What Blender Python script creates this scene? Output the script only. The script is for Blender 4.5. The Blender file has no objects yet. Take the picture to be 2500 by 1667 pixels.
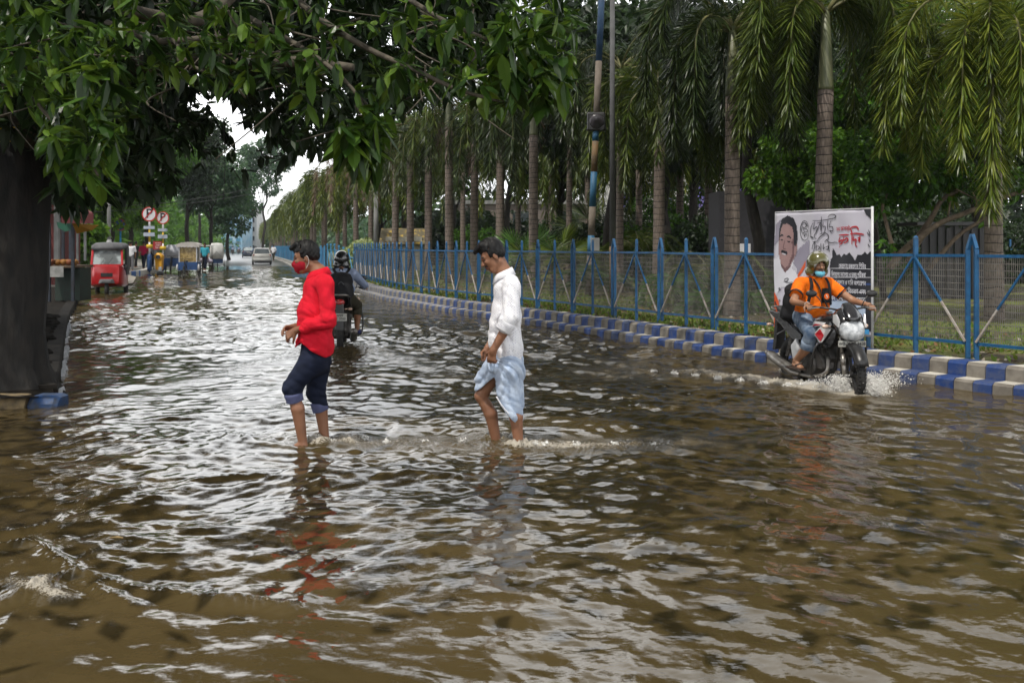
import bpy, math, random
import numpy as np
from mathutils import Vector, Matrix
random.seed(7); RNG=np.random.default_rng(7)
R=math.radians
sc=bpy.context.scene
# ---------------- camera ----------------
F=2430.6; CX=1250.0; HY=602.0; H=1.55
cam=bpy.data.cameras.new('camera'); co=bpy.data.objects.new('camera',cam); sc.collection.objects.link(co)
cam.lens=35; cam.sensor_width=36; co.location=(0,0,H); co.rotation_euler=(R(90),0,0)
cam.shift_y=-(833.5-HY)/2500; cam.clip_start=.05; cam.clip_end=3000
cam.dof.use_dof=True; cam.dof.focus_distance=8.6; cam.dof.aperture_fstop=5.0
sc.camera=co
# ---------------- world, sun, exposure ----------------
SUN_EL=64; SUN_AZ=236   # azimuth of the sun seen from above, from +X counter-clockwise
w=bpy.data.worlds.new("World"); sc.world=w; w.use_nodes=True
nt=w.node_tree; N=nt.nodes; L=nt.links; bg=N['Background']
sky=N.new('ShaderNodeTexSky'); sky.sky_type='NISHITA'; sky.sun_disc=False
sky.sun_elevation=R(SUN_EL); sky.sun_rotation=R(90-SUN_AZ); sky.air_density=1.5; sky.dust_density=3
tc=N.new('ShaderNodeTexCoord'); no=N.new('ShaderNodeTexNoise'); no.inputs['Scale'].default_value=2.2; no.inputs['Detail'].default_value=7
rp=N.new('ShaderNodeValToRGB'); rp.color_ramp.elements[0].position=.22; rp.color_ramp.elements[1].position=.42
no2=N.new('ShaderNodeTexNoise'); no2.inputs['Scale'].default_value=3.1; no2.inputs['Detail'].default_value=4
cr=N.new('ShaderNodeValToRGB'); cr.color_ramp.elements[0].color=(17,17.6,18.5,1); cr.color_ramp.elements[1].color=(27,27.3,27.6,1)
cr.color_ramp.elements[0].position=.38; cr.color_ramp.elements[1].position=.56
mx=N.new('ShaderNodeMix'); mx.data_type='RGBA'
L.new(tc.outputs['Generated'],no.inputs['Vector']); L.new(tc.outputs['Generated'],no2.inputs['Vector'])
L.new(no.outputs[0],rp.inputs[0]); L.new(no2.outputs[0],cr.inputs[0])
# added brightness gradient: low sky raised for water highlights, overhead cut to reduce ambient
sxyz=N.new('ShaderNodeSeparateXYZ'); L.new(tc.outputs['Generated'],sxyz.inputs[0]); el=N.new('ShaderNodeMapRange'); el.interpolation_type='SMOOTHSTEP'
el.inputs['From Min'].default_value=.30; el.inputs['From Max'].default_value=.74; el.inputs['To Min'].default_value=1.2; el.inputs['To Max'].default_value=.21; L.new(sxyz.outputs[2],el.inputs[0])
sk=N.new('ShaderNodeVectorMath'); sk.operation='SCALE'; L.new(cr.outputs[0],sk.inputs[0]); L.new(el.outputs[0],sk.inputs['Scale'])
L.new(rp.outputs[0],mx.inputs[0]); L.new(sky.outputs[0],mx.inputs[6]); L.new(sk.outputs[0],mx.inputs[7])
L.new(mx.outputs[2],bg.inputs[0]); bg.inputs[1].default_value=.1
sl=bpy.data.lights.new('sun','SUN'); sl.energy=5; sl.angle=R(.6); sl.color=(1,.95,.87)
so=bpy.data.objects.new('sun',sl); sc.collection.objects.link(so)
SD=Vector((math.cos(R(SUN_EL))*math.cos(R(SUN_AZ)),math.cos(R(SUN_EL))*math.sin(R(SUN_AZ)),math.sin(R(SUN_EL))))
so.rotation_euler=SD.to_track_quat('Z','Y').to_euler(); so.location=(0,0,40)
vs=sc.view_settings; vs.view_transform='Standard'; vs.look='None'; vs.exposure=-.42; vs.gamma=1; vs.use_curve_mapping=False
sc.cycles.max_bounces=8; sc.cycles.transparent_max_bounces=8; sc.cycles.caustics_reflective=False
sc.cycles.caustics_refractive=False; sc.cycles.sample_clamp_indirect=6

# ---------------- helpers ----------------
def P(px,py,Y): return np.array(((px-CX)/F*Y, Y, H-(py-HY)/F*Y))
def srgb(r,g,b):
    f=lambda c:(c/255/12.92 if c/255<=.04045 else ((c/255+.055)/1.055)**2.4)
    return (f(r),f(g),f(b),1)
def rgba(c): return (c[0],c[1],c[2],1)
MC={}
def mat(name,c1,c2=None,scale=8,rough=.7,bump=0,metal=0,spec=.5,bscale=None,coat=0,detail=5,em=None,sx=(1,1,1),lo=.35,hi=.65):
    if name in MC: return MC[name]
    m=bpy.data.materials.new(name); m.use_nodes=True; t=m.node_tree; b=t.nodes['Principled BSDF']
    b.inputs['Roughness'].default_value=rough; b.inputs['Metallic'].default_value=metal
    b.inputs['Specular IOR Level'].default_value=spec; b.inputs['Coat Weight'].default_value=coat
    if c2 is None: c2=tuple(x*.78 for x in c1[:3])
    tx=t.nodes.new('ShaderNodeTexCoord'); mp=t.nodes.new('ShaderNodeMapping'); mp.inputs['Scale'].default_value=sx
    t.links.new(tx.outputs['Object'],mp.inputs[0])
    n=t.nodes.new('ShaderNodeTexNoise'); n.inputs['Scale'].default_value=scale; n.inputs['Detail'].default_value=detail
    t.links.new(mp.outputs[0],n.inputs['Vector'])
    r=t.nodes.new('ShaderNodeValToRGB'); r.color_ramp.elements[0].position=lo; r.color_ramp.elements[1].position=hi
    r.color_ramp.elements[0].color=rgba(c1); r.color_ramp.elements[1].color=rgba(c2)
    t.links.new(n.outputs[0],r.inputs[0]); t.links.new(r.outputs[0],b.inputs['Base Color'])
    if bump:
        n2=t.nodes.new('ShaderNodeTexNoise'); n2.inputs['Scale'].default_value=bscale or scale*2; n2.inputs['Detail'].default_value=6
        t.links.new(mp.outputs[0],n2.inputs['Vector'])
        bu=t.nodes.new('ShaderNodeBump'); bu.inputs['Strength'].default_value=bump; bu.inputs['Distance'].default_value=.02
        t.links.new(n2.outputs[0],bu.inputs['Height']); t.links.new(bu.outputs[0],b.inputs['Normal'])
    if em:
        b.inputs['Emission Color'].default_value=rgba(em); b.inputs['Emission Strength'].default_value=em[3]
    MC[name]=m; return m
def leafmat(name,cols,trans=.35,rough=.42,spec=.45):
    if name in MC: return MC[name]
    m=bpy.data.materials.new(name); m.use_nodes=True; t=m.node_tree; b=t.nodes['Principled BSDF']
    g=t.nodes.new('ShaderNodeNewGeometry'); r=t.nodes.new('ShaderNodeValToRGB')
    while len(r.color_ramp.elements)<len(cols): r.color_ramp.elements.new(.5)
    for i,c in enumerate(cols):
        r.color_ramp.elements[i].position=i/(len(cols)-1); r.color_ramp.elements[i].color=rgba(c)
    t.links.new(g.outputs['Random Per Island'],r.inputs[0]); t.links.new(r.outputs[0],b.inputs['Base Color'])
    b.inputs['Roughness'].default_value=rough; b.inputs['Specular IOR Level'].default_value=spec
    tr=t.nodes.new('ShaderNodeBsdfTranslucent'); hs=t.nodes.new('ShaderNodeHueSaturation'); hs.inputs['Value'].default_value=1.5; hs.inputs['Hue'].default_value=.485
    t.links.new(r.outputs[0],hs.inputs['Color']); t.links.new(hs.outputs[0],tr.inputs[0])
    ms=t.nodes.new('ShaderNodeMixShader'); ms.inputs[0].default_value=trans
    t.links.new(b.outputs[0],ms.inputs[1]); t.links.new(tr.outputs[0],ms.inputs[2])
    t.links.new(ms.outputs[0],t.nodes['Material Output'].inputs[0])
    MC[name]=m; return m
def link(o): sc.collection.objects.link(o); return o
def tag(o,label=None,cat=None,group=None,kind=None):
    if label: o['label']=label
    if cat: o['category']=cat
    if group: o['group']=group
    if kind: o['kind']=kind
    return o
def thing(name,label,cat,loc=(0,0,0),rz=0,group=None,kind=None):
    o=bpy.data.objects.new(name,None); link(o); o.location=[float(v) for v in loc]; o.rotation_euler=(0,0,rz); o.empty_display_size=.2
    return tag(o,label,cat,group,kind)
def copy_tree(o,loc=None,rz=None,parent=None,label=None,group=None,scale=None):
    c=o.copy(); link(c); c.parent=parent
    for ch in list(o.children): copy_tree(ch,parent=c)
    if loc is not None: c.location=[float(v) for v in loc]
    if rz is not None: c.rotation_euler=(0,0,rz)
    if scale is not None: c.scale=(scale,)*3 if np.isscalar(scale) else scale
    if label: c['label']=label
    if group: c['group']=group
    return c
def npmesh(name,V,polys,mats=None,parent=None,smooth=False,midx=None):
    """V (n,3); polys: list of int arrays (m,k)"""
    me=bpy.data.meshes.new(name); V=np.ascontiguousarray(V,dtype=np.float32)
    polys=[np.asarray(p,dtype=np.int32) for p in polys if len(p)]
    me.vertices.add(len(V)); me.vertices.foreach_set('co',V.ravel())
    lo=np.concatenate([p.ravel() for p in polys]); sizes=np.concatenate([np.full(len(p),p.shape[1],np.int32) for p in polys])
    me.loops.add(len(lo)); me.loops.foreach_set('vertex_index',lo)
    me.polygons.add(len(sizes)); st=np.zeros(len(sizes),np.int32); st[1:]=np.cumsum(sizes)[:-1]
    me.polygons.foreach_set('loop_start',st); 
    try: me.polygons.foreach_set('loop_total',sizes)
    except Exception: pass
    for m in (mats if isinstance(mats,(list,tuple)) else [mats]):
        if m: me.materials.append(m)
    if midx is not None: me.polygons.foreach_set('material_index',np.asarray(midx,np.int32))
    me.polygons.foreach_set('use_smooth',np.full(len(sizes),bool(smooth)))
    me.update(calc_edges=True); 
    o=bpy.data.objects.new(name,me); link(o); o.parent=parent
    return o
def ortho(d):
    d=np.asarray(d,float); d=d/np.linalg.norm(d)
    a=np.array((0,0,1.)) if abs(d[2])<.9 else np.array((1.,0,0))
    u=np.cross(a,d); u/=np.linalg.norm(u); return d,u,np.cross(d,u)
class MB:
    """collects shapes, links them as ONE mesh object"""
    def __init__(s): s.v=[]; s.f=[]; s.m=[]; s.n=0
    def add(s,V,Fs,mi=0):
        V=np.asarray(V,float); s.v.append(V)
        for f in Fs: s.f.append(tuple(int(i)+s.n for i in f)); s.m.append(mi)
        s.n+=len(V); return s
    def box(s,c,d,mi=0,rot=None,taper=1.0,ty=None):
        x,y,z=[q/2 for q in d]; ty=taper if ty is None else ty
        V=np.array([(-x,-y,-z),(x,-y,-z),(x,y,-z),(-x,y,-z),(-x*taper,-y*ty,z),(x*taper,-y*ty,z),(x*taper,y*ty,z),(-x*taper,y*ty,z)])
        if rot is not None: V=V@np.array(rot).T
        return s.add(V+np.array(c),[(0,3,2,1),(4,5,6,7),(0,1,5,4),(1,2,6,5),(2,3,7,6),(3,0,4,7)],mi)
    def tube(s,pts,r,n=8,mi=0,caps=True,flat=None):
        pts=np.asarray(pts,float); m=len(pts); r=np.broadcast_to(np.asarray(r,float),(m,))
        T=np.gradient(pts,axis=0); T/=np.linalg.norm(T,axis=1)[:,None]+1e-9
        _,u,_=ortho(T[0]); V=[]
        for i in range(m):
            u=u-T[i]*np.dot(u,T[i]); u/=np.linalg.norm(u)+1e-9; v=np.cross(T[i],u)
            for k in range(n):
                a=2*math.pi*k/n; V.append(pts[i]+r[i]*(u*math.cos(a)+v*math.sin(a)*(flat or 1)))
        Fs=[(i*n+k,i*n+(k+1)%n,(i+1)*n+(k+1)%n,(i+1)*n+k) for i in range(m-1) for k in range(n)]
        if caps: Fs+= [tuple(range(n))[::-1],tuple((m-1)*n+k for k in range(n))]
        return s.add(V,Fs,mi)
    def cyl(s,a,b,r0,r1=None,n=12,mi=0): return s.tube([a,b],[r0,r0 if r1 is None else r1],n,mi)
    def lathe(s,prof,c=(0,0,0),n=20,mi=0,axis='z',caps=True):
        V=[];m=len(prof)
        for r,h in prof:
            for k in range(n):
                a=2*math.pi*k/n; p=(r*math.cos(a),r*math.sin(a),h)
                if axis=='y': p=(p[0],p[2],p[1])
                if axis=='x': p=(p[2],p[0],p[1])
                V.append(p)
        Fs=[(i*n+k,i*n+(k+1)%n,(i+1)*n+(k+1)%n,(i+1)*n+k) for i in range(m-1) for k in range(n)]
        if caps: Fs+=[tuple(range(n))[::-1],tuple((m-1)*n+k for k in range(n))]
        return s.add(np.array(V)+np.array(c),Fs,mi)
    def ell(s,c,r,n=14,m=9,mi=0,rot=None):
        V=[];
        for i in range(m+1):
            p=math.pi*i/m
            for k in range(n):
                a=2*math.pi*k/n; V.append((r[0]*math.sin(p)*math.cos(a),r[1]*math.sin(p)*math.sin(a),r[2]*math.cos(p)))
        V=np.array(V)
        if rot is not None: V=V@np.array(rot).T
        Fs=[(i*n+k,(i+1)*n+k,(i+1)*n+(k+1)%n,i*n+(k+1)%n) for i in range(m) for k in range(n)]
        return s.add(V+np.array(c),Fs,mi)
    def torus(s,c,R_,r,n=28,m=8,mi=0,axis='y',sq=1.0):
        V=[]
        for i in range(n):
            a=2*math.pi*i/n
            for k in range(m):
                b=2*math.pi*k/m; rr=R_+r*math.cos(b); h=r*sq*math.sin(b)
                V.append({'y':(rr*math.cos(a),h,rr*math.sin(a)),'z':(rr*math.cos(a),rr*math.sin(a),h),'x':(h,rr*math.cos(a),rr*math.sin(a))}[axis])
        Fs=[(i*m+k,((i+1)%n)*m+k,((i+1)%n)*m+(k+1)%m,i*m+(k+1)%m) for i in range(n) for k in range(m)]
        return s.add(np.array(V)+np.array(c),Fs,mi)
    def ext(s,poly,d,o,u,v,mi=0):
        """polygon in the plane (o,u,v), extruded by d along u x v"""
        o,u,v=map(lambda q:np.array(q,float),(o,u,v)); w_=np.cross(u,v); n=len(poly)
        A=[o+u*a+v*b for a,b in poly]; B=[p+w_*d for p in A]
        return s.add(A+B,[tuple(range(n))[::-1],tuple(range(n,2*n))]+[(i,(i+1)%n,n+(i+1)%n,n+i) for i in range(n)],mi)
    def quad(s,a,b,c,d,mi=0): return s.add([a,b,c,d],[(0,1,2,3)],mi)
    def loft(s,rings,mi=0,caps=True):
        m=len(rings);n=len(rings[0]); V=[p for r in rings for p in r]
        Fs=[(i*n+k,i*n+(k+1)%n,(i+1)*n+(k+1)%n,(i+1)*n+k) for i in range(m-1) for k in range(n)]
        if caps: Fs+=[tuple(range(n))[::-1],tuple((m-1)*n+k for k in range(n))]
        return s.add(V,Fs,mi)
    def build(s,name,mats,parent=None,smooth=False,bevel=0,sub=0,weld=False):
        me=bpy.data.meshes.new(name); V=np.concatenate(s.v); me.from_pydata(V.tolist(),[],s.f)
        for m in (mats if isinstance(mats,(list,tuple)) else [mats]):
            if m: me.materials.append(m)
        me.polygons.foreach_set('material_index',np.array(s.m,np.int32))
        me.polygons.foreach_set('use_smooth',np.full(len(s.f),bool(smooth))); me.update()
        o=bpy.data.objects.new(name,me); link(o); o.parent=parent
        if bevel:
            b=o.modifiers.new('bevel','BEVEL'); b.width=bevel; b.segments=2; b.limit_method='ANGLE'; b.angle_limit=R(40)
        if sub:
            b=o.modifiers.new('sub','SUBSURF'); b.levels=sub; b.render_levels=sub
        return o
def text_mesh(name,txt,size,mat_,parent,M,depth=.001,bold=0,sx=1.0):
    cu=bpy.data.curves.new(name,'FONT'); cu.body=txt; cu.size=size; cu.extrude=depth; cu.offset=bold; cu.align_x='CENTER'; cu.align_y='CENTER'
    o=bpy.data.objects.new('tmp',cu); link(o); dg=bpy.context.evaluated_depsgraph_get()
    me=bpy.data.meshes.new_from_object(o.evaluated_get(dg)); bpy.data.objects.remove(o); bpy.data.curves.remove(cu)
    me.materials.clear(); me.materials.append(mat_); me.name=name
    me.transform(Matrix(M)@Matrix.Diagonal((sx,1,1,1)))
    o=bpy.data.objects.new(name,me); link(o); o.parent=parent; return o
def frameM(o,u,v):
    u=Vector(u).normalized(); v=Vector(v).normalized(); w_=u.cross(v)
    return Matrix(((u[0],v[0],w_[0],o[0]),(u[1],v[1],w_[1],o[1]),(u[2],v[2],w_[2],o[2]),(0,0,0,1)))
def smooth(pts,n=6):
    Q=np.array(pts,float);out=[]
    for i in range(len(Q)-1):
        p0=Q[max(i-1,0)];p1=Q[i];p2=Q[i+1];p3=Q[min(i+2,len(Q)-1)]
        for t in np.linspace(0,1,n,endpoint=False):
            out.append(.5*((2*p1)+(-p0+p2)*t+(2*p0-5*p1+4*p2-p3)*t*t+(-p0+3*p1-3*p2+p3)*t**3))
    out.append(Q[-1]);return np.array(out)
def offset(k,d):
    t=np.gradient(k,axis=0);t/=np.linalg.norm(t,axis=1)[:,None]
    return k+d*np.stack([t[:,1],-t[:,0]],1)
def wob(V,seed,f=1.0,n=7):
    """cheap smooth noise of positions"""
    g=np.random.default_rng(seed); out=0
    for i in range(n):
        k=g.normal(size=V.shape[-1])*f*(1+.35*i); out=out+np.sin(V@k+g.uniform(0,6.28))/(1+.35*i)
    return out/2.5
# leaves as real blades: arrays of (position, direction, side, length, width)
def unit(a): return a/(np.linalg.norm(a,axis=-1,keepdims=True)+1e-9)
def blades(pos,d,s,ln,wd,droop=.15,shape='leaf',fold=.12):
    d=unit(d); s=unit(s-d*np.sum(s*d,-1,keepdims=True)); u=np.cross(d,s); ln=np.asarray(ln)[:,None]; wd=np.asarray(wd)[:,None]; n=len(pos)
    g=np.array((0,0,-1.))
    if shape=='diamond':
        V=np.stack([pos,pos+d*ln*.45+s*wd*.5,pos+d*ln+g*ln*droop,pos+d*ln*.45-s*wd*.5],1); T=[(4,[[0,1,2,3]])]
    elif shape=='blade':
        a=pos+d*ln*.4+g*ln*droop*.18; b=pos+d*ln*.75+g*ln*droop*.55
        V=np.stack([pos,a+s*wd*.5,a-s*wd*.5,b+s*wd*.38,b-s*wd*.38,pos+d*ln+g*ln*droop],1); T=[(6,[[1,2,4,3]]),(6,[[0,2,1],[3,4,5]])]
    else:
        a=pos+d*ln*.3; b=pos+d*ln*.68+g*ln*droop*.4
        V=np.stack([pos,a+s*wd*.46+u*wd*fold,a,a-s*wd*.46+u*wd*fold,b+s*wd*.42+u*wd*fold,b,b-s*wd*.42+u*wd*fold,pos+d*ln+g*ln*droop],1)
        T=[(8,[[1,2,5,4],[2,3,6,5]]),(8,[[0,2,1],[0,3,2],[4,5,7],[5,6,7]])]
    k=V.shape[1]; polys=[]
    for _,tf in T:
        tf=np.array(tf); polys.append((np.arange(n)[:,None,None]*k+tf[None]).reshape(-1,tf.shape[1]))
    return V.reshape(-1,3),polys
def merge(parts):
    Vs=[];Ps={};n=0
    for V,polys in parts:
        Vs.append(V)
        for p in polys: Ps.setdefault(p.shape[1],[]).append(p+n)
        n+=len(V)
    return np.concatenate(Vs),[np.concatenate(v) for v in Ps.values()]
def rdir(n,g=RNG): return unit(g.normal(size=(n,3)))
def crown(centers,radii,n,size,g,shape='diamond',flat=.75,asp=.5,up=.25):
    """leaf-sized faces spread through clumps that fill the crown's volume"""
    centers=np.asarray(centers,float); radii=np.asarray(radii,float)
    p=radii**2; p/=p.sum(); ci=g.choice(len(centers),n,p=p)
    d=rdir(n,g); rr=g.uniform(.25,1,n)**.45
    pos=centers[ci]+d*radii[ci][:,None]*rr[:,None]*np.array((1,1,flat))
    dr=unit(d+rdir(n,g)*.9+np.array((0,0,-up)))
    sz=size*g.uniform(.65,1.35,n)
    return blades(pos,dr,rdir(n,g)+np.array((0,0,.2)),sz,sz*asp,.2,shape)
def clumps(c,r,k,g,rc=(.25,.45)):
    d=rdir(k,g)*(g.uniform(.1,1,k)**.5)[:,None]; C=np.array(c)+d*np.array(r)*.8
    return C,np.mean(r)*g.uniform(rc[0],rc[1],k)
BARK=mat('bark',(.035,.028,.022),(.014,.011,.009),14,.9,.8,sx=(1,1,.35))
def limb(mb,a,b,r0,r1,g,seg=7,bow=.1,n=7):
    a=np.array(a,float);b=np.array(b,float);L_=np.linalg.norm(b-a);t=np.linspace(0,1,seg)[:,None]
    w_=g.normal(size=3)*L_*bow; pts=a+(b-a)*t+np.sin(t*math.pi)*w_+g.normal(size=(seg,3))*L_*.012*np.sin(t*math.pi)
    mb.tube(pts,np.linspace(r0,r1,seg),n); return pts
def tree(name,label,cat,base,h,r,zc,lm,n,size,seed,tr=.18,group=None,asp=.55,k=26,shape='diamond',bark=None,rc=(.25,.45)):
    g=np.random.default_rng(seed); t=thing(name,label,cat,base,0,group)
    mb=MB(); C,rad=clumps((0,0,zc),r,k,g,rc)
    top=np.array((g.normal()*.1*h,g.normal()*.1*h,zc)); pts=limb(mb,(0,0,-.3),top,tr,tr*.45,g,9,.04,9)
    for c in C[:9]: limb(mb,pts[g.integers(4,8)],c,tr*.35,tr*.1,g,6,.08,5)
    mb.build('trunk',bark or BARK,t,True)
    V,Q=crown(C,rad,n,size,g,shape,asp=asp); npmesh('crown',V,Q,lm,t); return t
# =============== ground, road, water ===============
KR=smooth([(9.6,2),(7.4,6),(5.2,10.3),(3.3,13.6),(1.3,17.8),(-.45,21.4),(-1.8,24.2),(-3.2,27.6),(-4.5,31.3),(-8.2,45),(-12.4,60.3),(-16.3,74),(-22.9,99),(-38.7,157),(-65,255)],10)
KL=smooth([(-4.4,9.6),(-5.66,12.5),(-9.0,20.2),(-12.2,28),(-15,35)],8)
mud=mat('mud ground',(.07,.055,.035),(.035,.03,.02),3,.95,.6)
mb=MB(); mb.quad((-900,-300,-.35),(900,-300,-.35),(900,1500,-.35),(-900,1500,-.35)); tag(mb.build('ground',mud),kind='structure')
asph=mat('wet asphalt',(.055,.055,.056),(.03,.03,.031),.6,.28,.25,bscale=30,sx=(1,.25,1))
def strip(name,curves,zs,m,seed=0,amp=0,smooth_=True,parent=None):
    n=len(curves[0]); V=[]
    for c,z in zip(curves,zs):
        V.append(np.c_[c,np.full(n,z)])
    V=np.concatenate(V)
    if amp: V[:,2]+=wob(V[:,:2],seed,.9)*amp
    i=np.arange(n-1); Fs=[]
    for k in range(len(curves)-1): Fs.append(np.stack([k*n+i,k*n+i+1,(k+1)*n+i+1,(k+1)*n+i],1)[:,::-1])
    return npmesh(name,V,[np.concatenate(Fs)],m,parent,smooth_)
far=KR[KR[:,1]>58]
road=strip('road',[offset(far,-11.5),offset(far,-8),offset(far,-4),offset(far,.1)],[.015]*4,asph)
road.data.vertices.foreach_get
v=np.zeros(len(road.data.vertices)*3,np.float32); road.data.vertices.foreach_get('co',v); v=v.reshape(-1,3)
v[:,2]=np.interp(v[:,1],[58,76,90],[-.12,-.01,.03]); road.data.vertices.foreach_set('co',v.ravel()); tag(road,kind='structure')

# flood water: real wave relief
def waves(x,y,seed=3):
    g=np.random.default_rng(seed); z=np.zeros_like(x); d=np.hypot(x,y)
    en=.75+.5*np.sin(x*.37+y*.21+1)*np.sin(y*.29-x*.13+.4)
    wx=x+.12*np.sin(y*1.7+x*.6)+.05*np.sin(3.1*y-1.3*x); wy=y+.15*np.sin(x*1.3-y*.5)+.05*np.sin(2.7*x+2.2*y)
    for i in range(110):
        lam=.05*(30**g.uniform(0,1)); th=g.normal()*.95+ (1.35 if i%3 else -.4); k=2*math.pi/lam
        a=lam*.0062*(.95 if lam<.2 else (1.0 if lam<.5 else .62))
        fade=np.clip((lam-.0058*d)/(.004*d+1e-6),0,1)
        z+=a*fade*np.sin(k*(wx*math.cos(th)+wy*math.sin(th))+g.uniform(0,6.28))
    z*=np.clip(en,.3,1.4)*np.interp(d,[0,4,9,18,40,75],[.15,.22,.60,.92,.8,.5])
    return z
def ridge(x,y,pts,h,wd,seed=0):
    """a travelling crest along a polyline"""
    Q=smooth(pts,8); best=np.full(x.shape,9.);
    for a,b in zip(Q[:-1],Q[1:]):
        ab=b-a; t=np.clip(((x-a[0])*ab[0]+(y-a[1])*ab[1])/(ab@ab),0,1)
        best=np.minimum(best,np.hypot(x-a[0]-ab[0]*t,y-a[1]-ab[1]*t))
    return h*np.exp(-(best/wd)**2)*(.8+.35*np.sin(7*x+5*y+seed))
RF=[(-1.56,7.86),(-1.32,8.02)]; WF=[(-.12,8.1),(.05,7.78)]      # where the two walkers' legs break the surface
BR=(3.38,11.9); BD=np.array((.26,-.966)); BF=(BR[0]+BD[0]*1.27,BR[1]+BD[1]*1.27)
SR=(-2.66,15.45); SDI=np.array((-.135,.991))
def gpt(px,py): Y=F*H/(py-HY); return ((px-CX)/F*Y,Y)
def wz(x,y):
    z=waves(x,y); fo=np.zeros_like(x)
    nz=np.abs(np.sin(23*x+9*np.sin(11*y))*np.sin(19*y+7*np.sin(13*x+2)))
    for (fx,fy),a in zip(RF+WF,(1,.8,.9,1)):
        r=np.hypot(x-fx,y-fy); z+=.008*a*np.exp(-r*1.5)*np.sin(r*34); z+=.035*a*np.exp(-(r/.13)**2)*(.4+nz)
        fo+=.62*a*np.exp(-(r/.12)**2)+.26*a*np.exp(-(np.hypot((x-fx-.3)/.42,(y-fy+.02)/.14))**2)
    # turbulent trail the walkers leave on their right
    for (cx,cy,sx_,sy_,a) in ((-.75,7.9,.55,.18,.5),(.55,7.75,.75,.22,1),(1.25,7.9,.6,.2,.4)):
        e=np.exp(-((x-cx)/sx_)**2-((y-cy)/sy_)**2); z+=e*a*.022*(nz-.1); fo+=e*a*.38
    # bow wave of the approaching motorcycle
    for (c,sg) in ((BF,1),):
        ax=(x-c[0])*BD[0]+(y-c[1])*BD[1]; lt=(x-c[0])*BD[1]-(y-c[1])*BD[0]
        ar=-ax+.1; dl=np.abs(lt)-(.12+.42*np.clip(ar,0,9)); on=np.clip(ar*3,0,1)*np.exp(-np.clip(ar,0,9)/1.3)
        z+=on*.085*np.exp(-(dl/.16)**2)*(.55+.7*nz); fo+=on*1.1*np.exp(-(dl/.24)**2)+on*.55*np.exp(-(lt/(.3+.4*np.clip(ar,0,9)))**2)
        fo+=.9*np.exp(-(np.hypot(x-c[0],y-c[1])/.42)**2)
    e=np.exp(-((x-2.3)/1.3)**2-((y-12.3)/.8)**2); fo+=.26*e; z+=e*.014*nz
    ax=(x-SR[0])*SDI[0]+(y-SR[1])*SDI[1]; lt=(x-SR[0])*SDI[1]-(y-SR[1])*SDI[0]; ar=-ax+.3
    dl=np.abs(lt)-(.15+.34*np.clip(ar,0,9)); on=np.clip(ar*2,0,1)*np.exp(-np.clip(ar,0,9)/2.2)
    z+=on*.05*np.exp(-(dl/.22)**2)*(.6+.6*nz)+on*.03*np.exp(-(lt/.3)**2)*nz; fo+=on*.35*np.exp(-(dl/.3)**2)+.5*np.exp(-(np.hypot(x-SR[0],y-SR[1])/.35)**2)
    # crests running out of the left foreground
    for pts,h,wd,f_ in (([gpt(-200,1400),gpt(60,1330),gpt(240,1440),gpt(330,1480)],.022,.05,.0),([gpt(-300,1560),gpt(30,1470),gpt(180,1410),gpt(420,1450),gpt(700,1490)],.03,.055,.5),([gpt(-100,1330),gpt(90,1290),gpt(200,1235),gpt(420,1180),gpt(640,1160)],.024,.06,.15),([gpt(-150,1240),gpt(60,1215),gpt(170,1200)],.018,.06,.2),([gpt(20,1420),gpt(70,1440),gpt(150,1470)],.02,.09,.75)):
        rr=ridge(x,y,pts,1,wd); z+=rr*h*(1+.4*(nz-.3)); fo+=np.where(rr>.5,rr-.5,0)*f_*1.3
    return z,np.clip(fo,0,1)
nr,ncl=1500,1000
yy=1.15*(95/1.15)**np.linspace(0,1,nr); tt=np.linspace(-.8,.8,ncl)
Yg,Tg=np.meshgrid(yy,tt,indexing='ij'); Xg=Yg*Tg; Zg,FO=wz(Xg,Yg)
i,j=np.meshgrid(np.arange(nr-1),np.arange(ncl-1),indexing='ij'); a=(i*ncl+j).ravel()
V=np.stack([Xg.ravel(),Yg.ravel(),Zg.ravel()],1)
wm=bpy.data.materials.new('muddy flood water'); wm.use_nodes=True; t=wm.node_tree; b=t.nodes['Principled BSDF']
b.inputs['Roughness'].default_value=.035; b.inputs['IOR'].default_value=1.42; b.inputs['Specular IOR Level'].default_value=.5
tx=t.nodes.new('ShaderNodeTexCoord')
def nn(scale,det=5,sx=(1,1,1)):
    mp=t.nodes.new('ShaderNodeMapping'); mp.inputs['Scale'].default_value=sx; t.links.new(tx.outputs['Object'],mp.inputs[0])
    n=t.nodes.new('ShaderNodeTexNoise'); n.inputs['Scale'].default_value=scale; n.inputs['Detail'].default_value=det; t.links.new(mp.outputs[0],n.inputs[0]); return n
n1=nn(.9,4); r1=t.nodes.new('ShaderNodeValToRGB'); r1.color_ramp.elements[0].color=(.052,.038,.015,1); r1.color_ramp.elements[1].color=(.078,.056,.024,1); r1.color_ramp.elements[0].position=.3; r1.color_ramp.elements[1].position=.7
t.links.new(n1.outputs[0],r1.inputs[0])
at=t.nodes.new('ShaderNodeAttribute'); at.attribute_name='foam'
n2=nn(95,7); ad=t.nodes.new('ShaderNodeMath'); ad.operation='MULTIPLY_ADD'; ad.inputs[1].default_value=1.0
sb=t.nodes.new('ShaderNodeMath'); sb.operation='SUBTRACT'; sb.inputs[1].default_value=.95
t.links.new(at.outputs['Fac'],ad.inputs[0]); t.links.new(n2.outputs[0],ad.inputs[2]); t.links.new(ad.outputs[0],sb.inputs[0])
ml=t.nodes.new('ShaderNodeMath'); ml.operation='MULTIPLY'; ml.inputs[1].default_value=5; ml.use_clamp=True; t.links.new(sb.outputs[0],ml.inputs[0])
mxc=t.nodes.new('ShaderNodeMix'); mxc.data_type='RGBA'; mxc.inputs[7].default_value=(.44,.40,.33,1)
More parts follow.
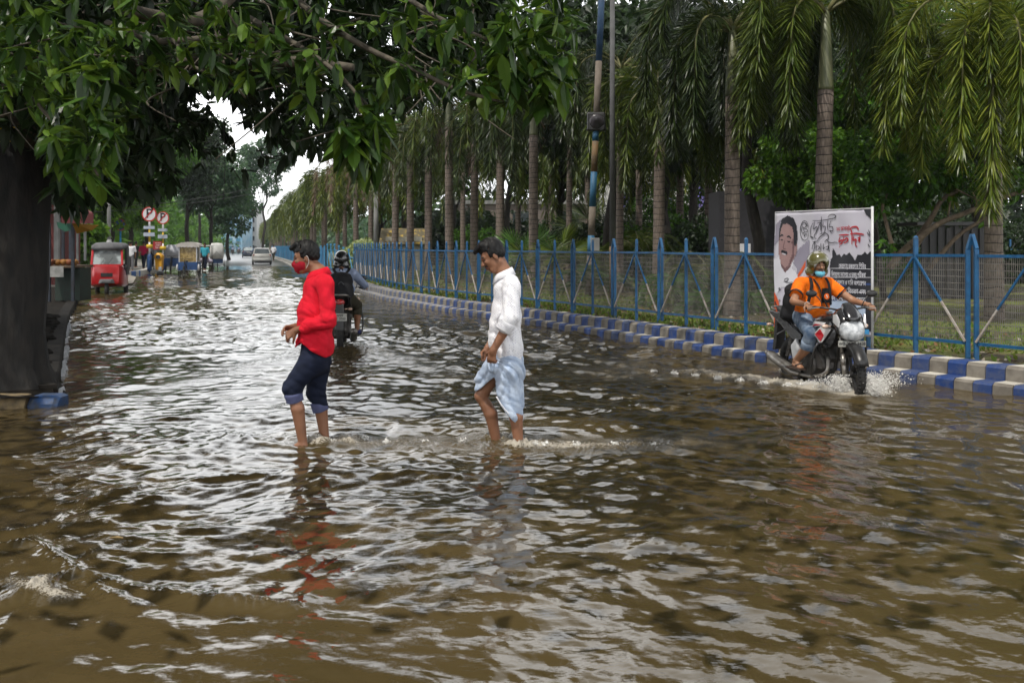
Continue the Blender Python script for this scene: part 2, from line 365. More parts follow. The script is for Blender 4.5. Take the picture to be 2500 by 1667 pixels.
t.links.new(ml.outputs[0],mxc.inputs[0]); t.links.new(r1.outputs[0],mxc.inputs[6]); t.links.new(mxc.outputs[2],b.inputs['Base Color'])
mr=t.nodes.new('ShaderNodeMath'); mr.operation='MULTIPLY_ADD'; mr.inputs[1].default_value=.45; mr.inputs[2].default_value=.035; t.links.new(ml.outputs[0],mr.inputs[0]); t.links.new(mr.outputs[0],b.inputs['Roughness'])
n3=nn(34,3,(.8,1.25,1)); bu=t.nodes.new('ShaderNodeBump'); bu.inputs['Strength'].default_value=.35; bu.inputs['Distance'].default_value=.003
bu.inputs['Strength'].default_value=.3; t.links.new(n3.outputs[0],bu.inputs['Height']); 
n4=nn(110,4); m4=t.nodes.new('ShaderNodeMath'); m4.operation='MULTIPLY'; t.links.new(n4.outputs[0],m4.inputs[0]); t.links.new(at.outputs['Fac'],m4.inputs[1])
bu2=t.nodes.new('ShaderNodeBump'); bu2.inputs['Strength'].default_value=1; bu2.inputs['Distance'].default_value=.02; t.links.new(m4.outputs[0],bu2.inputs['Height']); t.links.new(bu.outputs[0],bu2.inputs['Normal'])
t.links.new(bu2.outputs[0],b.inputs['Normal'])
water=npmesh('water',V,[np.stack([a,a+1,a+ncl+1,a+ncl],1)],wm,None,True)
fa=water.data.attributes.new('foam','FLOAT','POINT'); fa.data.foreach_set('value',FO.ravel().astype(np.float32))
tag(water,kind='structure'); del V,Xg,Yg,Zg,FO,Tg
# side water so the sheet does not end at the view's edge
mb=MB(); mb.quad((-70,-20,-.03),(70,-20,-.03),(70,92,-.03),(-70,92,-.03)); tag(mb.build('water_below',wm),kind='structure')

# =============== kerbs ===============
def kerbmat(name,blue,white,dirt):
    m=bpy.data.materials.new(name); m.use_nodes=True; t=m.node_tree; b=t.nodes['Principled BSDF']; b.inputs['Roughness'].default_value=.75
    tx=t.nodes.new('ShaderNodeTexCoord'); n=t.nodes.new('ShaderNodeTexNoise'); n.inputs['Scale'].default_value=9; n.inputs['Detail'].default_value=8; n.inputs['Roughness'].default_value=.7; t.links.new(tx.outputs['Object'],n.inputs[0])
    r=t.nodes.new('ShaderNodeValToRGB'); r.color_ramp.elements[0].position=.42; r.color_ramp.elements[1].position=.72; r.color_ramp.elements[0].color=(0,0,0,1)
    t.links.new(n.outputs[0],r.inputs[0])
    mx=t.nodes.new('ShaderNodeMix'); mx.data_type='RGBA'; at=t.nodes.new('ShaderNodeAttribute'); at.attribute_name='wear'
    mm=t.nodes.new('ShaderNodeMath'); mm.operation='MULTIPLY_ADD'; mm.use_clamp=True; t.links.new(r.outputs[0],mm.inputs[0]); mm.inputs[1].default_value=.7; t.links.new(at.outputs['Fac'],mm.inputs[2]); t.links.new(mm.outputs[0],mx.inputs[0])
    mx.inputs[6].default_value=rgba(blue); mx.inputs[7].default_value=rgba(dirt); t.links.new(mx.outputs[2],b.inputs['Base Color'])
    bu=t.nodes.new('ShaderNodeBump'); bu.inputs['Strength'].default_value=.5; bu.inputs['Distance'].default_value=.01; t.links.new(n.outputs[0],bu.inputs['Height']); t.links.new(bu.outputs[0],b.inputs['Normal'])
    return m
KB=kerbmat('kerb blue paint',(.004,.034,.16),None,(.10,.11,.13)); KW=kerbmat('kerb white paint',(.56,.53,.46),None,(.26,.24,.21))
KC=mat('kerb concrete face',(.21,.19,.16),(.13,.115,.095),7,.9,.4)
def arclen(c): return np.r_[0,np.cumsum(np.linalg.norm(np.diff(c,axis=0),axis=1))]
def at_s(c,S,s): return np.array([np.interp(s,S,c[:,0]),np.interp(s,S,c[:,1])])
def kerb(name,c,pitch,smax,prof,g,worn=22):
    """painted kerb blocks, each a few millimetres out of line with the next"""
    S=arclen(c); n=int(min(smax,S[-1])/pitch); V=[];Fq=[];mi=[];wr=[]
    tn=np.gradient(c,axis=0); tn/=np.linalg.norm(tn,axis=1)[:,None]
    for i in range(n):
        s0,s1=i*pitch+.006,(i+1)*pitch-.006; dz=g.normal()*.004; dn=g.normal()*.004; we=np.clip((s0-worn)/16,0,.95)+g.uniform(-.1,.2)
        for s in (s0,s1):
            p=at_s(c,S,s); T=np.array([np.interp(s,S,tn[:,0]),np.interp(s,S,tn[:,1])]); nrm=np.array((T[1],-T[0]))
            for o_,z in prof: V.append((*(p+nrm*(o_+dn)),z+dz)); wr.append(we)
        b0=i*2*len(prof); m_=len(prof)
        for k in range(m_-1):
            Fq.append((b0+k,b0+m_+k,b0+m_+k+1,b0+k+1)); vert=abs(prof[k+1][0]-prof[k][0])<.03
            mi.append(0 if i%2 else (2 if vert else 1))
    o=npmesh(name,np.array(V),[np.array(Fq)[:,::-1]],[KB,KW,KC],None,False,mi)
    at=o.data.attributes.new('wear','FLOAT','POINT'); at.data.foreach_set('value',np.array(wr,np.float32))
    o.modifiers.new('s','SOLIDIFY').thickness=-.03
    return tag(o,kind='structure')
g=np.random.default_rng(5)
kerb('kerb',KR,.235,46,[(0,-.15),(.008,.07),(.022,.083),(.205,.087),(.22,.10),(.226,.232),(.245,.25),(.49,.25),(.50,.05)],g)
farK=KR[KR[:,1]>38.5]
kc=mat('old kerb concrete',(.34,.33,.31),(.2,.19,.18),5,.9,.3)
tag(strip('kerb_far',[offset(farK,0),offset(farK,.01),offset(farK,.3),offset(farK,.32),offset(farK,.62)],[-.1,.075,.08,.24,.245],kc,smooth_=False),kind='structure')
KLc=mat('grimy kerb stone',(.028,.025,.022),(.010,.009,.008),9,.95,.7,spec=.08); 
KL2=np.array([(-5.6,8.6),(-4.4,9.6)])
def bar(mb,c,w,z0,z1,mi=0):
    c=np.array(c,float); l=c; r=offset(c,-w) if len(c)>1 else c
    rings=[]
    for p,q in zip(l,r): rings.append([(p[0],p[1],z0),(p[0],p[1],z1-.02),(p[0]*.9+q[0]*.1,p[1]*.9+q[1]*.1,z1),(q[0],q[1],z1),(q[0],q[1],z0)])
    mb.loft(rings,mi)
mb=MB(); bar(mb,KL[KL[:,1]>10.1][::3],.22,-.2,.13); 
o=mb.build('kerb_left',KLc); tag(o,kind='structure')
kb2=mat('blue kerb paint worn',(.012,.055,.17),(.03,.04,.06),12,.6,.4); kb3=mat('cream kerb paint worn',(.22,.16,.08),(.07,.055,.035),10,.8,.5)
# the near end of the left kerb: rounded blocks facing the camera
def block(mb,x0,x1,y,mi,zt=.11):
    n=7; rings=[]
    for k in range(n+1):
        f=k/n; x=x0+(x1-x0)*f; e=.02 if k in (0,n) else 0
        rings.append([(x,y+.02,-.2),(x,y+e,zt-.07-e),(x,y+.035+e,zt-.02-e),(x,y+.09,zt-e),(x,y+.26,zt-e),(x,y+.26,-.2)])
    mb.loft(rings,mi)
mb=MB(); block(mb,-4.66,-4.37,9.55,0); block(mb,-5.15,-4.68,9.52,1); block(mb,-5.8,-5.17,9.5,0); block(mb,-6.6,-5.82,9.45,1); tag(mb.build('kerb_end',[kb2,kb3]),kind='structure')
# verges
soil=mat('left verge soil',(.018,.014,.011),(.008,.007,.005),6,1,.9,spec=.08)
Lv=KL.copy(); tag(strip('verge',[offset(Lv,-.15),offset(Lv,-1),offset(Lv,-3),offset(Lv,-30)],[.1,.14,.16,.16],soil,3,.03),kind='structure')
mb=MB(); mb.add([(-4.5,9.78,.09),(-6.6,9.7,.11),(-30,9.7,.12),(-30,12.5,.15),(-5.75,12.4,.12)],[(0,4,3,2,1)]); tag(mb.build('verge_corner',soil),kind='structure')
def grassmat():
    m=bpy.data.materials.new('lawn'); m.use_nodes=True; t=m.node_tree; b=t.nodes['Principled BSDF']; b.inputs['Roughness'].default_value=.95
    tx=t.nodes.new('ShaderNodeTexCoord'); n=t.nodes.new('ShaderNodeTexNoise'); n.inputs['Scale'].default_value=.8; n.inputs['Detail'].default_value=9; n.inputs['Roughness'].default_value=.72; t.links.new(tx.outputs['Object'],n.inputs[0])
    r=t.nodes.new('ShaderNodeValToRGB'); E=r.color_ramp.elements; E[0].position=.36; E[0].color=(.035,.026,.016,1); E[1].position=.66; E[1].color=(.11,.17,.014,1)
    e=E.new(.46); e.color=(.07,.055,.022,1); e=E.new(.54); e.color=(.11,.12,.018,1); t.links.new(n.outputs[0],r.inputs[0]); t.links.new(r.outputs[0],b.inputs['Base Color'])
    n2=t.nodes.new('ShaderNodeTexNoise'); n2.inputs['Scale'].default_value=25; n2.inputs['Detail'].default_value=6; t.links.new(tx.outputs['Object'],n2.inputs[0])
    bu=t.nodes.new('ShaderNodeBump'); bu.inputs['Strength'].default_value=.9; bu.inputs['Distance'].default_value=.04; t.links.new(n2.outputs[0],bu.inputs['Height']); t.links.new(bu.outputs[0],b.inputs['Normal'])
    return m
GM=grassmat()
offs=[.47,.8,1.2,1.8,2.6,3.6,5,7,10,15,25,60]
tag(strip('lawn',[offset(KR,o_) for o_ in offs],[.195,.205,.21,.22,.23,.24,.25,.27,.28,.3,.3,.3],GM,9,.035),kind='structure')
farL=np.array([(-20,52.5),(-25.4,74),(-32,98),(-47,157),(-75,262)])
tag(strip('pavement',[farL,farL-np.array((.25,0)),farL-np.array((7,0)),farL-np.array((80,0))],[.12,.14,.16,.2],mat('pavement',(.30,.28,.25),(.2,.19,.17),2,.85,.2),1,.01),kind='structure')
mb=MB()
# dry mouth of the side street on the left
mb.add([(-15.4,35.5,.03),(-15.6,41,.05),(-18.5,49,.06),(-20,52,.08),(-60,52,.25),(-60,36,.22)],[(5,4,3,2,1,0)][:1]); o=mb.build('side_road',mat('damp side road',(.30,.27,.23),(.2,.18,.15),1.2,.6,.2)); tag(o,kind='structure')
mb=MB(); c=smooth([(-24,50.5),(-21.5,50.8),(-20,52.3),(-21,57),(-23,65),(-25.4,74),(-29,88)],6)
S=arclen(c)
for i in range(int(S[-1]/.8)):
    a_=at_s(c,S,i*.8); b_=at_s(c,S,i*.8+.8); bar(mb,[a_,b_],.3,-.05,.24,i%2 if i<9 else 1)
tag(mb.build('kerb_far_left',[mat('far kerb blue',(.05,.14,.38)),mat('far kerb white',(.6,.58,.53))]),kind='structure')
# grass tufts and litter behind the fence
g=np.random.default_rng(21); n=42000
s_=g.uniform(0,60,n)**1.0; S=arclen(KR); d_=.54+g.gamma(1.3,2.2,n)
base=np.array([at_s(KR,S,q) for q in s_]); tn=np.gradient(KR,axis=0); tn/=np.linalg.norm(tn,axis=1)[:,None]
T=np.stack([np.interp(s_,S,tn[:,0]),np.interp(s_,S,tn[:,1])],1); pos=base+np.stack([T[:,1],-T[:,0]],1)*d_[:,None]
keep=(np.sin(pos[:,0]*1.1)+np.sin(pos[:,1]*.8+pos[:,0]*.4)+g.normal(size=n)*.7)>-.1
pos=pos[keep]; n=len(pos); pos=np.c_[pos,np.full(n,.21)]; dr=np.c_[g.normal(size=(n,2))*.5,np.ones(n)]
ln=g.uniform(.05,.17,n); V,Q=blades(pos,dr,rdir(n,g)*np.array((1,1,.1)),ln,ln*.3,.2,'diamond')
tag(npmesh('grass',V,Q,leafmat('grass blades',[(.05,.09,.010),(.10,.17,.016),(.17,.20,.04)],.3,.6)),'short patchy grass growing on the verge behind the blue fence','grass',kind='stuff')
n=9000; q=g.integers(0,len(base),n); pos=base[q]+np.stack([T[q][:,1],-T[q][:,0]],1)*(.53+g.gamma(1.2,1.6,n))[:,None]; pos=np.c_[pos,.225+g.uniform(0,.03,n)]
dr=rdir(n,g)*np.array((1,1,.25)); ln=g.uniform(.04,.11,n); V,Q=blades(pos,dr,rdir(n,g)*np.array((1,1,.5)),ln,ln*.55,.05,'diamond')
tag(npmesh('leaf_litter',V,Q,leafmat('dead leaves',[(.14,.06,.02),(.24,.15,.06),(.09,.06,.03),(.4,.36,.3)],.1,.8)),'dry fallen leaves scattered behind the kerb','leaf litter',kind='stuff')

# =============== blue fence ===============
FB=mat('fence blue paint',(.008,.095,.225),(.007,.065,.16),14,.5,.15); FSUN=mat('brace painted sunlight',(.30,.25,.21),(.42,.39,.36),18,.6,.3)  # second colour puts patchy sunlight into the lower brace ends
FWm=mat('grey galvanised fence wire',(.20,.19,.17),(.13,.12,.11),9,.5,0,metal=.3)
FC=offset(KR,.80); SF=arclen(FC); BAY=1.53; g=np.random.default_rng(3)
def fdir(s):
    a=at_s(FC,SF,s+.3)-at_s(FC,SF,s-.3); return a/np.linalg.norm(a)
def bar3(mb,a,b,w,d=None,mi=0):
    a=np.array(a,float);b=np.array(b,float); d=d or w; L_=np.linalg.norm(b-a); t_,u_,v_=ortho(b-a)
    rot=np.stack([u_,v_,t_],1); mb.box((a+b)/2,(w,d,L_),mi,rot)
fence=thing('metal_fence','blue metal fence with wire mesh panels standing along the painted kerb','fence',(*at_s(FC,SF,6),.25))
fz=.25
def fp(s,z,o_=0):
    p=at_s(FC,SF,s); T_=fdir(s); return np.array((p[0]+T_[1]*o_,p[1]-T_[0]*o_,z))-np.array(fence.location)
s0=4.35; TOP=1.44; nb=26; s_list=[s0+BAY*k for k in range(nb+1)]
for k,s in enumerate(s_list):
    lean=g.normal()*.008
    mb=MB()
    for e in (-.055,.055):
        a=fp(s+e,.05); b=fp(s+e+lean,1.52); bar3(mb,a,b,.04,.05)
    A=fp(s-.055+lean,1.52); B=fp(s+.055+lean,1.52); C=(A+B)/2+np.array((0,0,.17)); bar3(mb,A,C,.05,.042); bar3(mb,B,C,.05,.042)
    mb.build('gable_post',FB,fence,bevel=.004)
    if k==nb: break
    m=s+BAY/2; sag=g.normal()*.006
    mb=MB(); bar3(mb,fp(m,.1),fp(m+lean,1.66+g.normal()*.01),.05); mb.box(fp(m+lean,1.67),(.055,.055,.03),0,None,.4); mb.build('middle_post',FB,fence,bevel=.004)
    for lo,hi in ((s+.08,m-.028),(m+.028,s+BAY-.08)):
        mb=MB(); bar3(mb,fp(lo,TOP+sag),fp(hi,TOP),.035); mb.build('top_rail',FB,fence)
        mb=MB(); bar3(mb,fp(lo,.42),fp(hi,.42+sag),.035); mb.build('bottom_rail',FB,fence)
        mb=MB(); dens=.026 if k<8 else (.042 if k<14 else .07)
        q=lo+.015
        while q<hi: 
            a=fp(q+g.normal()*.0015,.43); b=fp(q+g.normal()*.0015,TOP); bar3(mb,a,b,.005 if k<8 else .006); q+=dens
        for z in np.linspace(.5,TOP-.09,12): bar3(mb,fp(lo,z,.008),fp(hi,z+g.normal()*.002,.008),.009)
        mb.build('wire_panel',FWm,fence)
    for a,b in ((fp(m-.02,TOP-.03,-.03),fp(s+.07,.44,-.03)),(fp(m+.02,TOP-.03,-.03),fp(s+BAY-.07,.44,-.03))):
        mb=MB(); c=a+(b-a)*g.uniform(.5,.65); bar3(mb,a,c,.022,.022,0); bar3(mb,c,b,.022,.022,1); mb.build('brace',[FB,FSUN],fence)  # paler lower part stands in for patchy sunlight on the brace
# collapsed leaning run of the same fence further along
lf=thing('leaning_fence','light blue fence run sagging and tilted behind the rider with the backpack','fence',(*at_s(FC,SF,s_list[-1]+1),.25))
def lp(s,z): p=at_s(FC,SF,s); return np.array((p[0],p[1],z))-np.array(lf.location)
LB=mat('faded light blue paint',(.05,.24,.44),(.04,.18,.34),8,.6)
sB=s_list[-1]
for q in np.arange(0,14,2.2):
    dz=.35*max(0,1-q/9); mb=MB(); tl=.55*max(0,1-q/8); bar3(mb,lp(sB+.5+q,.1),lp(sB+.5+q-tl,1.6-dz),.055); mb.box(lp(sB+.5+q-tl,1.66-dz),(.10,.09,.10),0); mb.build('post',LB,lf)
mb=MB()
for q in np.arange(0,13.2,2.2):
    for z in (.4,1.38): dz=.35*max(0,1-q/9)*(z>1); dz2=.35*max(0,1-(q+2.2)/9)*(z>1); bar3(mb,lp(sB+.5+q-.4,z-dz),lp(sB+2.7+q-.4,z-dz2),.035)
    bar3(mb,lp(sB+.5+q,.4),lp(sB+2.3+q,1.3),.03)
mb.build('rails',LB,lf)
# fence run covered with blue sheeting
sh=thing('sheeted_fence','fence run covered in crumpled blue sheeting far along the right kerb','fence',(*at_s(FC,SF,sB+15),.25))
mb=MB(); q0=sB+15; n=260
for i_ in range(n):
    s1,s2=q0+i_*.4,q0+i_*.4+.4
    w1,w2=.1*math.sin(i_*1.7)+.05*math.sin(i_*3.1),.1*math.sin((i_+1)*1.7)+.05*math.sin((i_+1)*3.1)
    def sp(s,z,o_): p=at_s(FC,SF,s);T_=fdir(s);return np.array((p[0]+T_[1]*o_,p[1]-T_[0]*o_,z))-np.array(sh.location)
    h1,h2=1.5+.04*math.sin(i_*.9),1.5+.04*math.sin((i_+1)*.9)
    mb.quad(sp(s1,.3,w1),sp(s2,.3,w2),sp(s2,h2,w2*.4),sp(s1,h1,w1*.4)); 
mb.build('sheeting',mat('blue tarpaulin',(.02,.09,.19),(.05,.14,.26),1.5,.5,.4),sh,True)
mb=MB()
for i_ in range(0,n,6): bar3(mb,sp(q0+i_*.4,.1,-.05),sp(q0+i_*.4,1.62,-.05),.07)
mb.build('post_row',LB,sh)['kind']='stuff'
# =============== palms ===============
def ringmat():
    m=bpy.data.materials.new('palm trunk'); m.use_nodes=True; t=m.node_tree; b=t.nodes['Principled BSDF']; b.inputs['Roughness'].default_value=.85
    tx=t.nodes.new('ShaderNodeTexCoord'); sp=t.nodes.new('ShaderNodeSeparateXYZ'); t.links.new(tx.outputs['Object'],sp.inputs[0])
    n0=t.nodes.new('ShaderNodeTexNoise'); n0.inputs['Scale'].default_value=2.2; t.links.new(tx.outputs['Object'],n0.inputs[0])
    a=t.nodes.new('ShaderNodeMath'); a.operation='MULTIPLY_ADD'; a.inputs[1].default_value=6.3; t.links.new(sp.outputs[2],a.inputs[0]); t.links.new(n0.outputs[0],a.inputs[2])
    f=t.nodes.new('ShaderNodeMath'); f.operation='FRACT'; t.links.new(a.outputs[0],f.inputs[0])
    r=t.nodes.new('ShaderNodeValToRGB'); E=r.color_ramp.elements; E[0].position=0; E[0].color=(.02,.015,.012,1); E[1].position=1; E[1].color=(.23,.18,.145,1)
    e=E.new(.07); e.color=(.035,.026,.02,1); e=E.new(.13); e.color=(.19,.15,.125,1); t.links.new(f.outputs[0],r.inputs[0])
    n=t.nodes.new('ShaderNodeTexNoise'); n.inputs['Scale'].default_value=16; n.inputs['Detail'].default_value=7; mp=t.nodes.new('ShaderNodeMapping'); mp.inputs['Scale'].default_value=(2.5,2.5,.5); t.links.new(tx.outputs['Object'],mp.inputs[0]); t.links.new(mp.outputs[0],n.inputs[0])
    r2=t.nodes.new('ShaderNodeValToRGB'); r2.color_ramp.elements[0].position=.35; r2.color_ramp.elements[0].color=(.5,.5,.5,1); r2.color_ramp.elements[1].position=.65; t.links.new(n.outputs[0],r2.inputs[0])
    mx=t.nodes.new('ShaderNodeMix'); mx.data_type='RGBA'; mx.blend_type='MULTIPLY'; mx.inputs[0].default_value=1; t.links.new(r.outputs[0],mx.inputs[6]); t.links.new(r2.outputs[0],mx.inputs[7]); t.links.new(mx.outputs[2],b.inputs['Base Color'])
    bu=t.nodes.new('ShaderNodeBump'); bu.inputs['Strength'].default_value=.8; bu.inputs['Distance'].default_value=.02; t.links.new(f.outputs[0],bu.inputs['Height']); t.links.new(bu.outputs[0],b.inputs['Normal'])
    return m
PT=ringmat(); CS=mat('palm crownshaft',(.10,.12,.055),(.15,.15,.08),3,.5,.2,sx=(4,4,.4)); RA=mat('palm rachis',(.16,.15,.05),(.10,.10,.04),5,.6)
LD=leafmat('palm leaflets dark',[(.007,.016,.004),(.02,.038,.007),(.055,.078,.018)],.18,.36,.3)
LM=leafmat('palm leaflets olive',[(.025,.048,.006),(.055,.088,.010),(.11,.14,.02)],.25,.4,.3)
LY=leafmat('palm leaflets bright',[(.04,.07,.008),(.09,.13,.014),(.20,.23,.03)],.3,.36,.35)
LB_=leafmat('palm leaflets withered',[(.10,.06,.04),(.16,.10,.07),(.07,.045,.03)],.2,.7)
def rachis(az,el,L_,drp,g,n=16):
    """an arching midrib that rises, bends over and hangs"""
    p=np.zeros(3); pts=[p.copy()]; a=el; tw=g.normal()*.25
    for k in range(n):
        f=(k+1)/n; a-= drp*(.35+1.3*math.sin(math.pi*min(1,f*.9)))/n; az+=tw/n
        a=max(a,-1.5); p=p+np.array((math.cos(az)*math.cos(a),math.sin(az)*math.cos(a),math.sin(a)))*L_/n; pts.append(p.copy())
    return np.array(pts)
def plume(pts,n,ln,wd,g,plum=1.0,start=.12,shape='blade'):
    S=np.r_[0,np.cumsum(np.linalg.norm(np.diff(pts,axis=0),axis=1))]; q=S[-1]*(start+(1-start)*np.sort(g.uniform(0,1,n)))
    pos=np.stack([np.interp(q,S,pts[:,k]) for k in range(3)],1); T=unit(np.gradient(pts,axis=0)); t_=unit(np.stack([np.interp(q,S,T[:,k]) for k in range(3)],1))
    h=unit(np.cross(t_,np.array((0,0,1.))+1e-4)); v=np.cross(h,t_)
    if plum>=1: a=g.uniform(0,2*math.pi,n)
    else: a=np.where(g.random(n)<.5,0,math.pi)+g.normal(size=n)*.25*plum+.25*np.where(g.random(n)<.5,1,1)
    rad=h*np.cos(a)[:,None]+v*np.sin(a)[:,None]; f=(q/S[-1])[:,None]
    d=unit(t_*(.48+.6*f)+rad*1.1+g.normal(size=(n,3))*.13)
    l_=ln*g.uniform(.75,1.15,n)*(1-.45*f[:,0]**3); return blades(pos,d,np.cross(t_,d)+rdir(n,g)*.3,l_,np.full(n,wd),.30,shape)
def palm_parts(t,h,rad,nf,nl,fl,lm,g,hang=2.9,cs=1.0,lean=(0,0),wd=.027,ll=.40,dead=0,azs=None):
    zs=np.linspace(-.3,h,10); rr=rad*np.interp(zs,[-.3,.2,1,h*.6,h],[1.35,1.12,1.0,.98,.92]); pts=np.c_[lean[0]*np.clip(zs/h,0,1)**1.5,lean[1]*np.clip(zs/h,0,1)**1.5,zs]
    MB().tube(pts,rr,16).build('trunk',PT,t,True)
    top=np.array((lean[0],lean[1],h))
    mb=MB(); mb.tube([top,top+(0,0,.06),top+(0,0,cs*.5),top+(0,0,cs)],[rad*.98,rad*.95,rad*.72,rad*.42],14); mb.build('crownshaft',CS,t,True)
    ct=top+np.array((0,0,cs*.93)); R_=[];Lf=[];Ld=[]
    for k in range(nf):
        az=(azs[k%len(azs)]+.13*(k//len(azs)) if azs is not None else 2.4*k+g.normal()*.45); el=1.25-.85*(k/nf)+g.normal()*.16
        pts=rachis(az,el,fl*g.uniform(.78,1.12),hang*g.uniform(.82,1.15),g)+ct; R_.append(pts)
        (Ld if k<dead else Lf).append(plume(pts,nl,ll,wd,g))
    mb=MB()
    for pts in R_: mb.tube(pts,np.linspace(.035,.006,len(pts)),5)
    mb.build('fronds_midribs',RA,t,True)
    V,Q=merge(Lf); npmesh('crown',V,Q,lm,t)
    if Ld: V,Q=merge(Ld); npmesh('withered_fronds',V,Q,LB_,t)
def gr(px,Y): return ((px-CX)/F*Y,Y,.25)
g=np.random.default_rng(11)
near=[ # px, Y, trunk h, radius, material, label, fronds, leaflets, frond len
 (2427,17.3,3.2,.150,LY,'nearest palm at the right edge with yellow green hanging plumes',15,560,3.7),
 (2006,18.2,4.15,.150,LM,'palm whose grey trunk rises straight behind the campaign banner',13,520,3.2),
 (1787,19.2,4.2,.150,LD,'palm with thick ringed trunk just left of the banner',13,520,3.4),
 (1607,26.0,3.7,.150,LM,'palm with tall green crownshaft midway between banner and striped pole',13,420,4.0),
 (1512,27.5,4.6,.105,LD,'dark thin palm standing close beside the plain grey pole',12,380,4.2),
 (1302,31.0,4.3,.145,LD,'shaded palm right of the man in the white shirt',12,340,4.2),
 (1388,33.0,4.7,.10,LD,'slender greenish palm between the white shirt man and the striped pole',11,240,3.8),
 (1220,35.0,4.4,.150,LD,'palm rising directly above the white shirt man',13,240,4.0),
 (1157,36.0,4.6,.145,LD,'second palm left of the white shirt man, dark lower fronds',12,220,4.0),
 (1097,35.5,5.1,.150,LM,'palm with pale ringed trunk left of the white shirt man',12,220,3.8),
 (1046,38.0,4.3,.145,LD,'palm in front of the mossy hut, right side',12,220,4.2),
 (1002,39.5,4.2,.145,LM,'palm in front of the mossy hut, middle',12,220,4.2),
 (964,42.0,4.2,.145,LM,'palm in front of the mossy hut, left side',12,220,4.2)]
for k,(px,Y,h,r,lm,lab,nf,nl,fl) in enumerate(near):
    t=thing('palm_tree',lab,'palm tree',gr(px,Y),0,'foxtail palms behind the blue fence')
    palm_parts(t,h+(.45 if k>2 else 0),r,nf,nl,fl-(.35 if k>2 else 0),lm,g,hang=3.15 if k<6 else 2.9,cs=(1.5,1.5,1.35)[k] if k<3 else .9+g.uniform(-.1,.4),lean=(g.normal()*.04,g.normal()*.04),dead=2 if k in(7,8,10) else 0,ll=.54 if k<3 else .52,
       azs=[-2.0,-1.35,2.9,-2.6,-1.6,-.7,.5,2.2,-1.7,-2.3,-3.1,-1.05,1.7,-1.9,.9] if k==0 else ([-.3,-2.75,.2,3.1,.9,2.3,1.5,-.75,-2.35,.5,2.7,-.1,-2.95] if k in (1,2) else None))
# the long row along the road
prot=[]
for k,(lm,lab) in enumerate(((LY,'y'),(LM,'m'),(LM,'m'))):
    t=thing('palm_tree','x','palm tree',(0,0,-50)); palm_parts(t,3.9+.3*k,.14,13,170,4.4,lm,g,cs=1.2,wd=.05,ll=.58,hang=2.9); prot.append(t)
PC=offset(KR,2.3); SP=arclen(PC); s=np.interp(62,PC[:,1],SP); i=0
rowlab='palm in the long roadside row, %s'
while True:
    p=at_s(PC,SP,s)
    if p[1]>235: break
    Yd=p[1]
    if i<12: lab=('first','second','third','fourth','fifth','sixth','seventh','eighth','ninth','tenth','eleventh','twelfth')[i]+' palm of the long row beyond the withered one, counted from the camera'
    else: lab='small far palm in the distant end of the roadside row'
    src=prot[(i*2+i//3)%3] if i>1 else prot[0]; pos=(p[0]+g.normal()*.25,p[1]+g.normal()*.4,.25)
    if i<3: t=src; 
    if i==0: t=prot[0]
    elif i==1: t=prot[1]
    elif i==2: t=prot[2]
    else: t=copy_tree(src)
    t.location=pos; t.rotation_euler=(0,0,g.uniform(0,6.28)); sc_=g.uniform(.92,1.1); t.scale=(1,1,sc_); t['label']=lab; t['group']='palms in the long row beside the road' if i<12 else 'small far palms at the end of the row'
    s+=4.3+g.normal()*.4+(i>14)*1.5; i+=1
# a second row deeper in the park closes the view
PC2=offset(KR,6.5)
for k,px in enumerate((905,870,1130,1265,1345,1435,1560,1660,1730,1900,2100)):
    Y=(56,60,52,50,48,46,41,38,36,34,33)[k]; t=copy_tree(prot[k%3],(*gr(px,Y)[:2],.25),g.uniform(0,6),label='palm deeper in the park behind the fence palms, '+('above the hut','left of the hut','over the pale bush','behind the white shirt man','right of the white shirt man','behind the striped pole','beside the grey pole','in the dark shade','left of the dark trunk','behind the banner','right of the banner')[k],group='palms deeper in the park'); t.scale=(1,1,1.15)
wp=thing('palm_tree','withered palm with brown drooping fronds at the start of the long row','palm tree',gr(868,52),0,'foxtail palms behind the blue fence'); palm_parts(wp,4.6,.13,10,190,3.9,LM,g,dead=10,wd=.035)  if False else palm_parts(wp,4.6,.13,11,190,4.2,LM,g,dead=9,wd=.035)

# low feather palms and fan palms behind the fence
def cycad(px,Y,h,n,lm,label,seed,fl=1.3,name='feather_palm',fan=False,hang=1.5):
    g=np.random.default_rng(seed); t=thing(name,label,'shrub',gr(px,Y),0,'low palms behind the fence'); mb=MB(); MB().tube([(0,0,-.2),(0,0,h)],[.09,.07],8).build('stem',BARK,t,True); A=[]
    for k in range(n):
        if fan:
            az=g.uniform(0,6.28); el=g.uniform(-.1,1.3); d=np.array((math.cos(az)*math.cos(el),math.sin(az)*math.cos(el),math.sin(el))); c=np.array((0,0,h))+d*fl*.55; mb.tube([(0,0,h),c],[.012,.008],4)
            m=24; a=np.linspace(-1.9,1.9,m); _,u_,v_=ortho(d); nrm=unit((v_*g.uniform(-1,1)+u_)[None])[0]
            dd=d[None]*np.cos(a)[:,None]+nrm[None]*np.sin(a)[:,None]; A.append(blades(np.repeat(c[None],m,0),dd,np.cross(dd,d)[:]+g.normal(size=(m,3))*.1,np.full(m,fl*.55),np.full(m,.045),.2,'blade'))
        else:
            pts=rachis(2.4*k+g.normal()*.2,g.uniform(.5,1.35),fl*g.uniform(.8,1.1),hang,g,12)+np.array((0,0,h)); mb.tube(pts,np.linspace(.014,.004,len(pts)),4); A.append(plume(pts,90,.34,.03,g,.3,.08))
    mb.build('stalks',RA,t,True); V,Q=merge(A); npmesh('leaves',V,Q,lm,t)
LG=leafmat('fresh green palm leaves',[(.05,.13,.02),(.09,.2,.04),(.13,.24,.06)],.35,.35)
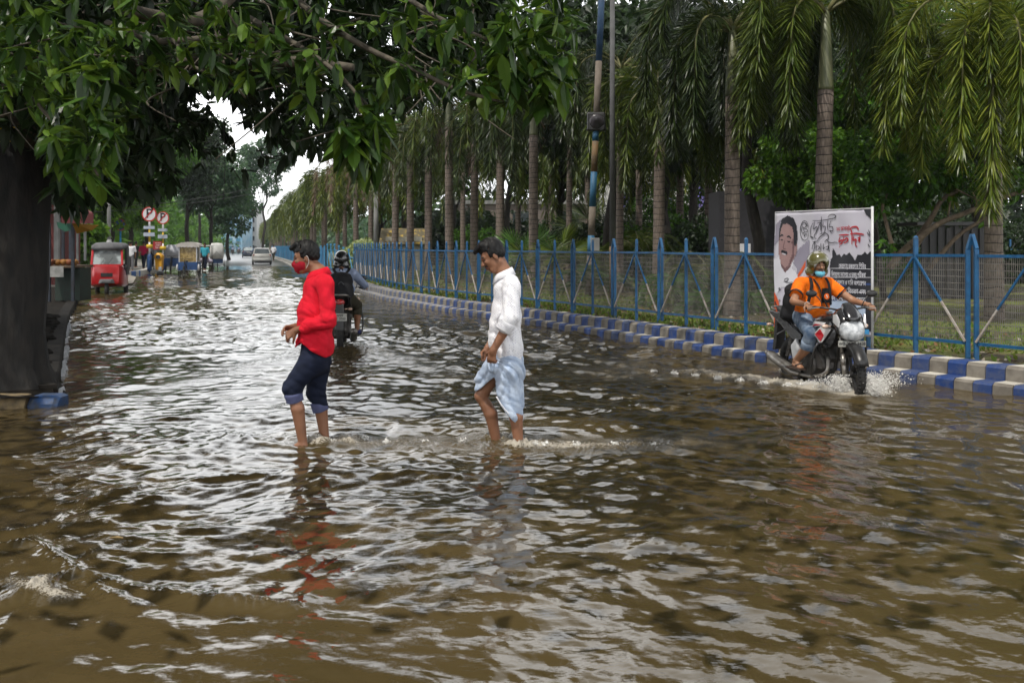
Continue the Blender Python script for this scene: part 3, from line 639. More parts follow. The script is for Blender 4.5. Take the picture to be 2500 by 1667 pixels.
LGd=leafmat('dark green leaves',[(.018,.05,.012),(.035,.08,.02),(.06,.11,.03)],.3,.45)
cycad(1655,22,.3,16,LG,'bright feather palm right of the tall crownshaft palm',1,1.6,hang=2.2)
cycad(1735,24,.6,14,LM,'pale arching feather palm behind the banner side palm',2,2.2,hang=2.0)
cycad(1560,30,1.2,16,LM,'tall clump of feather palm leaves beside the grey pole',3,2.4,hang=2.1)
cycad(1350,29,.5,14,LM,'fan palm with stiff spiky leaves left of the striped pole',4,1.7,'fan_palm',True)
cycad(1290,34,.4,14,LG,'fan palm behind the man in the white shirt',5,1.8,'fan_palm',True)
cycad(1845,20,.2,14,LG,'bright leafy plant between two posts left of the banner',6,1.0,hang=1.6)
cycad(1720,20,.1,12,LG,'low bright plant at the foot of the thick palm trunk',7,.9,hang=1.7)
cycad(1905,26,.3,14,LG,'green leafy plant seen at the banner left edge',8,1.3,hang=1.7)
cycad(1440,26,.2,10,LGd,'dark spiky plant at the foot of the striped pole',9,1.4,hang=1.2)
cycad(1128,39,.3,14,LG,'bright plant beside the pale ringed trunk',10,1.8,hang=2)
cycad(1460,42,1.5,14,LD,'dark fan palm deep in the park',12,2.4,'fan_palm',True)

# =============== broadleaf trees ===============
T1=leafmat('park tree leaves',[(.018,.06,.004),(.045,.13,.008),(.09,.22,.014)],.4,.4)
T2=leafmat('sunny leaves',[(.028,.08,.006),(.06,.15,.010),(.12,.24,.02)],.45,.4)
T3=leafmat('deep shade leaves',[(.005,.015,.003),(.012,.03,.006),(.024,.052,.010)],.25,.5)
T4=leafmat('blue green leaves',[(.02,.06,.025),(.04,.10,.035),(.07,.14,.05)],.35,.42)
def tr_px(px,Y,*a,**k): return (( px-CX)/F*Y,Y,.2)
# right hand park
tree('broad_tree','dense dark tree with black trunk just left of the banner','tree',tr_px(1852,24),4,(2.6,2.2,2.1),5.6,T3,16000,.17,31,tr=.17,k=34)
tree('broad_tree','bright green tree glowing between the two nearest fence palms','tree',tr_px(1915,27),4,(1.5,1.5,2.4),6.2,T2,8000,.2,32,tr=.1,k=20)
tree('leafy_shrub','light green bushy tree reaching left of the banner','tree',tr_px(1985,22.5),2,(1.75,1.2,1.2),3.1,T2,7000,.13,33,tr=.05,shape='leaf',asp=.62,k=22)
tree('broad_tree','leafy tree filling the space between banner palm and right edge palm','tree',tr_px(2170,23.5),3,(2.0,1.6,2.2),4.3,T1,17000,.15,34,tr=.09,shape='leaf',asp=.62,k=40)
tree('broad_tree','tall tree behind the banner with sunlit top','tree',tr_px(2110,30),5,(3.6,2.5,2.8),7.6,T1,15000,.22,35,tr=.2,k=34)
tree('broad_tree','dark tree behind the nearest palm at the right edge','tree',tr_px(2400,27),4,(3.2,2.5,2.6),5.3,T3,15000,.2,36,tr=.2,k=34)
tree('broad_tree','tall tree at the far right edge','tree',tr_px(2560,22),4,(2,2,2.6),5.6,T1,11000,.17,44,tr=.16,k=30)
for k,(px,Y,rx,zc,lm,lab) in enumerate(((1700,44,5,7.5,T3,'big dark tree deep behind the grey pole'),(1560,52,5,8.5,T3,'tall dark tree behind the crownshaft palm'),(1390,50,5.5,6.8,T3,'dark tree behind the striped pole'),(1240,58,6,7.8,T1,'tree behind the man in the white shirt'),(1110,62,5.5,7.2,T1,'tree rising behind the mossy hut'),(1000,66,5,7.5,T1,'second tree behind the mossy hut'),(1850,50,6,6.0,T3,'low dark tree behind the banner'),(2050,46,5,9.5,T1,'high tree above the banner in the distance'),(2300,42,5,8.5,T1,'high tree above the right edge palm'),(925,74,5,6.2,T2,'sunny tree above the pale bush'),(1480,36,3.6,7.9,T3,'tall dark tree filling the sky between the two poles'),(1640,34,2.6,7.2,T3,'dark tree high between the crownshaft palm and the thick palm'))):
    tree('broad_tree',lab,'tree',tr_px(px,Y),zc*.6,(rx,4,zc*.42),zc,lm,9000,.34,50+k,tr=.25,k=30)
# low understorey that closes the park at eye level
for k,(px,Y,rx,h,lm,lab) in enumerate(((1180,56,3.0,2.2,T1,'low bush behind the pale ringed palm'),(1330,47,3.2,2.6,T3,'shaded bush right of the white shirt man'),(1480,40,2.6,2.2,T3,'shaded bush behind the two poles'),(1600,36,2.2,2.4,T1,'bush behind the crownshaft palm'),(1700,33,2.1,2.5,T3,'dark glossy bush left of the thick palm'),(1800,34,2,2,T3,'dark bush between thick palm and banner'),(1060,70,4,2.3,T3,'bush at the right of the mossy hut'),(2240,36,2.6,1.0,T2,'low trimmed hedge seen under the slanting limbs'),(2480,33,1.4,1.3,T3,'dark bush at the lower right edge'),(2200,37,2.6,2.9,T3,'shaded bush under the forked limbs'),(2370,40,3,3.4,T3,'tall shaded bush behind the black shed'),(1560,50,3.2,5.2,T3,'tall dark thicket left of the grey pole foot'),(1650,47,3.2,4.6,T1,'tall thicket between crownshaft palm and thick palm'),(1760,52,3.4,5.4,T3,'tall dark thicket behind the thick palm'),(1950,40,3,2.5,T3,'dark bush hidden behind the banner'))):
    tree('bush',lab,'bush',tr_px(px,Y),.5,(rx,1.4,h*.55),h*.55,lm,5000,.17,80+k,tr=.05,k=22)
tree('bush','round pale variegated bush beside the concrete pole','bush',tr_px(880,47),.6,(1.25,1.1,.85),.85,leafmat('variegated leaves',[(.16,.22,.06),(.30,.36,.14),(.42,.46,.26)],.3,.45),6500,.15,95,tr=.05,k=26,asp=.6)
# leaning tree with forked bare limbs (right)
lt=thing('leaning_tree','low tree with long slanting bare limbs behind the fence right of the banner','tree',(*gr(2180,19)[:2],.25)); b0=np.array(lt.location)
bk=mat('warm limb bark',(.16,.12,.08),(.07,.05,.035),9,.85,.6); mb=MB()
for pts,r0,r1,Y in (([(2172,655),(2200,618),(2240,580),(2275,530),(2300,488),(2335,468),(2378,448)],.075,.03,19),([(2225,600),(2262,568),(2300,542),(2345,525),(2400,503),(2450,482),(2540,455)],.06,.035,18.7),([(2265,660),(2300,618),(2340,575),(2380,548),(2425,520)],.05,.03,18.8),([(2190,650),(2178,600),(2165,550),(2155,505),(2168,470)],.05,.025,19.2),([(2215,640),(2238,600),(2262,560),(2290,500)],.06,.04,19.1),([(2315,530),(2318,505),(2322,490)],.018,.012,18.7),([(2385,505),(2382,485),(2375,470)],.015,.01,18.7),([(2335,462),(2370,480),(2405,497)],.012,.008,18.5)):
    Q=smooth([P(x,y,Y) for x,y in pts],4)-b0; mb.tube(Q,np.linspace(r0,r1,len(Q)),8)
mb.build('limbs',bk,lt,True); mb=MB(); Q=smooth([P(x,y,20) for x,y in [(2262,410),(2272,380),(2285,345),(2300,290)]],4)-b0; mb.tube(Q,np.linspace(.03,.018,len(Q)),8); mb.build('high_limb',bk,lt,True); gl=np.random.default_rng(8); C=[P(px,py,Y)-b0 for px,py,Y in ((2120,420,19.5),(2180,440,19.5),(2240,430,19),(2300,420,19),(2110,360,19.8),(2190,370,20),(2360,430,19),(2400,470,19),(2290,470,19.2),(2230,480,19.4),(2150,500,19.4),(2160,600,19),(2250,345,19.5),(2140,470,19.4),(2460,440,19),(2420,545,18.8))]
V,Q=crown(C,[.42,.42,.45,.4,.45,.4,.35,.25,.3,.3,.25,.12,.4,.3,.4,.14],4200,.12,gl,'leaf',.85,.6); npmesh('foliage',V,Q,T1,lt)

# =============== the overhanging tree on the left ===============
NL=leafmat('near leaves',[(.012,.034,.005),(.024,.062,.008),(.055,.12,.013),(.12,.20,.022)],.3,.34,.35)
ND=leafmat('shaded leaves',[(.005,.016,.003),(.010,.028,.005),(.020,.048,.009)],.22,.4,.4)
near_t=thing('overhanging_tree','huge dark tree at the left edge whose leafy branches arch over the flooded road','tree',(-5.35,10.4,.05)); nb=np.array(near_t.location)
bark2=mat('black wet bark',(.018,.015,.012),(.003,.0028,.0025),11,.85,1.0,bscale=16,sx=(1,1,.3)); g=np.random.default_rng(44)
def ringtrunk(mb,pts,rads,n=26,buttress=.25):
    rings=[]
    for q,(p,r) in enumerate(zip(pts,rads)):
        e=max(0,1-q/3.)*buttress; rings.append([(p[0]+math.cos(a)*r*(1+e*math.sin(5*a+1)**2+.05*math.sin(9*a+q*.5)+.03*math.sin(17*a-q)),p[1]+math.sin(a)*r*(1+e*math.sin(5*a+1)**2+.05*math.sin(9*a+q*.5)+.03*math.sin(17*a-q)),p[2]) for a in np.linspace(0,2*math.pi,n,endpoint=False)])
    mb.loft(rings)
mb=MB(); ringtrunk(mb,[(-.05,0,-.15),(0,0,.05),(.02,0,.25),(.05,0,.6),(.1,0,1.1),(.08,.05,1.7),(.05,.1,2.3),(.0,.1,3.1),(-.05,.2,4.2),(-.1,.3,6)],[.60,.50,.43,.38,.37,.37,.39,.38,.33,.26]); mb.build('trunk',bark2,near_t,True)
mb=MB()
for k in range(15):
    a=g.uniform(-2.4,.6); r=g.uniform(.25,.55); pts=[(math.cos(a)*.3,math.sin(a)*.3,.25),(math.cos(a+.1)*.6*r,math.sin(a+.1)*.6*r,.1),(math.cos(a+.25)*1.0*r,math.sin(a+.25)*.85*r,.02),(math.cos(a+.3)*1.3*r,math.sin(a+.3)*.95*r,-.08)]
    mb.tube(smooth(pts,4),np.linspace(.09,.03,13)*g.uniform(.6,1.2),7)
mb.build('roots',bark2,near_t,True)
mb=MB(); brn=[]
def br(pts,r0,r1):
    Q=smooth([P(x,y,Y) for x,y,Y in pts],5)-nb; brn.append(Q+nb); mb.tube(Q,np.linspace(r0,r1,len(Q)),9)
br([(60,300,10.4),(180,190,10.2),(290,165,9.8),(420,150,9.2),(560,155,8.6),(700,150,8),(860,165,7.6)],.13,.03)
br([(60,330,10.4),(30,150,9),(-60,20,8)],.2,.1); br([(110,60,10.5),(250,40,11),(420,20,12),(560,30,13)],.16,.09)
br([(300,165,10.5),(500,158,10.8),(760,175,11),(960,158,11.2),(1130,165,11.4),(1270,190,11.6)],.07,.035)
br([(560,-10,6.5),(520,30,6.4),(470,50,6.2),(380,40,6),(300,20,5.8)],.05,.035); br([(700,-20,5.6),(800,60,5.4),(900,120,5.3),(1010,170,5.2),(1120,220,5.1),(1230,250,5)],.02,.008)
br([(600,40,6),(700,95,5.7),(800,160,5.5),(870,230,5.4),(900,300,5.3)],.018,.007); br([(1000,0,5.8),(1100,60,5.6),(1220,110,5.4),(1330,170,5.3)],.016,.006)
br([(60,180,5.4),(90,250,5.3),(160,330,5.2),(210,380,5.1),(240,430,5.1)],.012,.006); br([(420,90,6),(470,160,5.9),(560,200,5.8),(600,240,5.8)],.012,.006); br([(260,60,6.2),(400,100,6.1),(560,90,6),(680,110,5.8)],.03,.012)
br([(250,-60,14),(265,100,14.2),(270,260,14.3),(285,420,14.4)],.20,.15)
for k in range(60):
    px,py,Y=g.uniform(0,1250),g.uniform(-60,260),g.uniform(5,9); br([(px,py,Y),(px+g.normal()*50,py+40,Y),(px+g.normal()*110,py+g.uniform(50,140),Y-.2)],.007,.004)
mb.build('branches',mat('branch bark',(.10,.085,.06),(.04,.033,.025),15,.85,.4),near_t,True)
GAP=[(455,232),(500,215),(560,208),(600,250),(600,292),(650,330),(705,345),(690,425),(600,400),(545,372),(500,350),(485,318),(520,290)]
def inpoly(x,y,poly):
    r=np.zeros(x.shape,bool); n=len(poly)
    for i_ in range(n):
        (x1,y1),(x2,y2)=poly[i_],poly[(i_+1)%n]; c=((y1>y)!=(y2>y))&(x<(x2-x1)*(y-y1)/(y2-y1+1e-9)+x1); r^=c
    return r
low_f=lambda x:np.interp(x,[-400,0,60,150,230,300,380,460,700,760,860,925,960,1050,1150,1250,1330,1385,1410],[240,240,250,330,440,330,200,190,200,290,390,400,250,195,230,262,240,225,-20])
low_b=lambda x:np.interp(x,[-400,100,140,300,400,455,520,640,700,780,860,950,1050,1180,1250],[260,260,460,420,400,355,345,390,385,360,330,290,240,180,-20])
def suncl(pos):
    """keep a clearing open where the photograph's sun reaches the two walkers"""
    keep=np.ones(len(pos),bool)
    for c,r_ in (((-1.5,7.9,1.0),.85),((-.02,7.9,1.0),.85),((-.8,7.9,.2),.8)):
        v_=pos-np.array(c); t_=v_@np.array(SD); dd=np.linalg.norm(v_-t_[:,None]*np.array(SD),axis=1); keep&=~((dd<r_)&(t_>0))
    return keep
def whorls(n,g,ymin,ymax,low,pxr,pyr,size,per=6,power=1.0,gapk=True):
    px=g.uniform(*pxr,n*3); Y=g.uniform(ymin,ymax,n*3); lo=low(px); py=pyr+(lo-pyr)*g.uniform(0,1,n*3)**power
    ok=py<lo
    if gapk: ok&=~(inpoly(px,py,GAP))
    px,py,Y=px[ok][:n],py[ok][:n],Y[ok][:n]; c=np.stack([(px-CX)/F*Y,Y,H-(py-HY)/F*Y],1); c=c[suncl(c)]; m=len(c)
    tip=unit(np.c_[g.normal(size=(m,2))*.8+np.array((.25,-.1)),-.35+g.normal(size=m)*.3]); _=0
    pos=np.repeat(c,per,0); tp=np.repeat(tip,per,0); k=len(pos); rd=rdir(k,g); rd=unit(rd-tp*np.sum(rd*tp,1,keepdims=True))
    d=unit(rd+tp*g.uniform(.2,.9,(k,1))+np.array((0,0,-.35))); L_=size*g.uniform(.45,1.3,k); s_=np.cross(d,np.array((0,0,1.)))+rdir(k,g)*.35
    return pos+tp*g.uniform(-.04,.03,(k,1)),d,s_,L_
def leafset(args,name,m,shape,asp=.42,drp=.22):
    A=[]
    for a in args:
        pos,d,s_,L_=whorls(*a); A.append(blades(pos-nb,d,s_,L_,L_*asp,drp,shape))
    V,Q=merge(A); return npmesh(name,V,Q,m,near_t,shape=='leaf' and False)
g=np.random.default_rng(5)
top=lambda y0,z:0
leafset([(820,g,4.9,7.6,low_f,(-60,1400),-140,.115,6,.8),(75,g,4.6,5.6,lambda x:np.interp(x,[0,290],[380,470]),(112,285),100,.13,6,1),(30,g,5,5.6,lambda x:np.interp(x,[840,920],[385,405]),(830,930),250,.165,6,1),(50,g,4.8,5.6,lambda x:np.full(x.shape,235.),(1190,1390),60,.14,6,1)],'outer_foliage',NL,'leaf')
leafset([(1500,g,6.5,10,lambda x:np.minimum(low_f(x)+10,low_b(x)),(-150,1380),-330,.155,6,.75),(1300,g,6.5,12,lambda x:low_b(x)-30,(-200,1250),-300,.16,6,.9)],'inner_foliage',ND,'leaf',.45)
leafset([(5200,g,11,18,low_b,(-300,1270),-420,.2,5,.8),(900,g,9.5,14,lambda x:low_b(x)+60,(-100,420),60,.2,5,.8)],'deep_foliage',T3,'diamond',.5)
# lobes that spill into the bright gap
leafset([(45,g,12,14,lambda x:np.full(x.shape,420.),(470,700),210,.17,4,1,False)],'gap_sprays',T3,'leaf',.5)
# the part of the crown above the picture, which shades the street
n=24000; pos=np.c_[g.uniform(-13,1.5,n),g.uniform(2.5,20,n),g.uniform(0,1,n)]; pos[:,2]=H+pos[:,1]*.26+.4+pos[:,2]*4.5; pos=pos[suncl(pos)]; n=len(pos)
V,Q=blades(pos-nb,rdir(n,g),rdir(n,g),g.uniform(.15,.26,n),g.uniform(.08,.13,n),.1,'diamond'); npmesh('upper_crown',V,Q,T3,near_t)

# left background trees along the far pavement
for k,(px,Y,rx,ry,rz,zc,lm,n,lab) in enumerate(((250,60,3.4,3,3.6,5.2,T2,10000,'bright leafy tree behind the red rickshaw'),(110,50,4,3,4,6.5,T3,9000,'dark tree above the fruit stall'),(180,44,1.8,1.5,1.3,1.5,T2,5000,'sunlit bush left of the red rickshaw'),(365,70,4.2,3.5,5,8.0,T1,14000,'tall tree behind the two no parking signs'),(450,84,4.6,4,5.6,9.2,T3,14000,'big dark tree above the rickshaws'),(520,96,4.2,4,4.6,7.6,T4,11000,'blue green tree overhanging the road far away'),(560,112,3.6,3,4.0,6.0,T4,8000,'farther tree where the road narrows'),(640,150,5.5,3,4.8,13.5,T4,7000,'open light tree seen in the bright gap'),(318,68,1.8,2,2.4,4.6,T2,6000,'yellow green tree left of the taller no parking sign'),(490,125,5,4,6,11,T4,9000,'hazy tall tree far down the left side'),(60,36,3,2,3.5,6,T3,8000,'shadowed tree at the left edge behind the stall'))):
    tree('street_tree' if zc>2 else 'bush',lab,'tree' if zc>2 else 'bush',tr_px(px,Y),zc*.55,(rx,ry,rz),zc,lm,n,.2+Y*.0016,120+k,tr=.22 if zc>2 else .05,k=34,rc=(.2,.36))
# =============== continuous bodies from distance fields ===============
class SDF:
    def __init__(s,lo,hi,h):
        s.lo=np.array(lo,float); s.h=h; s.n=np.ceil((np.array(hi)-s.lo)/h).astype(int)+1
        s.D=np.full(s.n,.35,np.float32); s.ax=[s.lo[k]+h*np.arange(s.n[k]) for k in range(3)]
    def _sub(s,lo,hi):
        i0=np.clip(((np.array(lo)-s.lo)/s.h).astype(int)-1,0,s.n-1); i1=np.clip(((np.array(hi)-s.lo)/s.h).astype(int)+2,1,s.n)
        if np.any(i1<=i0): return None,None
        sl=tuple(slice(a,b) for a,b in zip(i0,i1)); g_=np.stack(np.meshgrid(*[s.ax[k][sl[k]] for k in range(3)],indexing='ij'),-1)
        return sl,g_
    def _mix(s,sl,d,k,op='u'):
        a=s.D[sl]
        if op=='u':
            hh=np.clip(.5+.5*(a-d)/k,0,1); s.D[sl]=a*(1-hh)+d*hh-k*hh*(1-hh)
        elif op=='c': s.D[sl]=np.maximum(a,-d)      # cut away
    def cone(s,a,b,ra,rb,k=.02,op='u',w=None,st=1.0):
        a=np.array(a,float);b=np.array(b,float); m=max(ra,rb)*max(1,st)+k*2+s.h*3
        sl,g_=s._sub(np.minimum(a,b)-m,np.maximum(a,b)+m)
        if sl is None: return s
        if w is not None:
            w=unit(np.array(w,float)[None])[0]; c=(a+b)/2; q=g_-c; g_=g_-(1-1/st)*(q@w)[...,None]*w
            fa=lambda v: v-(1-1/st)*np.dot(v-c,w)*w; a,b=fa(a),fa(b)
        ba=b-a; l2=max(ba@ba,1e-9); t_=np.clip(((g_-a)@ba)/l2,0,1); d=np.linalg.norm(g_-a-t_[...,None]*ba,axis=-1)-(ra+(rb-ra)*t_)
        s._mix(sl,d,k,op); return s
    def ell(s,c,r,rot=None,k=.02,op='u'):
        c=np.array(c,float); r=np.array(r,float); m=max(r)+k*2+s.h*3; sl,g_=s._sub(c-m,c+m)
        if sl is None: return s
        q=g_-c
        if rot is not None: q=q@np.array(rot)
        k0=np.linalg.norm(q/r,axis=-1); k1=np.linalg.norm(q/r**2,axis=-1)+1e-9; d=k0*(k0-1)/k1
        s._mix(sl,d,k,op); return s
    def grid(s): return np.stack(np.meshgrid(*s.ax,indexing='ij'),-1)
    def cut(s,fn): g_=s.grid(); s.D=np.maximum(s.D,fn(g_).astype(np.float32)); return s
    def disp(s,fn,band=.04):
        g_=s.grid(); m=np.abs(s.D)<band; s.D[m]+=fn(g_[m]); return s
    def mesh(s,name,mats,parent,mfn=None,sm=1):
        D=s.D; D=np.pad(D,1,constant_values=.3); n=D.shape; ins=D<0
        V=[];cid=-np.ones([k-1 for k in n],np.int32); c=np.zeros(cid.shape,np.int8)
        offs_=[(i,j,k) for i in (0,1) for j in (0,1) for k in (0,1)]
        for o in offs_: c+=ins[o[0]:n[0]-1+o[0],o[1]:n[1]-1+o[1],o[2]:n[2]-1+o[2]]
        act=(c>0)&(c<8); I=np.argwhere(act); cid[act]=np.arange(len(I)); acc=np.zeros((len(I),3)); cnt=np.zeros(len(I))
        for a in offs_:
            for ax in range(3):
                if a[ax]: continue
                b=list(a); b[ax]=1; da=D[tuple((I+a).T)]; db=D[tuple((I+b).T)]; x=(da<0)!=(db<0); t_=np.where(x,da/(da-db+1e-12),0)
                p=np.tile(np.array(a,float),(len(I),1)); p[:,ax]+=t_; acc[x]+=p[x]; cnt[x]+=1
        V=(I+acc/np.maximum(cnt,1)[:,None]-1)*s.h+s.lo; Q=[]
        for ax in range(3):
            sa=[slice(0,m) for m in n]; sb=[slice(0,m) for m in n]; sa[ax]=slice(0,n[ax]-1); sb[ax]=slice(1,n[ax])
            A=ins[tuple(sa)]; B=ins[tuple(sb)]; E_=np.argwhere(A!=B); u,v=(ax+1)%3,(ax+2)%3
            E_=E_[(E_[:,u]>0)&(E_[:,v]>0)&(E_[:,u]<n[u]-1)&(E_[:,v]<n[v]-1)]
            du=np.zeros(3,int);du[u]=1;dv=np.zeros(3,int);dv[v]=1
            q=np.stack([cid[tuple((E_-du-dv).T)],cid[tuple((E_-dv).T)],cid[tuple(E_.T)],cid[tuple((E_-du).T)]],1)
            f=A[tuple(E_.T)]; q[~f]=q[~f][:,::-1]; Q.append(q)
        Q=np.concatenate(Q)
        for _ in range(sm):   # one light smoothing pass
            acc=np.zeros_like(V); cn=np.zeros(len(V))
            for a,b in ((0,1),(1,2),(2,3),(3,0)):
                np.add.at(acc,Q[:,a],V[Q[:,b]]); np.add.at(cn,Q[:,a],1)
            V=V*.5+.5*acc/np.maximum(cn,1)[:,None]
        mi=None
        if mfn is not None: mi=mfn(V[Q].mean(1))
        return npmesh(name,V,[Q],mats,parent,True,mi)
SKIN=mat('brown skin',(.25,.115,.062),(.20,.088,.046),9,.5,.12,bscale=60); SKIN2=mat('lighter brown skin',(.34,.175,.10),(.27,.13,.07),9,.5,.12,bscale=60)
HAIRM=mat('black hair',(.007,.006,.006),(.003,.003,.003),40,.5,.5,bscale=70,sx=(1,1,.3),spec=.3); DARK=mat('dark brows and lashes',(.015,.010,.008)); LIP=mat('lips',(.20,.075,.06),(.16,.06,.05),20,.5); EYEW=mat('eye white',(.55,.52,.48))
def basis(f,u=(0,0,1)):
    f=unit(np.array(f,float)[None])[0]; s_=unit(np.cross(u,f)[None])[0]; return f,s_,np.cross(f,s_)   # forward, left, up
def head(S,c,f,u=(0,0,1),k=.012,scale=1.0,neck=None):
    """a head with a face, as part of the body's one surface; returns its frame"""
    f,l,up=basis(f,u); R_=np.stack([f,l,up],1); q=lambda a,b,d: np.array(c)+(f*a+l*b+up*d)*scale; z=scale
    S.ell(q(-.012,0,.035),(.094*z,.074*z,.086*z),R_,.01); S.ell(q(.022,0,-.03),(.066*z,.060*z,.086*z),R_,.02); S.cone(q(.05,.022,-.098),q(.05,-.022,-.098),.022*z,.022*z,.02)
    S.cone(q(-.02,.048,-.06),q(.045,.022,-.092),.02*z,.02*z,.02); S.cone(q(-.02,-.048,-.06),q(.045,-.022,-.092),.02*z,.02*z,.02)
    S.cone(q(.072,.035,.022),q(.078,-.0,.018),.014*z,.012*z,.014); S.cone(q(.072,-.035,.022),q(.078,0,.018),.014*z,.012*z,.014)
    S.cone(q(.084,0,.008),q(.106,0,-.028),.008*z,.012*z,.008); S.cone(q(.092,.010,-.032),q(.092,-.010,-.032),.008*z,.008*z,.006)
    for sg in (1,-1): S.ell(q(.066,sg*.034,-.018),(.022*z,.02*z,.018*z),R_,.012); S.ell(q(-.008,sg*.073,-.012),(.018*z,.008*z,.031*z),R_,.006); S.ell(q(.070,sg*.031,.004),(.010*z,.012*z,.009*z),R_,.003)
    S.cone(q(.082,.016,-.058),q(.088,0,-.055),.008*z,.009*z,.006); S.cone(q(.082,-.016,-.058),q(.088,0,-.055),.008*z,.009*z,.006); S.cone(q(.080,.013,-.070),q(.080,-.013,-.070),.009*z,.009*z,.006)
    if neck is not None: S.cone(q(-.025,0,-.055),neck,.056*z,.062*z,.02)
    return q,R_
def facemats(q,R_,c,moust=True,sc_=1.0,beard=False):
    """material index per face: 0 skin, 1 dark hair of brows, moustache and lashes, 2 lips"""
    def fn(Pf):
        L_=((Pf-np.array(c))@R_)/sc_; f,l,u=L_[:,0],np.abs(L_[:,1]),L_[:,2]; m=np.zeros(len(Pf),np.int32)
        on=(f>.045)&(f<.14)&(l<.06)&(np.abs(u)<.13)
        m[on&(f>.055)&(np.abs(u-(.027-.12*(l-.03)**1*.3))<.0062)&(l>.014)&(l<.048)]=1
        m[on&(np.abs(u-.001)<.0045)&(l>.018)&(l<.045)]=1
        if moust: m[on&(u<-.038)&(u>-.056)&(l<.032)]=1
        if beard: m[(f>.0)&(u<-.075)&(u>-.12)&(l<.065)&(((u+.083)<0)|(l>.03))&(f<.12)]=1
        m[on&(u<-.054)&(u>-.075)&(l<.024)&(f>.07)]=2
        return m
    return fn
def hand(S,w_,d,pn,curl=.5,th=1,sc_=1.0,spread=.12,grip=0):
    """palm, four jointed fingers of different lengths and a thumb from the side; d wrist-to-knuckles, pn palm normal (towards the palm side)"""
    d=unit(np.array(d,float)[None])[0]; pn=np.array(pn,float); pn=unit((pn-d*np.dot(pn,d))[None])[0]; s_=np.cross(d,pn)*th   # s_: thumb side
    w_=np.array(w_,float); z=sc_; S.cone(w_,w_+d*.03*z,.027*z,.026*z,.012,w=s_,st=1.15)
    for k,o in enumerate((.030,.010,-.010,-.029)): S.cone(w_+d*.02*z+s_*o*.5*z,w_+d*.088*z+s_*o*z,.016*z,.0125*z,.008)
    for k,(o,L_) in enumerate(((.031,.076),(.010,.085),(-.011,.079),(-.031,.062))):
        p=w_+d*.088*z+s_*o*z; a=0; dd=d+s_*o*spread*8
        for j,fr in enumerate((.45,.3,.25)):
            a+=curl*(.9,1.15,.75)[j]*(1+.09*(k-1.5)); v=unit((dd*math.cos(a)+pn*math.sin(a))[None])[0]; e=p+v*L_*fr*z; S.cone(p,e,(.0098,.009,.0082)[j]*z,(.009,.0082,.007)[j]*z,.003); p=e
    p=w_+d*.025*z+s_*.026*z; v=unit((d*.75+s_*.75+pn*.45)[None])[0]; e=p+v*.042*z; S.cone(p,e,.0145*z,.0115*z,.006); v2=unit((d*.9+s_*.1+pn*(.5+curl*.5))[None])[0]; e2=e+v2*.03*z; S.cone(e,e2,.0115*z,.0098*z,.004); S.cone(e2,e2+unit((v2+pn*curl*.5)[None])[0]*.024*z,.0098*z,.008*z,.003)
def fan(c,n,amp,grow,seed=0,mask=None):
    """creases that radiate from a gathered point"""
    c=np.array(c,float)
    def fn(p):
        q=p-c; r=np.linalg.norm(q,axis=1)+1e-6; a=np.arctan2(q[:,2],q[:,0])+.35*np.sin(q[:,1]*9+seed)+.10*np.sin(r*17+seed)
        v=1-2*np.abs(np.sin(a*n+.8*np.sin(a*2.3+seed)))**.75; v2=1-2*np.abs(np.sin(a*n*1.9+1+r*6))**.8
        o=(v+.45*v2*np.clip(r*3,0,1))*amp*np.clip(r/grow,.15,1)
        return o*(mask(p) if mask is not None else 1)
    return fn
def foot(S,ank,d,sc_=1.0,k=.012,pitch=-.05):
    d=np.array(d,float); d=unit(d[None])[0]; l=np.cross((0,0,1),d); a=np.array(ank,float); z=sc_; dn=np.array((0,0,-1.))
    S.cone(a,a+dn*.045*z-d*.02*z,.034*z,.032*z,k); S.cone(a+dn*.05*z-d*.02*z,a+dn*.055*z+d*.12*z,.03*z,.026*z,k,w=l,st=1.25); S.cone(a+d*.01*z,a+dn*.045*z+d*.11*z,.033*z,.022*z,k)
    for j,o in enumerate((-.028,-.012,.003,.017,.03)): S.cone(a+dn*.058*z+d*.12*z+l*o*z,a+dn*.062*z+d*(.165-.010*abs(j-1))*z+l*o*1.15*z,.013*z if j else .015*z,.009*z,.003)
def folds(seed,amp,freq,dirs,sharp=1.5,mask=None):
    g=np.random.default_rng(seed); W=[(np.array(d,float)/np.linalg.norm(d)*freq*g.uniform(.75,1.3),g.uniform(0,6.28),g.normal(size=3)*freq*.16) for d in dirs for _ in range(2)]
    def fn(p):
        out=np.zeros(len(p))
        for k,ph,wk in W:
            v=np.sin(p@k*.5+ph+1.2*np.sin(p@wk+ph)); v=1-2*np.abs(v)**(1/sharp); out+=v*(.5+.5*np.sin(p@(wk*.6)+2*ph))
        out*=amp/len(W)**.5
        return out*(mask(p) if mask is not None else 1)
    return fn
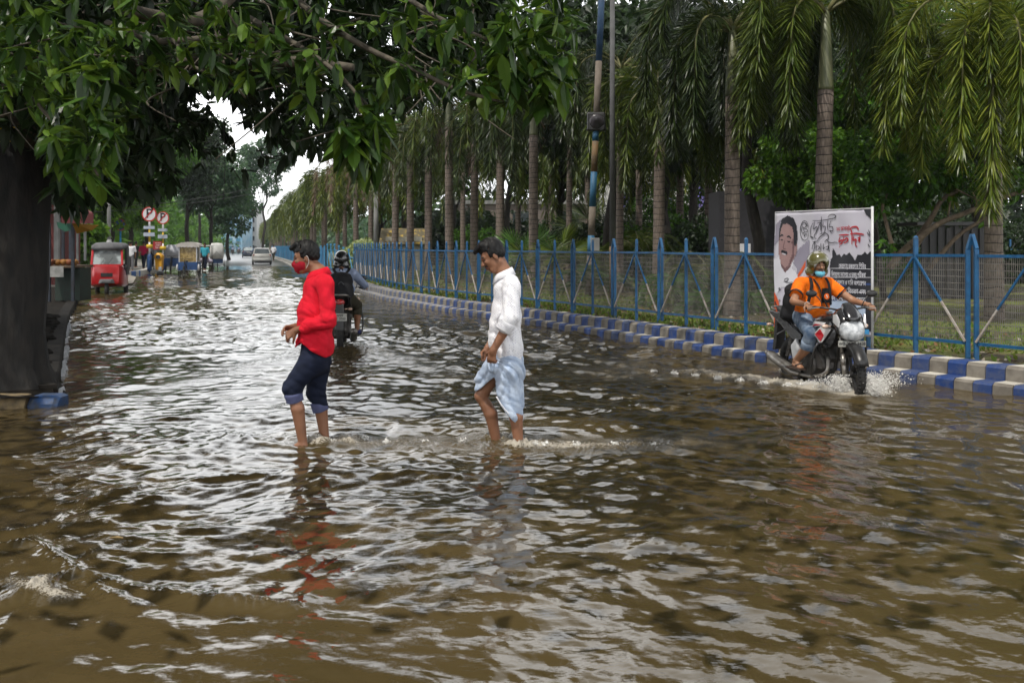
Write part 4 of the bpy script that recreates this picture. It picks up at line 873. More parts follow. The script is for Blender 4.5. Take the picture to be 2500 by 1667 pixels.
def hairshape(S,c,f,u,scale=1.0,top=.016,line=.055,quiff=.01,back=.012):
    f,l,up=basis(f,u); R_=np.stack([f,l,up],1); q=lambda a,b,d: np.array(c)+(f*a+l*b+up*d)*scale; z=scale
    S.ell(q(-.016,0,.045),(.100*z,.082*z,(.084+top)*z),R_,.01); S.cone(q(-.065,.03,.0),q(-.075,-.03,.0),.035*z,.035*z,.02)
    if quiff: S.cone(q(.045,.03,.105+top*.5),q(.085+quiff,-.01,.088+top*.3),.028*z,.016*z,.015); S.cone(q(.02,-.03,.11+top*.5),q(.075+quiff*.5,.0,.095+top*.3),.03*z,.02*z,.015)
    def cutf(g_):
        L_=((g_-np.array(c))@R_)/z; a,b,d=L_[...,0],np.abs(L_[...,1]),L_[...,2]
        hl=np.where(a>.035,line+.0*a,np.where(a>-.0,-.012+(a)*.3,-.03-.45*np.clip(-a,0,.09)))   # hairline height along the head
        sb=(a>.005)&(a<.028)&(d>-.03)&(b>.05)  # sideburn
        w_=hl-d; w_=np.where(sb,-.002,w_); return w_*z*.8
    S.cut(cutf)
    gg=folds(3,.005,150,[(f*.6+l*.5),(f*.8-l*.3+up*.4)],1.0); S.disp(gg,.02)
    return q,R_
# =============== the two men wading across ===============
def cloth(name,c1,c2,rough=.85,dots=None,bump=.25,streak=None):
    m=mat(name,c1,c2,14,rough,bump,bscale=220,spec=.2)
    t=m.node_tree; b=t.nodes['Principled BSDF']
    if dots:
        tx=t.nodes.new('ShaderNodeTexCoord'); mp=t.nodes.new('ShaderNodeMapping'); mp.inputs['Rotation'].default_value=(.3,.78,.2); t.links.new(tx.outputs['Object'],mp.inputs[0])
        vo=t.nodes.new('ShaderNodeTexVoronoi'); vo.inputs['Scale'].default_value=66; vo.inputs['Randomness'].default_value=.15; t.links.new(mp.outputs[0],vo.inputs['Vector'])
        lt_=t.nodes.new('ShaderNodeMath'); lt_.operation='LESS_THAN'; lt_.inputs[1].default_value=.25; t.links.new(vo.outputs['Distance'],lt_.inputs[0])
        src=b.inputs['Base Color'].links[0].from_socket; mx=t.nodes.new('ShaderNodeMix'); mx.data_type='RGBA'; mx.inputs[7].default_value=rgba(dots); t.links.new(lt_.outputs[0],mx.inputs[0]); t.links.new(src,mx.inputs[6]); t.links.new(mx.outputs[2],b.inputs['Base Color'])
    return m
RED=cloth('crimson cotton',(.66,.010,.030),(.54,.007,.02)); NAVY=cloth('dark navy denim',(.005,.008,.020),(.010,.015,.036),.8); CUFF=cloth('faded denim underside',(.10,.11,.21),(.07,.08,.16)); MASKR=cloth('dark red face mask',(.34,.01,.022),(.28,.008,.02))
WHT=cloth('white dotted cotton',(.82,.82,.84),(.76,.76,.80),.8,dots=(.34,.34,.44)); LUN=cloth('pale blue faded cotton wrap',(.52,.60,.72),(.36,.45,.60),.8); WHP=cloth('white cotton',(.76,.76,.78),(.7,.7,.73)); BLK=mat('black elastic and trim',(.012,.012,.014)); STRAP=mat('white ear loop',(.7,.7,.7))
Y0=7.86
def Q(px,py,dy=0): return P(px,py,Y0+dy)
SIDE=(0,1,0)
# ---- man in red ----
man=thing('person','man in a bright red shirt, rolled dark jeans and red face mask wading left','person',(*Q(765,1085)[:2],-.1)); mo=np.array(man.location)
q_=lambda px,py,dy=0: Q(px,py,dy)-mo
hc=q_(747,629); hf=(-.97,-.10,-.20); hu=(-.15,0,1)
S=SDF((-.36,-.42,-.12),(.32,.42,1.80),.0062)
qh,RH=head(S,hc,hf,hu,neck=q_(781,668)); S.cone(q_(781,668),q_(783,700),.062,.07,.03)
S.cone(q_(778,712),q_(770,800),.085,.10,.05,w=SIDE,st=1.45); S.cone(q_(770,800),q_(768,866),.10,.105,.05,w=SIDE,st=1.3)
S.cone(q_(785,690,-.12),q_(785,690,.12),.06,.06,.03)
for sg,sh,el,wr in ((-1,(793,694,-.19),(801,783,-.255),(722,806,-.16)),(1,(783,694,.19),(778,788,.26),(722,797,-.0))):
    S.cone(q_(*sh),q_(*el),.046,.038,.02); S.cone(q_(*el),q_(*wr),.040,.024,.015)
hand(S,q_(724,806,-.16),(-.78,.12,-.45),(.1,.75,-.45),.75,1,.95); hand(S,q_(722,797,-.0),(-.80,-.35,-.10),(.0,-.55,-.8),.7,-1,.92)
for hp,kn,an,dirf,r in (((760,878,-.09),(712,950,-.12),(740,1086,-.10),(-1,-.05,0),1),((779,876,.09),(770,955,.1),(795,1086,.1),(-1,.1,0),.97)):
    S.cone(q_(*hp),q_(*kn),.078,.052,.03); c=q_(kn[0]+(an[0]-kn[0])*.35+5,kn[1]+(an[1]-kn[1])*.35,kn[2]); S.cone(q_(*kn),c,.046*r,.050*r,.02); S.cone(c,q_(*an),.052*r,.033*r,.015); foot(S,q_(*an)-np.array((0,0,.0)),dirf,1.05)
S.mesh('body',[SKIN,DARK,LIP],man,facemats(qh,RH,hc,False))
S=SDF(hc-.17,hc+.17,.0045); hairshape(S,hc,hf,hu,1.0,.012,.058,.012); S.mesh('hair',HAIRM,man,sm=0)
# mask
f,l,u=RH.T; S=SDF(hc-.15,hc+.14,.0045); S.ell(qh(.035,0,-.052),(.066,.064,.066),RH,.01); S.cone(qh(.08,0,-.02),qh(.098,0,-.035),.016,.024,.02); S.cone(qh(.078,0,-.08),qh(.04,0,-.112),.026,.022,.02)
def mk(g_): L_=((g_-hc)@RH); return np.maximum(np.maximum(.006-L_[...,0],L_[...,2]+.006-.12*(L_[...,0]-.09)),-.0+( -.116-L_[...,2]))
S.cut(mk); S.disp(folds(6,.0018,90,[(1,.2,.3)]),.02); S.mesh('face_mask',MASKR,man)
for sg in (1,-1):
    mb=MB(); mb.tube(smooth([qh(.012,sg*.064,-.02),qh(-.008,sg*.078,.012),qh(-.024,sg*.080,-.005),qh(-.02,sg*.074,-.045),qh(.01,sg*.062,-.085)],5),.0022,5); mb.build('ear_loop',STRAP if sg==1 else BLK,man,True)
# shirt
S=SDF((-.36,-.44,.45),(.32,.44,1.62),.0065)
S.cone(q_(777,703),q_(772,765),.108,.125,.06,w=SIDE,st=1.5); S.cone(q_(772,765),q_(768,850),.128,.128,.06,w=SIDE,st=1.36); S.cone(q_(768,850),q_(768,880),.130,.125,.05,w=SIDE,st=1.36)
S.cone(q_(790,689,-.15),q_(790,689,.15),.066,.066,.04); S.cone(q_(783,676),q_(784,700),.062,.08,.03)
for sh,el,cf,cf2 in (((795,698,-.19),(803,783,-.25),(756,796,-.215),(748,799,-.208)),((785,698,.19),(780,788,.26),(746,795,.13),(740,796,.10))):
    S.cone(q_(*sh),q_(*el),.063,.051,.03); S.cone(q_(*el),q_(*cf),.052,.046,.02); S.cone(q_(*cf),q_(*cf2),.050,.050,.004)
hem=lambda g_: np.interp(g_[...,0]+mo[0],[Q(728,0)[0],Q(742,0)[0],Q(752,0)[0],Q(800,0)[0],Q(815,0)[0]],[Q(0,842)[2],Q(0,832)[2],Q(0,836)[2],Q(0,868)[2],Q(0,862)[2]])-mo[2]
S.cut(lambda g_: hem(g_)-g_[...,2]+.012*np.abs(g_[...,1]))
S.cut(lambda g_: -(np.linalg.norm((g_-qh(-.012,0,-.125))*np.array((1,1,.8)),axis=-1)-.062))
arm=lambda p: 1.0+1.0*np.exp(-(np.linalg.norm(p-q_(800,783,-.25),axis=1)/.14)**2)
S.disp(folds(12,.006,62,[(.55,.1,1),(.8,-.1,1)],1.3,arm),.05)
S.disp(folds(15,.0022,120,[(1,.1,.6),(.5,.4,1)],1.2),.05)
S.disp(fan(q_(800,786,-.2),6,.0038,.22,2),.05); S.mesh('shirt',RED,man)
def collar(parent,cc,rx,ry,mat_,back,front,tilt,h=.042,flare=.016):
    """a folded shirt collar: an open band round the neck with two points"""
    V=[];n=30; mb=MB(); rows=[]
    for row,(dz,dr) in enumerate(((.0,-.004),(h*.95,-.006),(h,.002),(h*.55,flare*.8),(-.010,flare*1.7))):
        pts=[]
        for k in range(n):
            a=math.pi*(-.88+1.76*k/(n-1)); c_=math.cos(a); ext=max(0,abs(a)/math.pi-.66)*3.0
            p=cc+np.array(back)*c_*(rx+dr)+np.cross((0,0,1),back)*math.sin(a)*(ry+dr)+np.array((0,0,1))*(dz+tilt*c_-(.04*ext if row==4 else 0)-(.012*ext if row in(1,2,3) else 0)); pts.append(p)
        rows.append(pts)
    for r_ in range(4):
        for k in range(n-1): mb.quad(rows[r_][k],rows[r_][k+1],rows[r_+1][k+1],rows[r_+1][k])
    o=mb.build('collar',mat_,parent,True); w_=o.modifiers.new('w','WELD'); w_.merge_threshold=.0005; o.modifiers.new('s','SOLIDIFY').thickness=.004; return o
collar(man,q_(777,673),.070,.068,RED,unit(np.array([[1.,.05,0]]))[0],None,.022,.046,.02)
mb=MB(); mb.tube(smooth([q_(759,697,0),q_(747,720,-.01),q_(738,760,-.015),q_(728,800,-.01)],5),.006,5,flat=.4); mb.build('button_placket',cloth('dark red seam',(.42,.01,.02),(.36,.01,.02)),man,True)
# jeans
S=SDF((-.36,-.34,.2),(.30,.34,1.02),.0062)
S.cone(q_(768,850),q_(768,885),.105,.108,.05,w=SIDE,st=1.4)
for hp,kn,cf in (((762,880,-.09),(713,946,-.12),(719,973,-.115)),((779,880,.09),(771,955,.1),(782,1002,.1))):
    S.cone(q_(*hp),q_(*kn),.098,.071,.04); S.cone(q_(*kn),q_(*cf),.070,.062,.02); e=q_(*cf); k_=q_(*kn); dd=unit((e-k_)[None])[0]
S.cut(lambda g_: np.minimum(np.maximum(g_[...,1]-.0,(q_(0,978)[2]-g_[...,2])),np.maximum(-g_[...,1],q_(0,1004)[2]-g_[...,2])) if False else np.where(g_[...,1]<0,q_(0,964)[2]-g_[...,2]-.25*(g_[...,0]-q_(718,0)[0]),q_(0,990)[2]-g_[...,2]-.2*(g_[...,0]-q_(782,0)[0])))
km=lambda p: .35+1.5*np.exp(-(np.linalg.norm(p-q_(714,950,-.12),axis=1)/.10)**2)+1.4*np.exp(-(np.linalg.norm(p-q_(774,975,.1),axis=1)/.11)**2)
S.disp(folds(22,.007,75,[(.25,.1,1),(-.3,.2,1),(.1,.5,1)],1.2,km),.05)
S.mesh('jeans',NAVY,man)
def cuffm(parent,a,b,ra,rb,m_,name='rolled_cuff'):
    a=np.array(a);b=np.array(b); t_,u_,v_=ortho(b-a); mb=MB(); L_=np.linalg.norm(b-a); prof=[(ra*.95,-.004),(ra*1.02,.002),(ra,L_*.35),(rb*1.03,L_*.5),(rb,L_*.9),(rb*.97,L_),(rb*.86,L_*1.0),(rb*.84,L_*.6)]
    rings=[]
    for i_,(r,h_) in enumerate(prof): rings.append([a+t_*(h_+.004*math.sin(3*k/20*6.28+i_))+ (u_*math.cos(k/20*6.283)+v_*math.sin(k/20*6.283))*r*(1+.03*math.sin(2*k/20*6.28+i_)) for k in range(20)])
    mb.loft(rings); return mb.build(name,m_,parent,True)
cuffm(man,q_(716,960,-.117),q_(721,981,-.113),.073,.067,CUFF); cuffm(man,q_(777,981,.1),q_(783.5,1004,.1),.066,.064,CUFF)
cuffm(man,q_(756,796,-.214),q_(744,800,-.206),.052,.052,RED,'rolled_sleeve')

# ---- man in white ----
man2=thing('person','man in a white dotted shirt looking down and gathering up his pale blue wrap','person',(*Q(1235,1085)[:2],-.1)); mo=np.array(man2.location)
hc=q_(1203,626); hf=(-.88,-.16,-.46); hu=(-.45,0,1)
S=SDF((-.34,-.40,-.12),(.30,.40,1.80),.0062)
qh,RH=head(S,hc,hf,hu,neck=q_(1231,668)); S.cone(q_(1231,668),q_(1236,700),.056,.066,.03)
S.cone(q_(1234,712),q_(1232,800),.08,.085,.05,w=SIDE,st=1.45); S.cone(q_(1232,800),q_(1236,880),.085,.10,.05,w=SIDE,st=1.35); S.cone(q_(1241,702,-.12),q_(1241,702,.12),.05,.05,.03)
S.cone(q_(1247,700,-.19),q_(1245,785,-.25),.045,.041,.02); S.cone(q_(1245,785,-.25),q_(1204,855,-.23),.043,.027,.015)
S.cone(q_(1240,700,.19),q_(1225,790,.24),.044,.038,.02); S.cone(q_(1225,790,.24),q_(1190,850,.1),.038,.025,.015)
hand(S,q_(1205,853,-.23),(-.2,.12,-.95),(.35,.85,0),.85,-1,.95); hand(S,q_(1191,850,.1),(-.2,-.25,-.95),(.3,-.8,0),.85,1,.95)
for hp,kn,an,dirf,r in (((1225,885,.07),(1174,966,.12),(1214,1089,.15),(-1,.0,0),1),((1244,885,-.07),(1250,975,-.08),(1267,1095,-.08),(-1,-.08,0),1.0)):
    S.cone(q_(*hp),q_(*kn),.068,.050,.03); c=q_(kn[0]+(an[0]-kn[0])*.35+(10 if kn[0]<1200 else 4),kn[1]+(an[1]-kn[1])*.35,kn[2]); S.cone(q_(*kn),c,.046*r,.052*r,.02); S.cone(c,q_(*an),.052*r,.034*r,.015); foot(S,q_(*an),dirf,1.05)
S.mesh('body',[SKIN,DARK,LIP],man2,facemats(qh,RH,hc,True))
S=SDF(hc-.18,hc+.18,.0045); hairshape(S,hc,hf,hu,1.0,.024,.060,.026); S.mesh('hair',HAIRM,man2,sm=0)
S=SDF((-.34,-.42,.5),(.30,.42,1.62),.0065)
S.cone(q_(1236,706),q_(1236,770),.098,.108,.06,w=SIDE,st=1.5); S.cone(q_(1236,770),q_(1239,850),.108,.112,.05,w=SIDE,st=1.4); S.cone(q_(1239,850),q_(1241,890),.112,.108,.05,w=SIDE,st=1.4)
S.cone(q_(1248,691,-.14),q_(1248,691,.14),.062,.062,.04); S.cone(q_(1234,674),q_(1240,700),.058,.078,.03); S.cone(q_(1206,790,-.02),q_(1203,838,-.02),.03,.034,.05,w=SIDE,st=2.4)
for sh,el,cf in (((1250,703,-.19),(1246,776,-.25),(1232,797,-.245)),((1242,703,.19),(1226,790,.24),(1210,812,.2))):
    S.cone(q_(*sh),q_(*el),.068,.066,.03); S.cone(q_(*el),q_(*cf),.067,.060,.01)
S.cut(lambda g_: np.interp(g_[...,0]+mo[0],[Q(1190,0)[0],Q(1206,0)[0],Q(1216,0)[0],Q(1276,0)[0]],[Q(0,846)[2],Q(0,858)[2],Q(0,874)[2],Q(0,884)[2]])-mo[2]-g_[...,2])
S.cut(lambda g_: -(np.linalg.norm((g_-qh(-.03,0,-.135))*np.array((1,1.15,.8)),axis=-1)-.052))
arm=lambda p: .8+1.3*np.exp(-(np.linalg.norm(p-q_(1240,785,-.25),axis=1)/.13)**2)+.5*np.exp(-((p[:,2]-q_(0,830)[2])/.08)**2)
S.disp(folds(32,.0055,62,[(1,.1,.75),(.8,.15,.9)],1.3,arm),.05); S.disp(folds(35,.002,120,[(1,.1,.5),(.4,.4,1)],1.2),.05)
S.mesh('shirt',WHT,man2); collar(man2,q_(1230,675),.062,.060,WHP,unit(np.array([[1.,.08,0]]))[0],None,.026,.046,.018)
cuffm(man2,q_(1241,786,-.248),q_(1228,806,-.242),.070,.066,WHT,'rolled_sleeve')
# wrap: a tied cloth, its front edge pulled up by the hand
S=SDF((-.36,-.34,.14),(.30,.34,1.0),.0066)
S.cone(q_(1240,865),q_(1242,900),.104,.110,.05,w=SIDE,st=1.6); S.cone(q_(1242,900),q_(1252,1000),.112,.072,.05,w=SIDE,st=1.6); S.cone(q_(1250,985),q_(1254,1020),.072,.064,.03); S.cone(q_(1238,930,-.07),q_(1250,1010,-.08),.092,.070,.03)
S.cone(q_(1210,880,-.04),q_(1186,935,.1),.072,.082,.04); S.cone(q_(1190,925,.1),q_(1180,960,.11),.080,.070,.03); S.cone(q_(1206,872,-.08),q_(1203,900,-.12),.045,.03,.03)
def wcut(g_):
    x=g_[...,0]+mo[0]; z=g_[...,2]+mo[2]
    hemz=np.interp(x,[Q(1160,0)[0],Q(1166,0)[0],Q(1204,0)[0],Q(1209,0)[0],Q(1213,0)[0],Q(1240,0)[0],Q(1262,0)[0],Q(1280,0)[0]],[Q(0,958)[2],Q(0,955)[2],Q(0,918)[2],Q(0,915)[2],Q(0,968)[2],Q(0,1004)[2],Q(0,1026)[2],Q(0,1024)[2]])
    near=hemz-z; far_=np.interp(x,[Q(1200,0)[0],Q(1212,0)[0],Q(1232,0)[0],Q(1275,0)[0]],[Q(0,950)[2],Q(0,985)[2],Q(0,1003)[2],Q(0,1024)[2]])-z
    return np.where(g_[...,1]<.05,near,np.where(x<Q(1209,0)[0],near,far_))
S.cut(wcut)
S.disp(fan(q_(1206,868,0),7.0,.0105,.3,1.0),.06); S.disp(folds(44,.003,110,[(1,.2,.8),(.7,.3,1)],1.1),.06)
S.mesh('wrap',LUN,man2)
mb=MB(); pts=[(1212,968,-.17),(1222,985,-.17),(1234,1001,-.16),(1248,1016,-.15),(1262,1024,-.13),(1272,1024,-.09)]; mb.tube(smooth([q_(*p) for p in pts],5),.006,6); mb.build('hem_band',WHP,man2,True)
# =============== motorcycles and riders ===============
TYR=mat('tyre rubber',(.009,.009,.009),(.02,.018,.016),18,.75,.5); BLKP=mat('black plastic',(.010,.010,.011),(.024,.022,.02),9,.38,.1); GLB=mat('glossy black paint',(.012,.012,.014),(.02,.018,.018),5,.18,0,coat=.6); CHR=mat('worn steel',(.36,.34,.31),(.2,.18,.16),9,.35,.15,metal=.8); ALU=mat('grimy engine alloy',(.15,.14,.13),(.06,.055,.05),7,.55,.5,metal=.5)
WPL=mat('glossy white panel',(.66,.65,.66),(.5,.49,.48),6,.22,coat=.5); REDP=mat('red panel stripe',(.50,.012,.02),(.4,.01,.02),6,.25); SEAT=mat('seat vinyl',(.016,.015,.015),(.03,.028,.026),20,.55,.3); AMB=mat('clear indicator lens',(.62,.45,.36),(.5,.34,.26),5,.15); REFL=mat('headlamp glass',(.62,.64,.66),(.34,.36,.38),22,.06,.35,spec=.9,coat=1,detail=2); TL=mat('tail lamp red lens',(.35,.01,.01),(.2,.01,.01),7,.15,coat=.6); PLT=mat('number plate white',(.46,.46,.42),(.36,.35,.31),12,.5); PLB=mat('plate lettering',(.02,.02,.025))
def wheel(t,cx,r,wdt,nsp,name,rim=BLKP,disc=True):
    w_=bpy.data.objects.new(name,None); link(w_); w_.parent=t; w_.location=(cx,0,r); rr=r-wdt
    mb=MB(); mb.torus((0,0,0),rr,wdt,40,12,0,'y',.95)
    for k in range(44):
        a=k/44*6.283; 
        for yy_,o in ((.028,0),(-.028,.07),(0,.035)): mb.box((math.cos(a+o)*(r-.0115),yy_,math.sin(a+o)*(r-.0115)),(.018,.02,.016),0,Matrix.Rotation(-(a+o),3,'Y'))
    mb.build('tyre',TYR,w_,True)
    mb=MB(); mb.torus((0,0,0),rr-wdt*.55,.018,36,8,0,'y',1.6); mb.cyl((0,-.05,0),(0,.05,0),.04,n=14)
    for k in range(nsp):
        a=k/nsp*6.283; d=np.array((math.cos(a),0,math.sin(a))); bar3(mb,d*.03,d*(rr-wdt*.5),.028,.03)
    mb.build('rim',rim,w_)
    if disc: mb=MB(); mb.lathe([(.05,.052),(.115,.052),(.115,.056),(.05,.056)],(0,0,0),24,0,'y',False); mb.build('brake_disc',CHR,w_)
    return w_
def rings_x(xs,fn,n=16): return [[(x,*p) for p in fn(i,x)] for i,x in enumerate(xs)]
def oval(cy,cz,ry,rz,n=16,pw=1.0): return [(cy+ry*math.copysign(abs(math.cos(a))**pw,math.cos(a)),cz+rz*math.copysign(abs(math.sin(a))**pw,math.sin(a))) for a in np.linspace(0,2*math.pi,n,endpoint=False)]
def motorcycle(t,front=True,stripe=True,steer=0):
    wheel(t,1.27,.30,.048,6,'front_wheel'); wheel(t,0,.30,.055,6,'rear_wheel',disc=False)
    for sg in (1,-1):
        mb=MB(); mb.tube([(1.27,sg*.085,.30),(1.20,sg*.085,.48)],.026,10); mb.tube([(1.20,sg*.085,.46),(1.06,sg*.085,.88)],.018,10); mb.tube([(1.235,sg*.085,.385),(1.19,sg*.085,.51)],.028,10); mb.build('fork_leg',CHR if sg<0 else ALU,t,True)
        mb=MB(); mb.tube([(.02,sg*.12,.31),(.17,sg*.12,.66)],.014,8)
        for k in range(11): p=np.array((.05,sg*.12,.38))+np.array((.10,0,.235))*k/10; mb.torus(p,.028,.006,14,6,0,'z')
        mb.build('rear_shock',ALU,t,True)
    mb=MB(); # front fender hugging the tyre
    for k in range(10):
        a0=R(22+13*k); a1=R(22+13*(k+1)); prof=[(-.075,.28),(-.062,.325),(0,.343),(.062,.325),(.075,.28)]
        for (ya,ra),(yb,rb) in zip(prof[:-1],prof[1:]):
            mb.quad((1.27+ra*math.cos(a0),ya,.30+ra*math.sin(a0)),(1.27+rb*math.cos(a0),yb,.30+rb*math.sin(a0)),(1.27+rb*math.cos(a1),yb,.30+rb*math.sin(a1)),(1.27+ra*math.cos(a1),ya,.30+ra*math.sin(a1)))
    o=mb.build('front_fender',BLKP,t,True); o.modifiers.new('w','WELD').merge_threshold=.001; o.modifiers.new('s','SOLIDIFY').thickness=.008
    mb=MB(); mb.tube([(1.07,-.10,.80),(1.07,.10,.80)],.03,8); mb.tube([(1.03,-.10,.93),(1.03,.10,.93)],.022,8); mb.tube([(1.09,0,.72),(1.02,0,.95)],.032,10); mb.build('fork_yoke',BLKP,t)
    mb=MB(); hb=[(.84,-.36,.985),(.90,-.30,1.0),(1.0,-.16,.99),(1.02,0,.965),(1.0,.16,.99),(.90,.30,1.0),(.84,.36,.985)]; mb.tube(smooth(hb,4),.011,8); mb.build('handlebar',BLKP,t,True)
    for sg in (1,-1):
        mb=MB(); mb.tube([(.835,sg*.37,.985),(.885,sg*.27,.998)],.018,10); mb.build('hand_grip',TYR,t,True)
        mb=MB(); mb.tube([(.90,sg*.24,.995),(.97,sg*.26,1.0),(.93,sg*.38,.985)],.006,6); mb.build('brake_lever',CHR,t)
        mb=MB(); mb.tube(smooth([(.93,sg*.22,1.0),(.95,sg*.24,1.07),(.93,sg*.29,1.13)],4),.006,6); mb.ell((.92,sg*.335,1.15),(.018,.065,.04),14,8); mb.build('mirror',BLKP,t,True)
    # tank
    S_=[(.40,.09,.72,.07),(.50,.13,.76,.09),(.62,.155,.80,.11),(.76,.165,.81,.125),(.88,.14,.82,.10),(.97,.09,.83,.07)]
    mb=MB(); mb.loft([[(x,*p) for p in oval(0,z,ry,rz,18,.85)] for x,ry,z,rz in S_]); mb.build('fuel_tank',GLB,t,True,sub=1)
    mb=MB(); mb.lathe([(.0,.0),(.04,.0),(.04,.012),(.0,.014)],(.72,0,.93),16); mb.build('fuel_cap',CHR,t)
    for sg in (1,-1): # pointed side shrouds with stripes
        mb=MB(); pts=[(.62,.77),(.80,.86),(1.02,.85),(1.10,.74),(1.05,.62),(.96,.55),(.86,.60),(.74,.70)]; bow=lambda x,z:.155+.06*math.sin(max(0,min(1,(x-.62)/.45))*math.pi)
        A=[(x,sg*bow(x,z),z) for x,z in pts]; B=[(x,sg*(bow(x,z)-.04),z) for x,z in pts]; c_=(.88,sg*.235,.72); n=len(pts)
        mb.add([c_]+A,[(0,1+k,1+(k+1)%n) if sg<0 else (0,1+(k+1)%n,1+k) for k in range(n)]); mb.add(A+B,[(k,(k+1)%n,n+(k+1)%n,n+k) for k in range(n)]); mb.build('side_shroud',GLB,t,False)
        if stripe:
            for poly,m_ in (([(.68,.775),(.82,.845),(1.0,.84),(.97,.80),(.84,.79)],WPL),([(.80,.70),(.93,.79),(1.06,.77),(1.0,.68),(.93,.60)],WPL),([(.84,.70),(.93,.765),(.98,.70),(.94,.63)],REDP),([(.70,.765),(.84,.815),(.97,.815),(.84,.795)],REDP)):
                mb=MB(); mb.add([(x,sg*(bow(x,z)+.022*(1 if m_ is WPL else 1.3)+.012*math.sin((x-.7)*6)),z) for x,z in poly],[tuple(range(len(poly)))]); o=mb.build('shroud_decal',m_,t); o.modifiers.new('s','SOLIDIFY').thickness=.004
        mb=MB(); mb.tube([(1.02,sg*.16,.80),(1.03,sg*.21,.80)],.010,6); mb.ell((1.035,sg*.245,.80),(.028,.042,.024),14,8); mb.build('indicator',AMB,t,True)
        # engine, crash bar, tail panels
        mb=MB(); A=[(-.32,.90),(-.10,.88),(.20,.74),(.42,.66),(.40,.56),(.18,.60),(-.05,.74),(-.30,.86)]; mb.ext(A,.03*1,(0,sg*.12-(.015),0),(1,0,0),(0,0,1)); mb.build('tail_panel',GLB,t,bevel=.008)
        mb=MB(); A=[(-.28,.875),(-.08,.85),(.10,.765),(.05,.80),(-.12,.885)]; mb.ext(A,.004,(0,sg*.142,0),(1,0,0),(0,0,1)); mb.build('tail_decal',WPL if sg<0 else REDP,t)
        mb=MB(); mb.tube([(.30,sg*.10,.27),(.30,sg*.23,.27)],.014,8); mb.box((.30,sg*.24,.275),(.06,.09,.025)); mb.build('footpeg',BLKP,t)
        mb=MB(); mb.tube([(-.25,sg*.09,.60),(.02,sg*.05,.72)],.01,6); mb.build('tail_stay',BLKP,t)
    mb=MB(); mb.loft([[(x,*p) for p in oval(0,z,ry,rz,14,.7)] for x,ry,z,rz in ((-.30,.07,.92,.03),(-.15,.12,.90,.045),(.05,.13,.83,.06),(.28,.12,.77,.06),(.44,.09,.78,.05),(.52,.05,.80,.03))]); mb.build('seat',SEAT,t,True)
    mb=MB(); mb.box((.60,0,.42),(.34,.24,.24)); mb.lathe([(.0,-.15),(.13,-.15),(.14,-.13),(.14,.13),(.13,.15),(0,.15)],(.52,0,.33),22,0,'y'); mb.box((.76,0,.50),(.17,.17,.24),0,Matrix.Rotation(R(-25),3,'Y'))
    for k in range(6): mb.box((.70+.025*k,0,.44+.035*k),(.22,.21,.010),0,Matrix.Rotation(R(-25),3,'Y'))
    mb.tube([(.62,-.13,.55),(.78,-.11,.40),(.80,-.10,.32)],.03,8); mb.build('engine',ALU,t,bevel=.006)
    mb=MB(); mb.tube([(1.02,0,.82),(.92,0,.60),(.84,0,.30),(.60,0,.20),(.25,0,.26)],.022,8); mb.tube([(1.0,0,.84),(.6,0,.66),(.2,0,.62),(-.25,0,.82)],.02,8); mb.build('frame',BLKP,t,True)
    for sg in (1,-1):
        mb=MB(); mb.tube(smooth([(.88,sg*.03,.62),(.93,sg*.20,.61),(.95,sg*.31,.58),(.90,sg*.33,.40),(.84,sg*.29,.24),(.80,sg*.10,.20)],5),.013,8); mb.build('crash_bar',BLKP,t,True)
        mb=MB(); bar3(mb,(0,sg*.09,.30),(.42,sg*.07,.33),.035,.03); mb.build('swingarm',ALU,t)
    mb=MB(); mb.tube(smooth([(.84,-.09,.44),(.86,-.12,.28),(.62,-.15,.20),(.35,-.17,.20)],5),.022,9); mb.tube([(.40,-.18,.20),(.30,-.19,.215),(-.18,-.21,.36),(-.24,-.212,.375)],[.03,.058,.058,.04],16); mb.tube([(-.24,-.212,.375),(-.28,-.213,.387)],[.03,.03],12); mb.build('exhaust',CHR,t,True)
    mb=MB(); mb.tube([(.28,-.255,.27),(.12,-.25,.27)],.006,6); 
    for k in range(6): mb.box((.22-.04*k,-.235,.245+.012*k),(.012,.01,.05))
    mb.build('heat_shield',BLKP,t)
    mb=MB(); mb.tube(smooth([(-.22,.13,.90),(-.34,.11,.93),(-.37,0,.935),(-.34,-.11,.93),(-.22,-.13,.90)],4),.012,8); mb.build('grab_rail',CHR,t,True)
    mb=MB(); mb.ell((-.32,0,.82),(.05,.075,.055),16,10); mb.build('tail_lamp',TL,t,True)
    mb=MB(); mb.ext([(-.36,.80),(-.28,.80),(-.34,.42),(-.42,.40)],.12,(0,.06,0),(1,0,0),(0,0,1)); mb.build('rear_mudguard',BLKP,t,bevel=.01)
    for sg in (1,-1): mb=MB(); mb.tube([(-.32,sg*.06,.72),(-.32,sg*.12,.72)],.008,6); mb.ell((-.325,sg*.155,.72),(.025,.035,.022),12,8); mb.build('indicator',AMB,t,True)
    # headlamp fairing
    mb=MB(); n=20; sec=((1.02,.10,.90,.10),(1.08,.155,.875,.135),(1.15,.165,.83,.155),(1.22,.145,.80,.135),(1.27,.11,.785,.10)); mb.loft([[(x,*p) for p in oval(0,z,ry,rz,n,.8)] for x,ry,z,rz in sec]); mb.build('headlamp_fairing',GLB,t,True)
    mb=MB(); mb.loft([[(x,*p) for p in oval(0,z,ry,rz,n,.85)] for x,ry,z,rz in ((1.225,.142,.78,.125),(1.275,.128,.765,.112),(1.31,.09,.757,.075),(1.32,.04,.755,.03))]); mb.build('headlamp',REFL,t,True)
    mb=MB(); V=[]; 
